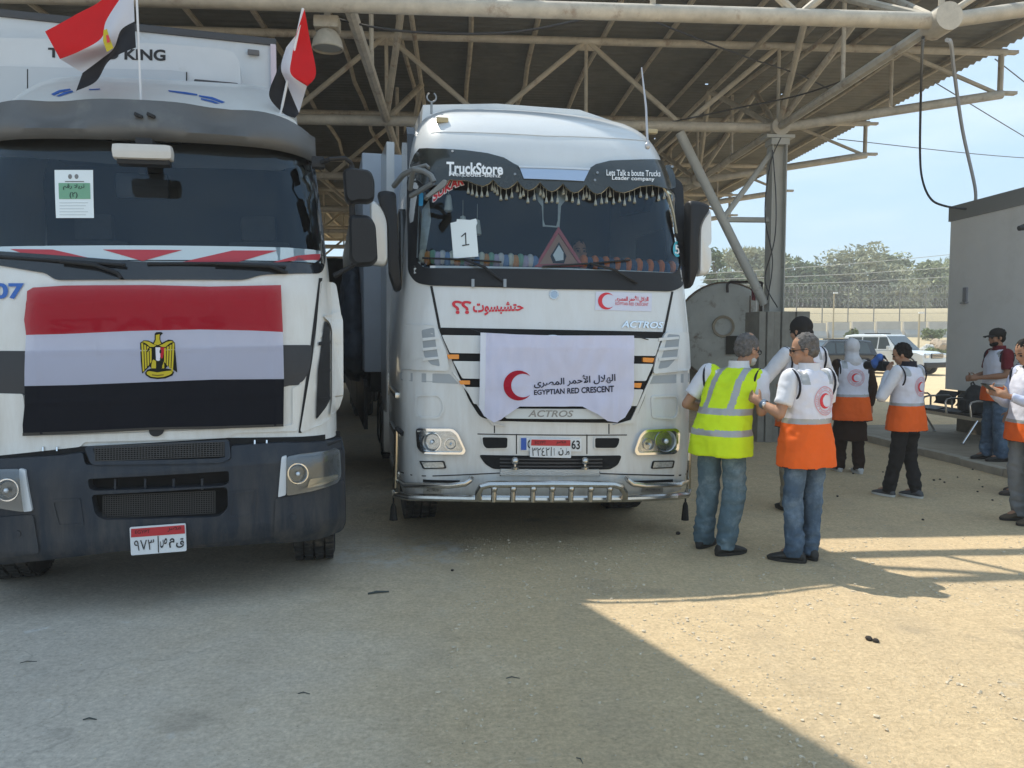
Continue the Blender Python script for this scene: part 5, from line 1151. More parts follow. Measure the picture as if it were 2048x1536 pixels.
# flags on sticks
def waving(name,curves,d0,dep,mats,label,pole,poler,emblem=None):
    e=empty(name,P(*pole[0],d0),0,label,'flag'); o0=Vector(e.location)
    def cr(c,t):
        n_=len(c)-1; i=min(int(t*n_),n_-1); u=t*n_-i; p0,p1,p2,p3=[Vector(c[max(0,min(n_,i+k))]) for k in (-1,0,1,2)]
        return .5*((2*p1)+(p2-p0)*u+(2*p0-5*p1+4*p2-p3)*u*u+(3*p1-p0-3*p2+p3)*u**3)
    N=28; Mm=9
    for s_ in range(3):
        V=[];F=[]
        for i in range(N+1):
            t=i/N; a=cr(curves[s_],t); b=cr(curves[s_+1],t)
            for j in range(Mm+1):
                k=j/Mm; p=a*(1-k)+b*k; dd=d0+dep*(.5*math.sin(t*5.5+(s_+k)*1.3)+.35*math.sin((s_+k)*3.2+t*2))*min(1,t*4)+.15*t*dep
                V.append(P(p.x,p.y,dd)-o0)
        for i in range(N):
            for j in range(Mm): F.append((i*(Mm+1)+j,(i+1)*(Mm+1)+j,(i+1)*(Mm+1)+j+1,i*(Mm+1)+j+1))
        pobj(('red_stripe','white_stripe','black_stripe')[s_],V,F,mats[s_],e,180)
    bm=bmesh.new(); tube(bm,[P(x,y,d0+.02)-o0 for x,y in pole],poler,8); bobj('pole',bm,mat('pole_white',(.7,.7,.72),.4),e)
    if emblem:
        for pts,m_,dz in emblem:
            q=[P(x,y,d0-dep-dz)-o0 for x,y in pts]; pobj('eagle_emblem',q,[list(range(len(q)))],m_,e,0)
    return e
s1=mat('flag_red_bright',(.72,.02,.025),.75,spec=.12,var=.05,vscale=3,trans=(.35,.0)); s2=mat('flag_white_bright',(.70,.70,.76),.75,spec=.12,trans=(.35,.0)); s3=mat('flag_black_satin',(.02,.02,.024),.45,spec=.12,trans=(.1,.0))
waving('stick_flag',[[(262,-110),(215,-12),(150,30),(90,63)],[(266,-40),(214,38),(203,76),(160,102),(120,118)],[(269,43),(242,60),(228,96),(205,116),(165,146)],[(272,95),(240,108),(215,125),(192,163),(152,182)]],5.35,.10,(s1,s2,s3),'small flag on a white stick blowing over the visor of the flagged lorry',[(282,200),(268,-130)],.008,
   [([(207,60),(214,58),(218,72),(227,96),(214,104),(206,82)],gold,.02),([(212,70),(217,70),(220,84),(214,86)],redink,.03)])
waving('stick_flag',[[(609,18),(620,80),(632,146),(616,171)],[(592,70),(584,112),(582,148),(614,172)],[(572,95),(562,135),(573,166),(598,226)],[(556,140),(538,190),(566,226),(590,236)]],5.75,.08,(s1,s2,s3),'drooping flag on a slanted stick at the corner of the flagged lorry roof',[(560,232),(606,17)],.010)
# ================================================================== BACKGROUND
# old tank lying on saddles
tq=G(1448,860); TY=17.6; tc_=P(1448,662,TY); tank=empty('storage_tank',(tc_.x,TY,0),R(-12),'rusty whitewashed cylindrical tank lying on its side behind the men','tank')
TR=(1.7+(675-566)*TY/1538)-tc_.z; tm=mat('tank_whitewash',(.58,.59,.56),.85,var=.15,vscale=2,col2=(.22,.17,.13),c2=(.56,.70),c2scale=2.4,bump=.3,bscale=12)
Mx=Matrix.Translation((0,0,tc_.z))@Matrix.Rotation(R(-90),4,'X')
bm=bmesh.new(); lathe(bm,[(0,-.10),(TR*.5,-.085),(TR*.85,-.04),(TR*.97,0),(TR,.06),(TR,4.5),(0,4.6)],48,Mx); bobj('tank_shell',bm,tm,tank,40)
bm=bmesh.new(); tube(bm,[Mx@Vector((TR*1.0*math.cos(2*math.pi*k/40),TR*1.0*math.sin(2*math.pi*k/40),.06)) for k in range(40)],.03,6,closed=True); bobj('end_ring',bm,mat('tank_rust',(.18,.13,.09),.9,var=.3,vscale=8),tank)
bm=bmesh.new(); lathe(bm,[(.19,-.13),(.24,-.14),(.25,-.11),(.25,-.05),(.19,-.06)],28,Matrix.Translation((-.02,0,tc_.z+.1))@Matrix.Rotation(R(-90),4,'X')); bobj('manhole_ring',bm,mat('ring_tan',(.40,.34,.26),.8,var=.2,vscale=8),tank)
bm=bmesh.new(); lathe(bm,[(0,-.10),(.19,-.10),(.19,-.06)],28,Matrix.Translation((-.02,0,tc_.z+.1))@Matrix.Rotation(R(-90),4,'X')); bobj('manhole_lid',bm,tm,tank)
bm=bmesh.new(); box(bm,(.22,-.12,tc_.z-.32),(.36,.05,.42)); bobj('dark_hatch',bm,mat('hatch_dark',(.05,.045,.035),.9),tank,0)
for y in (.6,3.6):
    bm=bmesh.new(); box(bm,(0,y,(tc_.z-TR*.7)/2),(TR*1.5,.35,max(.2,tc_.z-TR*.7))); bobj('saddle',bm,mat('old_concrete',(.3,.28,.24)),tank,0)
for x in (.55,.75):
    bm=bmesh.new(); tube(bm,[(x,-.12,tc_.z-TR*.9),(x,-.12,tc_.z+TR*.72)],.015,6); bobj('ladder_rail',bm,mat('tank_rust',(.2,.15,.1)),tank)
cable([P(1455,585,17.4),P(1457,566,17.4),P(1480,564,17.3),P(1521,565,17.2),P(1523,580,17.2),P(1522,660,17.2)],.030,'bent black pipe frame standing beside the old tank','pipe',mat('pipe_black',(.03,.02,.018),.6))
q=P(1507,600,16.8); ff=empty('folded_flag',q,0,'small maroon and white flag folded on a stick beside the tank','flag')
def fold(pts,m,name):
    V=[P(x,y,16.8+.05*((k%2)*2-1))-q for k,(x,y) in enumerate(pts)]; bm=bmesh.new(); vv=[bm.verts.new(v) for v in V]; bm.faces.new(vv); r_=bmesh.ops.extrude_face_region(bm,geom=bm.faces[:]); bmesh.ops.translate(bm,vec=(0,.04,0),verts=[v for v in r_['geom'] if isinstance(v,bmesh.types.BMVert)]); bobj(name,bm,m,ff,0)
fold([(1507,572),(1512,548),(1516,560),(1519,580),(1516,600),(1510,600),(1511,585)],mat('cloth_white',(.66,.66,.66),.8),'white_cloth'); fold([(1504,578),(1509,570),(1512,585),(1511,601),(1504,600)],mat('cloth_maroon',(.16,.02,.03),.8),'maroon_cloth')
bm=bmesh.new(); tube(bm,[P(1512,545,16.85)-q,P(1512,660,16.85)-q],.012,6); bobj('pole',bm,mat('pole_white',(.7,.7,.7)),ff)
# ---- leaf clouds
leaf_cols=[mat('leaf_olive',(.29,.31,.15),.85,var=.25,vscale=1.5),mat('leaf_grey',(.36,.36,.22),.85,var=.25,vscale=1.5),mat('leaf_dark',(.17,.21,.11),.85,var=.25,vscale=1.5),mat('leaf_bright',(.20,.36,.05),.8,var=.2,vscale=2),mat('shrub_green',(.20,.24,.10),.85,var=.3,vscale=2)]
barkm=mat('bark',(.16,.13,.10),.9,var=.3,vscale=4)
def leafcloud(name,clumps,per,ls,m,parent,seed):
    rg=random.Random(seed); V=[];F=[]
    for (c,r) in clumps:
        for _ in range(per):
            d=Vector((rg.gauss(0,1),rg.gauss(0,1),rg.gauss(0,1))).normalized()*(rg.random()**.45); p=Vector(c)+Vector((d.x*r[0],d.y*r[1],d.z*r[2]))
            a=Vector((rg.uniform(-1,1),rg.uniform(-1,1),rg.uniform(-1,.6))).normalized(); b=a.orthogonal().normalized(); b.rotate(Matrix.Rotation(rg.uniform(0,6.3),3,a)); s_=ls*rg.uniform(.6,1.5); k=len(V)
            V+=[p-a*s_,p+b*s_*.36,p+a*s_,p-b*s_*.36]; F.append((k,k+1,k+2,k+3))
    return pobj(name,V,F,m,parent,0)
def tree(px,ytop,wpx,Y,mi,label,seed,base=None,per=70,ls=.30,sparse=1.):
    rg=random.Random(seed); top=P(px,ytop,Y); zb=GH(top.x,Y); H=top.z-zb; Wd=wpx*Y/1538*1.25
    t=empty('tree',(top.x,Y,zb),0,label,'tree','trees beyond the far fence'); cl=[]
    bm=bmesh.new(); tube(bm,[(0,0,-.2),(.1,0,H*.25),(-.1,.1,H*.5),(.05,0,H*.72)],[.28,.22,.16,.07],7)
    n_=int(46*sparse)
    for k in range(n_):
        a=rg.uniform(0,6.28); h=rg.uniform(.08,.95); rr=Wd*.5*math.sqrt(max(.06,1-((h-.5)/.52)**2))*rg.uniform(.45,1.02); c=(math.cos(a)*rr,math.sin(a)*rr*.8,H*h); s_=rg.uniform(.6,1.15)*Wd*.15+.25; cl.append((c,(s_,s_,s_*rg.uniform(.55,1.0))))
        tube(bm,[(0,0,H*max(.15,h-.32)),(c[0]*.5,c[1]*.5,H*(h-.12)),c],[.09,.06,.02],5)
    cl.append(((0,0,H*.95),(.5,.5,.6)))
    bobj('trunk',bm,barkm,t,60); leafcloud('crown',cl,per,ls,leaf_cols[mi],t,seed); return t
tl=[(1428,500,26,70,2,'thin dark palm like tree by the lorry mirror'),(1462,548,60,84,2,'low dark tree behind the old tank'),(1500,500,110,90,1,'tall grey green tree behind the column brace'),(1552,512,90,92,0,'olive tree directly behind the grey column'),(1606,530,80,88,2,'dark dense tree just right of the column'),(1655,535,90,92,1,'pale grey tree between the column and the big crown'),(1722,500,130,90,1,'broad tall pale crowned tree above the fence lamp'),(1775,512,100,94,0,'tree leaning against the broad pale crown'),(1822,560,70,86,1,'small tree with wispy top beyond the fence lamp'),(1872,528,80,90,0,'sparse feathery tree beside the cabin edge'),(1930,520,110,92,0,'tree half hidden behind the cabin wall'),(1690,560,120,98,2,'low dark tree mass behind the razor wire')]
for i,(x,y,w_,Y,mi,lab) in enumerate(tl): tree(x,y,w_,Y,mi,lab,50+i,per=95 if Y>80 else 60,sparse=.7 if w_<75 else 1.1)
def bush(px,py,wpx,hpx,Y,mi,label,seed,per=160,ls=.09,z=None):
    g_=P(px,py,Y); zb=GH(g_.x,Y) if z is None else z; W_=wpx*Y/1538; H=hpx*Y/1538; t=empty('shrub',(g_.x,Y,zb),0,label,'shrub','shrubs around the yard'); rg=random.Random(seed)
    cl=[((rg.uniform(-.4,.4)*W_,rg.uniform(-.2,.2)*W_,H*rg.uniform(.25,.75)),(W_*.2,W_*.16,H*.28)) for _ in range(8)]
    bm=bmesh.new()
    for c,_r in cl: tube(bm,[(0,0,0),(c[0]*.5,c[1]*.5,c[2]*.5),c],[.03,.02,.008],5)
    bobj('stems',bm,barkm,t,60); leafcloud('foliage',cl,per,ls,leaf_cols[mi],t,seed)
bush(1432,590,66,48,24,3,'bright green leafy bush peeping over the old tank',1,150,.10,z=2.4)
bush(1835,736,70,26,44,4,'low green bush beside the white pickup',2); bush(1880,735,60,30,46,4,'low green bush at the foot of the cabin corner',3)
bush(1702,672,30,28,56,4,'small bush growing between two concrete blocks',4,90,.12); bush(1870,655,50,24,58,4,'scrubby bush beside the last concrete block',5,90,.12); bush(1765,735,60,18,48,4,'flat green scrub behind the white pickup',6); bush(1660,690,40,18,52,4,'dry scrub behind the black car',8)
# ---- fence with razor wire
fz=64.; fmt=mat('fence_dark',(.22,.21,.19),.7); fence=empty('security_fence',(0,fz,0),0,'tall dark mesh fence topped with razor wire coils before the trees','fence')
x0,x1=P(1395,600,fz).x,P(1990,600,fz).x; zt_=P(1700,578,fz).z; zc=P(1700,604,fz).z
xx=P(1490,600,fz).x
while xx<x1:
    bm=bmesh.new(); tube(bm,[(xx,0,GH(xx,fz)-.1),(xx,0,zt_+.1)],.045,6); bobj('post',bm,fmt,fence); xx+=2.14
for z in [zc+.15+.17*k for k in range(6)]+[zc-.9,zc-1.6]:
    bm=bmesh.new(); tube(bm,[(x0,.02,z),((x0+x1)/2,.02,z-.05),(x1,.02,z)],.015,4); bobj('strand',bm,fmt,fence)
for z,r_ in ((zt_,.34),(zc,.36)):
    bm=bmesh.new(); n_=int((x1-x0)*2.6*10); tube(bm,[(x0+(x1-x0)*k/n_,r_*math.cos(k*.63),z+r_*math.sin(k*.63)) for k in range(n_+1)],.011,3,caps=False); bobj('razor_coil',bm,mat('razor_grey',(.46,.45,.42),.6),fence,0)
# screen of net below the coils
bm=bmesh.new()
for k in range(160):
    x=x0+(x1-x0)*k/159; tube(bm,[(x,.03,zc-.35),(x,.03,zc+1.0)],.007,3,caps=False)
o=bobj('fence_net',bm,fmt,fence,0); o['kind']='stuff'
# concrete blocks in a row
bc=mat('block_concrete',(.50,.48,.44),.9,var=.12,vscale=1.5); bp_=None
for i,(a,b_) in enumerate([(1596,1650),(1655,1697),(1704,1746),(1752,1799),(1806,1850),(1856,1902)]):
    A_,B_=P(a,670,61),P(b_,670,61); w_=B_.x-A_.x; xm=(A_.x+B_.x)/2; zb=GH(xm,61)
    bm=bmesh.new(); h=1.25; prof=[(-.45,0),(.45,0),(.40,.25),(.16,.6),(.12,h),(-.12,h),(-.16,.6),(-.40,.25)]
    loft(bm,[[(-w_/2,y,z) for y,z in prof],[(w_/2,y,z) for y,z in prof]]); o=bobj('concrete_barrier',bm,bc,None,20); o.location=(xm,61,zb-.05); setp(o,'pale concrete barrier block in the row before the far fence','barrier','row of concrete barriers before the fence')
# lamp posts
for i,(px,y0,y1,Y,lab) in enumerate([(1666,586,672,58,'thin tall post with a white lamp before the far fence'),(1837,626,688,50,'short pale post with angled lamp beside the boulder')]):
    a,b_=P(px,y0,Y),P(px,y1,Y); zb=GH(b_.x,Y); lp=empty('lamp_post',(b_.x,Y,zb),0,lab,'lamp post'); m_=mat('post_tan',(.45,.38,.25),.7)
    bm=bmesh.new(); tube(bm,[(0,0,0),(0,0,a.z-zb)],[.07,.05],8); bobj('post',bm,m_,lp); bm=bmesh.new(); box(bm,(.12,0,a.z-zb),(.34,.16,.12),None,.03); bobj('lamp_head',bm,mat('lamp_white',(.75,.75,.72),.5),lp)
# rubble
for i,(px,py,w_,h_,Y,c,lab) in enumerate([(1855,698,34,30,47,(.55,.53,.48),'pale broken concrete block lying beside the short lamp post'),(1880,690,44,28,50,(.46,.36,.26),'brown boulder heap next to the pale broken block'),(1752,684,90,16,55,(.50,.36,.22),'low heap of orange sand behind the white pickup')]):
    g_=P(px,py,Y); W_=w_*Y/1538; H=h_*Y/1538; zb=GH(g_.x,Y); bm=bmesh.new(); bmesh.ops.create_icosphere(bm,subdivisions=4,radius=1)
    for v in bm.verts:
        d=v.co.copy(); k=1+.35*noise.noise(d*1.7+Vector((i*9,0,0)))+.12*noise.noise(d*5); v.co=Vector((d.x*W_*.5*k,d.y*W_*.35*k,d.z*H*.62*k+H*.35))
    o=bobj(('broken_block','boulder','sand_heap')[i],bm,mat('rubble_%d'%i,c,.95,var=.2,vscale=2),None,25 if i<2 else 180); o.location=(g_.x,Y,zb); setp(o,lab,('block','boulder','sand heap')[i])
# ---- parked vehicles
def car(name,label,loc,rz,paint,Lc,Wc,Hc,tint,kind):
    c=empty(name,loc,rz,label,'car'); hw=Wc/2      # local: +x forward
    gl=blackg if not tint else mat('car_glass',(.05,.07,.08),.08,coat=.5)
    hood=.60*Hc; belt=.60*Hc
    prof=[(-Lc/2,.45),(-Lc/2+.02,belt),(-Lc*.2,belt+.03),(Lc*.17,belt+.02),(Lc*.42,hood-.04),(Lc*.485,hood-.16),(Lc/2,.52),(Lc*.48,.34),(-Lc*.48,.34)]
    bm=bmesh.new(); rows=[]
    for t in (-1,-.93,-.6,0,.6,.93,1):
        k=1-.05*abs(t)**4; zz=1-.05*abs(t)**6; rows.append([(x*(k if abs(x)>Lc*.3 else 1),t*hw,z*zz) for x,z in prof])
    loft(bm,rows); bobj('body',bm,paint,c,30)
    if kind=='suv': cab=[(-Lc*.45,belt),(-Lc*.40,Hc-.05),(-Lc*.3,Hc),(Lc*.02,Hc),(Lc*.06,Hc-.03),(Lc*.20,belt)]
    else: cab=[(-Lc*.42,belt),(-Lc*.30,Hc-.05),(-Lc*.2,Hc),(Lc*.02,Hc),(Lc*.08,Hc-.05),(Lc*.24,belt)]
    bm=bmesh.new(); rows=[]
    for t,k in ((-1,.0),(-.86,1),(.86,1),(1,0)):
        rows.append([(x,t*hw*(.98 if z<belt+.01 else .97) if k==0 else t*hw,(belt-.02 if z<=belt else (z if k else z-.07))) for x,z in cab])
    rows=[[(x,(-1 if s<2 else 1)*(hw*.97-(z-belt)*.20)*(1 if s in(0,3) else .9),z if s in (1,2) else (z-.05 if z>belt+.3 else z)) for x,z in cab] for s in range(4)]
    loft(bm,rows); bobj('cabin',bm,paint,c,30)
    for s in (-1,1):
        for a,b_ in ((-.38,-.20),(-.185,-.02),(-.005,.135)):
            zt=Hc-.13; z0=belt+.06; xa,xb=a*Lc,b_*Lc; sh=.0 if b_<.1 else -.10*Lc*.6
            q=[(xa,z0),(xb,z0),(xb+sh,zt),(xa+(.03*Lc if a<-.3 else 0),zt)]; bm=bmesh.new(); loft(bm,[[(x,s*(hw*.97-(z-belt)*.20+.006),z) for x,z in q],[(x,s*(hw*.97-(z-belt)*.20-.02),z) for x,z in q]]); bobj('side_window',bm,gl,c,0)
        bm=bmesh.new(); box(bm,(Lc*.13,s*(hw+.10),belt+.12),(.12,.22,.18),None,.04); bobj('door_mirror',bm,paint,c)
        for x in (-Lc*.31,Lc*.31):
            wl=bpy.data.objects.new('wheel',None); COL.objects.link(wl); wl.parent=c; wl.location=(x,s*(hw-.10),.37); M=Matrix.Rotation(R(90),4,'X')
            bm=bmesh.new(); lathe(bm,[(.22,-.11),(.34,-.12),(.37,-.08),(.37,.08),(.34,.12),(.22,.11)],24,M); bobj('tyre',bm,tyrem,wl); bm=bmesh.new(); lathe(bm,[(0,.10),(.1,.10),(.22,.07),(.23,-.07),(.1,-.1),(0,-.10)],20,M); bobj('rim',bm,rimm,wl)
            bm=bmesh.new(); loft(bm,[[(x+rr_*math.cos(a),s*(hw-.06+dy),.37+rr_*math.sin(a)) for rr_,dy in ((.42,0),(.47,0),(.47,.09),(.42,.09))] for a in [math.pi*k/12 for k in range(13)]]); bobj('wheel_arch',bm,blackp,c)
        bm=bmesh.new(); box(bm,(Lc*.475,s*hw*.72,hood-.22),(.12,.34,.20),None,.05); hl=bobj('headlight',bm,mat('car_lens',(.75,.78,.8),.1,.5,coat=.5),c)
        bm=bmesh.new(); box(bm,(-Lc*.492,s*hw*.82,belt-.18),(.06,.16,.3),None,.03); bobj('tail_light',bm,mat('tail_red',(.4,.02,.02),.3),c)
    ws=[(Lc*.205,belt+.03),(Lc*.065,Hc-.08)]; bm=bmesh.new(); loft(bm,[[(x+.012,y*(hw*.97-(z-belt)*.20-.06),z+.01) for (x,z) in ws for y in ((-1,1) if z<Hc-.2 else (1,-1))],[(x-.01,y*(hw*.97-(z-belt)*.20-.06),z-.02) for (x,z) in ws for y in ((-1,1) if z<Hc-.2 else (1,-1))]]); bobj('windscreen',bm,gl,c,0)
    rw=[(-Lc*.452,belt+.08),(-Lc*.412,Hc-.12)]; bm=bmesh.new(); loft(bm,[[(x-.012,y*(hw*.97-(z-belt)*.20-.1),z) for (x,z) in rw for y in ((-1,1) if z<Hc-.2 else (1,-1))],[(x+.03,y*(hw*.97-(z-belt)*.20-.1),z) for (x,z) in rw for y in ((-1,1) if z<Hc-.2 else (1,-1))]]); bobj('rear_window',bm,gl,c,0)
    bm=bmesh.new(); box(bm,(Lc*.492,0,hood-.24),(.05,Wc*.5,.22),None,.02); gr=bobj('grille',bm,blackp,c)
    for k in range(3): 
        bm=bmesh.new(); box(bm,(Lc*.492+.03,0,hood-.31+.07*k),(.02,Wc*.48,.018)); bobj('grille_bar',bm,chromel,gr,0)
    bm=bmesh.new(); box(bm,(Lc*.485,0,.46),(.16,Wc*.96,.24),None,.06); bobj('front_bumper',bm,blackp,c); bm=bmesh.new(); box(bm,(-Lc*.49,0,.46),(.14,Wc*.96,.22),None,.06); bobj('rear_bumper',bm,blackp,c)
    bm=bmesh.new(); box(bm,(-Lc*.14,0,Hc+.03),(Lc*.18,Wc*.45,.05),None,.02); bobj('roof_rack',bm,blackp,c)
    return c
q=P(1778,748,36.5); car('parked_car','white four wheel drive with tinted windows parked on the sunny sand',(q.x,q.y,0),R(-58),mat('car_white',(.66,.70,.71),.3,coat=.6),4.6,1.9,1.85,True,'suv')
q=P(1645,760,34); car('parked_car','black car parked beyond the column pedestal next to the white car',(q.x,q.y,0),R(190),mat('car_black',(.015,.017,.02),.2,coat=.8),4.5,1.85,1.6,True,'suv')
# dark lorry under the canopy, far behind the gap between the two front lorries
q=P(690,700,19.5); dl=empty('parked_lorry',(q.x-.4,q.y,0),R(6),'dark tarpaulin covered lorry parked behind the gap between the front lorries','lorry')
dk=mat('tarp_dark',(.022,.021,.02),.8,var=.3,vscale=3)
blob('tarpaulin',[lambda b:box(b,(0,3.0,2.45),(2.5,6.0,2.5),None,.12)],.08,dk,dl,.05,2.2,2)
bm=bmesh.new(); box(bm,(0,3.0,1.05),(2.4,6.2,.24)); bobj('load_bed',bm,blackp,dl,0)
for x in (-.95,.95):
    for y in (.8,4.2,5.4):
        bm=bmesh.new(); lathe(bm,[(.28,-.2),(.45,-.2),(.5,-.15),(.5,.15),(.45,.2),(.28,.2),(0,.12)],24,Matrix.Translation((x,y,.5))@Matrix.Rotation(R(90),4,'Y')); bobj('wheel',bm,tyrem,dl)
bm=bmesh.new(); box(bm,(0,-.4,.75),(2.4,.2,.35),None,.04); bobj('rear_bumper',bm,blackp,dl)
# ================================================================== PEOPLE
def cap(bm,a,b,ra,rb,n=12,flat0=False,flat1=False):
    a=Vector(a);b=Vector(b);t=(b-a)
    if t.length<1e-6: return
    t.normalize(); u=t.orthogonal().normalized(); w_=t.cross(u); rows=[]
    def ring(c,r): return [c+(u*math.cos(2*math.pi*k/n)+w_*math.sin(2*math.pi*k/n))*r for k in range(n)]
    if not flat0:
        for k in (80,55,28): rows.append(ring(a-t*ra*math.sin(R(k)),ra*math.cos(R(k))))
    rows.append(ring(a,ra)); rows.append(ring(b,rb))
    if not flat1:
        for k in (28,55,80): rows.append(ring(b+t*rb*math.sin(R(k)),rb*math.cos(R(k))))
    loft(bm,rows)
def ering(c,rx,ry,n=28,e=2.4,ax=Vector((1,0,0)),ay=Vector((0,1,0))):
    out=[]
    for k in range(n):
        t=2*math.pi*k/n; cs,sn=math.cos(t),math.sin(t)
        out.append(Vector(c)+ax*rx*math.copysign(abs(cs)**(2/e),cs)+ay*ry*math.copysign(abs(sn)**(2/e),sn))
    return out
SK=mat('skin_tan',(.40,.22,.14),.55,spec=.15,var=.08,vscale=14); SK2=mat('skin_brown',(.30,.16,.10),.55,spec=.15,var=.08,vscale=14)
WH=mat('cloth_white_shirt',(.66,.66,.70),.85,spec=.15,bump=.15,bscale=60); ORG=mat('vest_orange',(.80,.13,.02),.75,spec=.15,var=.08,vscale=4,bump=.12,bscale=50); VWH=mat('vest_white',(.68,.68,.76),.75,spec=.15,var=.05,vscale=5,bump=.12,bscale=50); REF=mat('reflective_band',(.38,.38,.38),.35,.2)
YEL=mat('hi_vis_yellow',(.62,.80,.02),.7,spec=.15,var=.07,vscale=5,bump=.12,bscale=50); NAVY=mat('vest_edging',(.02,.02,.03),.8,spec=.15); JEAN=mat('denim',(.075,.115,.17),.9,spec=.15,var=.35,vscale=5,bump=.35,bscale=120,col2=(.20,.27,.35),c2=(.48,.72),c2scale=4.5); JEAN2=mat('denim_grey',(.10,.15,.18),.9,spec=.15,var=.3,vscale=5,bump=.35,bscale=120,col2=(.25,.32,.36),c2=(.5,.74),c2scale=4)
BLK=mat('cloth_black',(.022,.02,.02),.85,spec=.15); BRN=mat('cloth_brown',(.035,.020,.014),.9,spec=.15); SHOE=mat('shoe_dark',(.022,.020,.018),.6); SOLE=mat('sole_white',(.6,.6,.58),.6); GREYH=mat('hair_grey',(.13,.12,.115),.9,spec=.15,var=.5,vscale=40,bump=.6,bscale=90); BLKH=mat('hair_black',(.012,.010,.009),.7,spec=.15,bump=.6,bscale=90); GREYT=mat('trousers_grey',(.20,.21,.22),.85,spec=.15,var=.15,vscale=6); BLUSH=mat('shirt_pale_blue',(.52,.56,.72),.85,spec=.15); MAR=mat('shirt_maroon',(.13,.012,.02),.85,spec=.15)
def drape(o,amp,zt):
    me=o.data; nn=[v.normal.copy() for v in me.vertices]
    for v,nm in zip(me.vertices,nn):
        c=v.co; r1=1-abs(noise.noise(Vector((c.x*6+c.z*3.2,c.y*6-c.z*2.5,c.z*7.5))))*2; r2=1-abs(noise.noise(Vector((c.x*9-c.z*5,c.y*9+3,c.z*13))))*2; low=1+1.2*max(0,1-abs(c.z-.16)/.16)+.5*max(0,1-abs(c.z-.5)/.15)
        r3=1-abs(noise.noise(Vector((c.x*15+c.z*9,c.y*15,c.z*24+7))))*2
        v.co=c+nm*amp*low*(.42*max(r1,-.3)+.26*r2+.14*r3-.25)
    return o
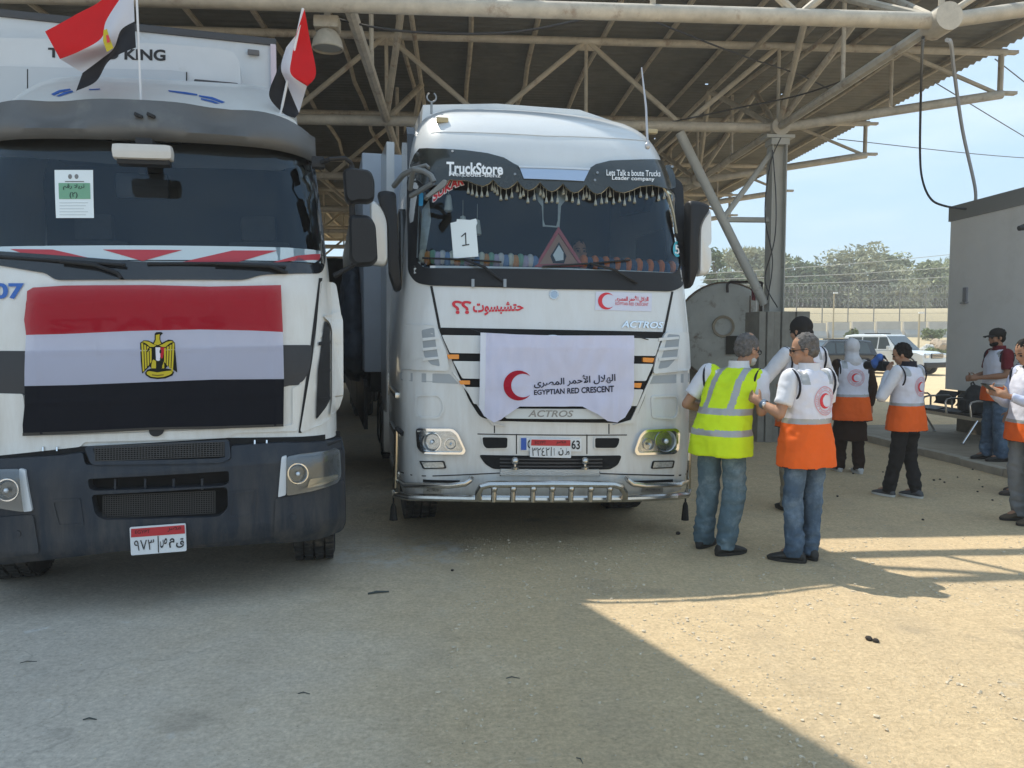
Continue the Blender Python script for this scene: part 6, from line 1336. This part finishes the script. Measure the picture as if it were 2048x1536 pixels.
def person(label,loc,a,H,outfit,J=None,world=None,vox=.008,hy=0,hp=0,group=None,z0=0.):
    s=H/1.75; rz=-R(a); o=empty('person',(loc[0],loc[1],z0),rz,label,'person'); W=Matrix.Translation((loc[0],loc[1],z0))@Matrix.Rotation(rz,4,'Z'); WI=W.inverted()
    j=dict(pelvis=(0,0,.95),waist=(0,0,1.08),chest=(0,0,1.28),neck=(0,-.015,1.47),head=(0,.03,1.625),shR=(.185,-.01,1.415),shL=(-.185,-.01,1.415),elR=(.245,-.03,1.14),elL=(-.245,-.03,1.14),wrR=(.25,.07,.90),wrL=(-.25,.07,.90),hipR=(.095,0,.93),hipL=(-.095,0,.93),knR=(.105,.02,.50),knL=(-.105,.02,.50),anR=(.11,-.02,.085),anL=(-.11,-.02,.085))
    if J: j.update(J)
    j={k:Vector(v)*s for k,v in j.items()}
    for k,v in (world or {}).items(): j[k]=WI@Vector(v)
    O=outfit
    # --- head, in its own turned frame
    HM=Matrix.Translation(j['head'])@Matrix.Rotation(R(-hy),4,'Z')@Matrix.Rotation(R(-hp),4,'X')@Matrix.Scale(s,4)
    def hs(b,c,r,u=18,v=12): 
        vs_=bmesh.ops.create_uvsphere(b,u_segments=u,v_segments=v,radius=1,matrix=HM@Matrix.Translation(Vector(c))@Matrix.Diagonal((*r,1)))
    def headp(b):
        hs(b,(0,-.012,.03),(.076,.094,.088)); hs(b,(0,.022,-.035),(.060,.066,.072)); hs(b,(0,.045,-.078),(.036,.036,.03)); hs(b,(0,.083,-.015),(.012,.020,.026)); hs(b,(0,.094,-.027),(.014,.014,.011))
        hs(b,(0,.070,.018),(.052,.018,.012)); hs(b,(0,.074,-.056),(.024,.014,.007)); hs(b,(0,.072,-.068),(.020,.013,.007))
        for q in (-1,1): hs(b,(q*.078,-.008,-.012),(.010,.018,.030)); hs(b,(q*.042,.05,-.03),(.024,.026,.024))
    def hand(b,wr,el,curl,side):
        d=(wr-el).normalized(); up=Vector((0,0,1)); n_=d.cross(up); n_=n_.normalized() if n_.length>.1 else Vector((1,0,0)); u=n_.cross(d).normalized()   # u: across the knuckles
        c=wr+d*.05*s
        cap(b,wr,c+d*.015*s,.026*s,.036*s,10)
        for k in range(-1,2): cap(b,c+u*k*.022*s-d*.02*s,c+u*k*.022*s+d*.03*s,.017*s,.015*s,8)
        sd=n_*side
        for k,ln in enumerate((.066,.076,.072,.056)):
            p=c+u*(.033-.022*k)*s+d*.036*s; q=d.copy()
            for m_ in range(3):
                q=(q+sd*curl*.55).normalized(); p2=p+q*ln*s*(.45,.32,.25)[m_]; cap(b,p,p2,(.0095-.0008*m_)*s,(.0088-.0008*m_)*s,8); p=p2
        p=c+u*.034*s-d*.02*s; q=(u*.9+d*.7+sd*.3).normalized(); p2=p+q*.04*s; cap(b,p,p2,.013*s,.011*s,8); q=(u*.3+d*.9+sd*curl*.8).normalized(); cap(b,p2,p2+q*.03*s,.011*s,.009*s,8)
    cR,cL=O.get('curl',(.6,.6))
    def bodyp(b):
        headp(b); cap(b,j['neck']-Vector((0,0,.04)),j['head']+Vector((0,-.02*s,-.05*s)),.056*s,.052*s)
        cap(b,j['neck']-Vector((0,0,.05)),j['chest'],.07*s,.11*s); cap(b,j['chest'],j['pelvis'],.115*s,.115*s)
        for q in 'RL':
            cap(b,j['chest']+(j['sh'+q]-j['chest'])*.6,j['sh'+q],.06*s,.052*s); cap(b,j['sh'+q],j['el'+q],.048*s,.038*s); cap(b,j['el'+q],j['el'+q]+(j['wr'+q]-j['el'+q])*.35,.038*s,.041*s); cap(b,j['el'+q]+(j['wr'+q]-j['el'+q])*.35,j['wr'+q],.041*s,.026*s)
            hand(b,j['wr'+q],j['el'+q],cR if q=='R' else cL,-1 if q=='R' else 1)
            cap(b,j['hip'+q],j['kn'+q],.075*s,.05*s); cap(b,j['kn'+q],j['an'+q],.05*s,.036*s); cap(b,j['an'+q],j['an'+q]+Vector((0,.1*s,-.03*s)),.032*s,.026*s)
    blob('body',[bodyp],vox,O.get('skin',SK),o,0,8,3)
    # --- clothes
    ax=Vector((1,0,0)); ay=Vector((0,1,0))
    def spine(t):   # 0 pelvis .. 1 neck
        pts=[j['pelvis'],j['waist'],j['chest'],j['neck']]; ts=[0,.26,.62,1]
        if t<0: return pts[0]+(pts[0]-pts[1])*(-t/.26)*Vector((.35,.35,1)).length*0+Vector((0,0,t*.52*s)) 
        for k in range(3):
            if t<=ts[k+1]: return pts[k]+(pts[k+1]-pts[k])*((t-ts[k])/(ts[k+1]-ts[k]))
        return pts[3]+(pts[3]-pts[2])*(t-1)
    def torso(b,spec,hem=None):
        rows=[]
        for t,rx,ry in spec: rows.append(ering(spine(t),rx*s,ry*s,ax=ax,ay=ay))
        loft(b,rows)
    fat=O.get('fat',1.)
    base=[(-.02,.165,.115),(.15,.165,.118),(.35,.165,.118),(.6,.185,.122),(.78,.19,.112),(.9,.165,.09),(.97,.095,.070),(1.0,.065,.062)]
    def shirtp(b):
        torso(b,[(t,rx*fat,ry*fat) for t,rx,ry in ([(-.16,.17,.12)]+base if O.get('untucked') else base)])
        for q in 'RL':
            e=j['el'+q]; h=j['sh'+q]; wv=j['wr'+q]; cap(b,j['chest']+(h-j['chest'])*.75,h,.075*s,.070*s)
            if O.get('sleeve','short')=='short': cap(b,h,h+(e-h)*.74,.070*s,.066*s,14,flat1=True)
            else: cap(b,h,e,.068*s,.058*s,14); cap(b,e,e+(wv-e)*.93,.058*s,.042*s,14,flat1=True)
    if O.get('shirt'): drape(blob('shirt',[shirtp],.010,O['shirt'],o,.006,11,2),.009,1)
    if O.get('coat'):
        def coatp(b): torso(b,[(-1.0,.225,.17),(-.85,.215,.165),(-.6,.20,.155),(-.4,.185,.14),(0,.17,.125),(.2,.165,.12),(.6,.175,.115),(.8,.165,.10),(.92,.13,.08),(1.0,.06,.06)])
        blob('coat',[coatp],.012,O['coat'],o,.02,7,2)
    def trousp(b):
        rows=[ering(j['pelvis']+Vector((0,0,z*s)),rx*s*fat**.5,ry*s*fat**.5) for z,rx,ry in ((.08,.158,.112),(.0,.172,.125),(-.07,.175,.125),(-.10,.15,.10))]; loft(b,rows)
        for q in 'RL':
            w1,w2,w3=O.get('leg',(.098,.080,.075)); cap(b,j['hip'+q],j['kn'+q],w1*s,w2*s,16); cap(b,j['kn'+q],j['an'+q]+Vector((0,-.005,-.035*s)),w2*s,w3*s,16,flat1=True)
    if O.get('trousers'): drape(blob('trousers',[trousp],.010,O['trousers'],o,.010,10,2),.016,j['hipR'].z)
    for q in 'RL':
        an=j['an'+q]; fw=O.get('toe'+q,0); M=Matrix.Translation((an.x,an.y,0))@Matrix.Rotation(R(-fw),4,'Z'); bm=bmesh.new(); rows=[]
        for y,w_,h0,h1 in ((-.085,.024,.02,.055),(-.07,.036,.012,.085),(-.03,.042,.012,.105),(.03,.044,.012,.095),(.09,.048,.012,.07),(.14,.047,.012,.055),(.175,.036,.014,.042),(.192,.016,.02,.032)):
            rows.append([M@Vector((w_*math.cos(t)*s,y*s,((h0+h1)/2+(h1-h0)/2*math.sin(t))*s)) for t in [2*math.pi*k/14 for k in range(14)]])
        loft(bm,rows); sh_=bobj('shoe',bm,O.get('shoe',SHOE),o,60)
        bm=bmesh.new(); rows=[]
        for z,k in ((.002,.96),(.018,1.0),(.026,1.0)): rows.append([M@Vector((.052*k*math.copysign(abs(math.cos(t))**.8,math.cos(t))*s*(1 if math.sin(t)>0 else .86),(.052+.148*k*math.sin(t))*s,z*s)) for t in [2*math.pi*i/20 for i in range(20)]])
        loft(bm,rows); bobj('sole',bm,O.get('sole',SHOE),sh_,40)
    vest=None
    if O.get('vest'):
        hm,flare=O.get('hem',(-.36,1.0)); lo=[(hm,.214*flare,.168*flare),(hm+.03,.214*flare,.168*flare),(hm*.5,.210*flare**.7,.166*flare**.7)]
        spec=lo+[(.0,.202*flare**.5,.158*flare**.5),(.25,.188,.145),(.45,.186,.138),(.62,.196,.138),(.76,.196,.128),(.86,.176,.112),(.93,.145,.096),(.98,.100,.080),(1.005,.078,.072)]
        def vestp(b):
            torso(b,[(t,rx*fat*O.get('vf',1.),ry*fat*O.get('vf',1.)) for t,rx,ry in spec])
            for q in 'RL': 
                h=j['sh'+q]; cap(b,j['chest']+(h-j['chest'])*.7,j['chest']+(h-j['chest'])*.88+Vector((0,0,.01)),.070*s,.072*s)
        vest=drape(blob('vest',[vestp],.010,[O['vest'][0]],o,O.get('folds',.014)*.6,9,2),O.get('folds',.014)*.6,1)
        me=vest.data; me.materials.clear()
        if O['vest'][0] is YEL:
            for m_ in (YEL,REF,NAVY): me.materials.append(m_)
        else:
            for m_ in (VWH,REF,ORG,NAVY): me.materials.append(m_)
        zp=j['pelvis'].z; zn=j['neck'].z; idx=[]; pb=O.get('band',.10)
        chestv=j['chest']
        for p in me.polygons:
            c=p.center; t=(c.z-zp)/(zn-zp)
            # follow the lean of the body: rings stay level
            if O['vest'][0] is YEL:
                k=0
                if abs(t-.32)<.05 or abs(t+.02)<.05: k=1
                elif t>.32 and abs(abs(c.x-spine(min(1,max(0,t))).x)-.105)<.026: k=1
            else:
                k=0 if t>pb+.04 else (1 if t>pb-.03 else 2)
                if t>.80 and abs(abs(c.x-spine(min(1,max(0,t))).x)-.125)<.028 and c.y<spine(min(1,max(0,t))).y+.09: k=1
                if t<hm+.012 : k=3
            idx.append(k)
        me.polygons.foreach_set('material_index',idx)
        for q in 'RL':      # dark piping round the arm holes
            h=j['sh'+q]; d=(j['el'+q]-h).normalized(); sx=1 if q=='R' else -1
            c=h+Vector((-sx*.005,0,-.055))*s; bm=bmesh.new(); tube(bm,[c+Vector((sx*.018*math.cos(t)*s*.6,.088*s*math.sin(t),.118*s*math.cos(t))) for t in [2*math.pi*k/24 for k in range(24)]],.009*s,6,closed=True); bobj('armhole_piping',bm,O.get('pipe',NAVY),o)
    # emblem on the back
    if 'emblem' in O and vest:
        bm=bmesh.new(); bm.from_mesh(vest.data); bv=BVHTree.FromBMesh(bm); bm.free(); ec=spine(.56); ec=ec+Vector((O['emblem'],0,0)); er=.105*s
        em=bpy.data.objects.new('crescent_emblem',None); COL.objects.link(em); em.parent=o
        def proj(V2,Fs,name,m_):
            bm=bmesh.new(); vv=[]
            for x,z in V2:
                og=Vector((ec.x+x,ec.y-.5,ec.z+z)); h=bv.ray_cast(og,Vector((0,1,0))); p=h[0]+Vector((0,-.005,0)) if h[0] else og+Vector((0,.35,0)); vv.append(bm.verts.new(p))
            for f in Fs:
                try: bm.faces.new([vv[i] for i in f])
                except ValueError: pass
            bobj(name,bm,m_,em,0)
        cs=crescent(0,0,er*.55,18); tri=tessellate_polygon([[Vector((x,z,0)) for x,z in cs]]); proj([(x-.005,z) for x,z in cs],tri,'crescent',redink)
        pale=mat('emblem_ring_red',(.66,.30,.33),.8)
        for r0,r1 in ((.97,1.03),(.70,.75)):
            n_=36; V2=[(er*r_*math.cos(2*math.pi*k/n_),er*r_*math.sin(2*math.pi*k/n_)) for k in range(n_) for r_ in (r0,r1)]; proj(V2,[(2*k,2*k+1,(2*k+3)%(2*n_),(2*k+2)%(2*n_)) for k in range(n_)],'ring',pale)
        V2=[];F=[]
        for k in range(44):       # tiny lettering round the ring
            if random.random()<.2: continue
            t=2*math.pi*k/44; u=Vector((math.cos(t),math.sin(t))); w_=Vector((-u.y,u.x)); c=u*er*.865; i=len(V2); V2+=[tuple(c-w_*.0035-u*.006),tuple(c+w_*.0025-u*.006),tuple(c+w_*.0035+u*.005),tuple(c-w_*.002+u*.005)]; F.append((i,i+1,i+2,i+3))
        proj(V2,F,'ring_lettering',pale)
    # --- head wear, hair, face
    hd=O.get('hair')
    if hd=='short' or hd=='grey' or hd=='bald':
        m_=BLKH if hd=='short' else GREYH
        def hp_(b): 
            hs(b,(0,-.024,.044),(.083,.092,.086)); hs(b,(0,-.045,-.005),(.076,.066,.066))
            for q in (-1,1): hs(b,(q*.068,-.005,.018),(.016,.036,.038))
        ho=blob('hair',[hp_],.006,m_,o,.010,42,0)
        if hd=='bald': 
            bm=bmesh.new(); vs_=bmesh.ops.create_uvsphere(bm,u_segments=20,v_segments=12,radius=1,matrix=HM@Matrix.Translation((0,-.012,.082))@Matrix.Diagonal((.048,.060,.054,1))); bobj('bald_crown',bm,O.get('skin',SK),ho,180)
    if hd=='hijab':
        def hj(b): hs(b,(0,-.018,.02),(.094,.106,.112)); hs(b,(0,-.02,-.07),(.088,.086,.08)); cap(b,j['head']+Vector((0,-.02,-.10*s)),j['neck']+Vector((0,-.01,-.02)),.085*s,.115*s)
        blob('headscarf',[hj],.009,O['scarf'],o,.006,16,3)
    if O.get('beard'):
        def bd(b): hs(b,(0,.052,-.085),(.040,.034,.030)); hs(b,(0,.03,-.07),(.062,.05,.04))
        blob('beard',[bd],.006,O['beard'],o,.004,60,1)
    if O.get('cap'):
        def cpp(b): hs(b,(0,-.012,.052),(.086,.102,.080))
        blob('cap',[cpp],.007,O['cap'],o,0,8,1)
        bm=bmesh.new(); rows=[]
        for k in range(9):
            t=-1+2*k/8; y=.07+.095*math.sqrt(max(0,1-t*t*.9)); rows.append([HM@Vector((t*.075,.055,.045-.012*t*t)),HM@Vector((t*.078,y,.028-.02*t*t)),HM@Vector((t*.078,y,.022-.02*t*t)),HM@Vector((t*.075,.055,.037-.012*t*t))])
        loft(bm,rows); bobj('cap_peak',bm,O['cap'],o)
    if O.get('beanie'):
        def bn(b): hs(b,(0,-.014,.035),(.090,.104,.098)); hs(b,(0,-.03,-.03),(.086,.082,.06))
        blob('hat',[bn],.008,O['beanie'],o,.003,20,2)
    for q in (-1,1):
        bm=bmesh.new(); bmesh.ops.create_uvsphere(bm,u_segments=10,v_segments=8,radius=.011,matrix=HM@Matrix.Translation((q*.030,.074,.0))); bobj('eye',bm,mat('eye_dark',(.02,.015,.01),.2),o)
        bm=bmesh.new(); tube(bm,[HM@Vector((q*.014,.090,.022)),HM@Vector((q*.032,.086,.027)),HM@Vector((q*.050,.070,.021))],.004*s,5); bobj('eyebrow',bm,GREYH if hd in('grey','bald') else BLKH,o)
    if O.get('glasses'):
        bm=bmesh.new()
        for q in (-1,1):
            tube(bm,[HM@Vector((q*.032+.021*math.cos(t),.097-.004*abs(math.cos(t)),.0+.016*math.sin(t))) for t in [2*math.pi*k/16 for k in range(16)]],.003*s,5,closed=True); tube(bm,[HM@Vector((q*.053,.092,.004)),HM@Vector((q*.082,.04,.006)),HM@Vector((q*.084,-.02,.004))],.003*s,5)
        tube(bm,[HM@Vector((-.011,.098,.002)),HM@Vector((.011,.098,.002))],.003*s,5); bobj('glasses',bm,BLK,o)
    if O.get('collar'):
        bm=bmesh.new(); rows=[]
        for z,k in ((-.01,1.12),(.02,1.0),(.055,.98)): rows.append(ering(j['neck']+Vector((0,.005,z*s)),.076*s*k,.074*s*k,20))
        loft(bm,rows,False,False); bobj('collar',bm,O['collar'],o,60)
    return o,j,W
# --- man in the yellow vest
f1,f2=G(1410,1098),G(1468,1112); c=(f1+f2)/2; wi=lambda v,l_,a: Matrix.Rotation(R(a),4,'Z')@(Vector(v)-Vector(l_))
p1,j1,W1=person('man in yellow reflective vest and jeans leaning towards the grey haired man beside him',(c.x+.0,c.y),42,1.80,dict(shirt=WH,vest=[YEL],trousers=JEAN2,hair='bald',beard=mat('beard_white',(.5,.5,.48),.9,spec=.15),glasses=1,fat=1.10,hem=(-.36,1.04),leg=(.100,.080,.072),curl=(.7,.5),collar=WH,folds=.018,toeR=25,toeL=0),
   J=dict(waist=(.01,.03,1.08),chest=(.03,.10,1.26),neck=(.05,.17,1.42),head=(.08,.26,1.555),shR=(.23,.15,1.35),shL=(-.17,.11,1.38),elR=(.27,.10,1.10),wrR=(.20,.32,1.12),elL=(-.30,.0,1.13),wrL=(-.24,.22,1.08)),
   world=dict(anL=(f1.x-.0,f1.y+.06,.085),anR=(f2.x-.06,f2.y+.03,.085)),vox=.0075,hy=22,hp=12)
# --- man holding the other's arm
f1,f2=G(1592,1128),G(1622,1120); c=(f1+f2)/2
p2,j2,W2=person('grey haired man in white and orange vest gripping the arm of the yellow vested man',(c.x,c.y),-26,1.735,dict(shirt=WH,vest=[VWH],trousers=JEAN,hair='grey',glasses=1,emblem=.03,hem=(-.40,1.08),leg=(.090,.068,.064),curl=(.5,.9),collar=WH,folds=.018,band=.27,toeL=-35,toeR=10),
   J=dict(head=(-.01,.04,1.62),elR=(.25,.04,1.15),wrR=(.16,.28,1.10)),
   world=dict(elL=P(1560,828,5.60),wrL=P(1523,806,5.72),anL=(f1.x,f1.y+.05,.085),anR=(f2.x,f2.y+.04,.085)),vox=.007,hy=-50,hp=6)
wr=empty('wrist_watch',P(1527,808,5.71),0,'blue banded watch on the wrist of the grey haired man','watch')
dd=(P(1523,806,5.72)-P(1560,828,5.60)).normalized(); bm=bmesh.new(); lathe(bm,[(.033,-.014),(.036,-.014),(.036,.014),(.033,.014),(.033,-.014)],20,dd.to_track_quat('Z','Y').to_matrix().to_4x4()); bobj('strap',bm,mat('watch_blue',(.08,.13,.20),.6),wr)
bm=bmesh.new(); sphere(bm,(-.005,-.036,.0),(.020,.008,.020)); bobj('dial',bm,mat('watch_dial',(.6,.6,.62),.2,.5),wr)
# --- tall man behind with black hat
q=P(1600,900,7.5); person('man in white vest with black knitted hat standing behind the two embracing men',(q.x,q.y),-18,1.90,dict(shirt=WH,vest=[VWH],trousers=mat('trousers_khaki',(.24,.21,.16),.9,spec=.15),beanie=BLK,sleeve='long',emblem=.0,untucked=1,hem=(-.36,1.05),hair=None),
   J=dict(elL=(-.38,.06,1.17),wrL=(-.16,.24,1.22),elR=(.36,.03,1.14),wrR=(.12,.26,1.12)),hy=-20,hp=10,vox=.010)
# --- woman with headscarf
q=G(1698,945); person('woman with pale headscarf and long brown coat under a white and orange vest',(q.x,q.y),2,1.69,dict(vf=1.07,shirt=BRN,coat=BRN,vest=[VWH],trousers=BRN,hair='hijab',scarf=mat('scarf_grey',(.62,.60,.61),.9,spec=.15),sleeve='long',emblem=0,hem=(-.50,1.14),shoe=mat('shoe_pale',(.5,.5,.5),.7),sole=SOLE,leg=(.09,.075,.07),band=.12),
   J=dict(elR=(.27,-.02,1.12),wrR=(.27,.03,.86),elL=(-.27,-.02,1.12),wrL=(-.28,.03,.88),anL=(-.10,.10,.085),anR=(.10,-.06,.085)),vox=.010)
# --- young man with camera
q=G(1808,994); p5_,j5,W5=person('dark haired man in white and orange vest holding a video camera',(q.x,q.y),-28,1.665,dict(shirt=WH,vest=[VWH],trousers=BLK,hair='short',sleeve='long',emblem=.03,untucked=1,hem=(-.38,1.10),shoe=mat('sneaker_grey',(.07,.07,.075),.7),sole=SOLE,leg=(.092,.074,.058),band=.19,collar=NAVY),
   J=dict(head=(-.02,.07,1.60),elL=(-.33,.08,1.13),elR=(.26,.10,1.15),anL=(-.12,.12,.085),anR=(.08,-.08,.085)),world=dict(wrL=P(1777,742,8.35),wrR=P(1775,735,8.6)),hy=-30,hp=18,vox=.009)
q=P(1762,732,8.55); vc=empty('video_camera',q,R(8),'black video camera with blue cover held by the dark haired man','camera')
bm=bmesh.new(); box(bm,(0,.02,0),(.10,.22,.11),None,.02); bobj('camera_body',bm,blackp,vc); bm=bmesh.new(); tube(bm,[(0,.14,0),(0,.26,0)],[.045,.05],14); bobj('lens',bm,blackp,vc); bm=bmesh.new(); tube(bm,[(0,-.08,.08),(0,-.05,.11),(0,.1,.11),(0,.13,.08)],.012,6); bobj('handle',bm,blackp,vc); 
blob('blue_cover',[lambda b:sphere(b,(-.02,.0,.09),(.045,.06,.05)),lambda b:sphere(b,(-.05,.03,.03),(.03,.06,.06))],.012,mat('cover_blue',(.06,.16,.48),.6),vc,.012,14,1)
# --- man with cap by the bench
q=C2W(7.0,0); ps=P(1988,930,10.1); person('bearded man in black cap and maroon sleeves standing side-on by the bench',(ps.x,10.1),-88,1.74,dict(shirt=MAR,vest=[VWH],trousers=JEAN,hair='short',cap=BLK,beard=BLKH,sleeve='short',hem=(-.30,1.0),skin=SK2,collar=MAR),
   J=dict(elR=(.24,.02,1.14),wrR=(.12,.27,1.10),elL=(-.24,.02,1.14),wrL=(-.06,.28,1.10),anR=(.11,.05,.085)),hy=0,hp=2,vox=.010,z0=.08)
# --- striped man half hidden, then the man with the phone
ps=P(2052,950,8.3); person('man in striped shirt and open dark vest half hidden behind the man with the phone',(ps.x,8.3),-84,1.70,dict(shirt=mat('shirt_striped',(.34,.34,.36),.85,spec=.15),trousers=BLK,hair='short',sleeve='short',shoe=mat('shoe_brown',(.06,.04,.03),.7),skin=SK2),J=dict(anL=(-.12,.14,.085)),vox=.011)
ps=G(2052,1045); p8,j8,W8=person('dark haired man in pale blue shirt and orange vest looking down at his phone',(ps.x,ps.y),-94,1.71,dict(shirt=BLUSH,vest=[VWH],trousers=GREYT,hair='short',sleeve='long',hem=(-.34,1.06),shoe=mat('shoe_suede',(.09,.065,.04),.8),band=.02,curl=(.9,.9),collar=NAVY),
   J=dict(head=(0,.07,1.60),elR=(.24,.06,1.12),wrR=(.10,.30,1.22),elL=(-.24,.06,1.10),wrL=(-.10,.29,1.20)),hy=0,hp=22,vox=.009)
q=W8@Vector((.0,.40,1.24)); bm=bmesh.new(); box(bm,(0,0,0),(.075,.15,.009),Matrix.Rotation(R(94),4,'Z')@Matrix.Rotation(R(35),4,'X'),.004); o=bobj('mobile_phone',bm,blackg); o.location=q; setp(o,'dark phone held by the man in the pale blue shirt','phone')
# stripes on the hidden man's shirt
mm=MATS['shirt_striped']; n=mm.node_tree.nodes; l=mm.node_tree.links; wv=n.new('ShaderNodeTexWave'); wv.bands_direction='Z'; wv.inputs['Scale'].default_value=9; tc2=n.new('ShaderNodeTexCoord'); l.new(tc2.outputs['Object'],wv.inputs['Vector']); cr_=n.new('ShaderNodeValToRGB'); cr_.color_ramp.elements[0].color=(.10,.10,.11,1); cr_.color_ramp.elements[1].color=(.5,.5,.52,1); l.new(wv.outputs['Fac'],cr_.inputs['Fac']); l.new(cr_.outputs[0],n['Principled BSDF'].inputs['Base Color'])
# --- driver behind the wheel of the banner lorry
q=A.W@A.pxy(1237,470,1.42); dq=A.W@Vector((.55,1.40,1.80))
person('driver in dark clothes sitting behind the banner lorry windscreen',(dq.x,dq.y),180-12,1.72,dict(shirt=BLK,trousers=BLK,hair='short',sleeve='long'),
   J=dict(pelvis=(0,-.05,.10),waist=(0,-.06,.24),chest=(0,-.05,.42),neck=(0,-.04,.60),head=(0,.0,.75),shR=(.19,-.04,.55),shL=(-.19,-.04,.55),elR=(.25,.14,.34),elL=(-.25,.14,.34),wrR=(.15,.38,.42),wrL=(-.15,.38,.42),hipR=(.1,.0,.08),hipL=(-.1,0,.08),knR=(.13,.42,.10),knL=(-.13,.42,.10),anR=(.13,.46,-.30),anL=(-.13,.46,-.30)),vox=.011,z0=dq.z)
# ================================================================== AIR
bm=bmesh.new(); box(bm,(0,180,7.5),(800,620,22)); hz=bobj('haze',bm,[],None,0); hz['kind']='stuff'
hm=bpy.data.materials.new('dusty_air'); hm.use_nodes=True; n=hm.node_tree.nodes; n.remove(n['Principled BSDF']); v=n.new('ShaderNodeVolumePrincipled'); v.inputs['Color'].default_value=(.95,.93,.89,1); v.inputs['Density'].default_value=.0026; v.inputs['Anisotropy'].default_value=.25
hm.node_tree.links.new(v.outputs[0],n['Material Output'].inputs['Volume']); hz.data.materials.append(hm)
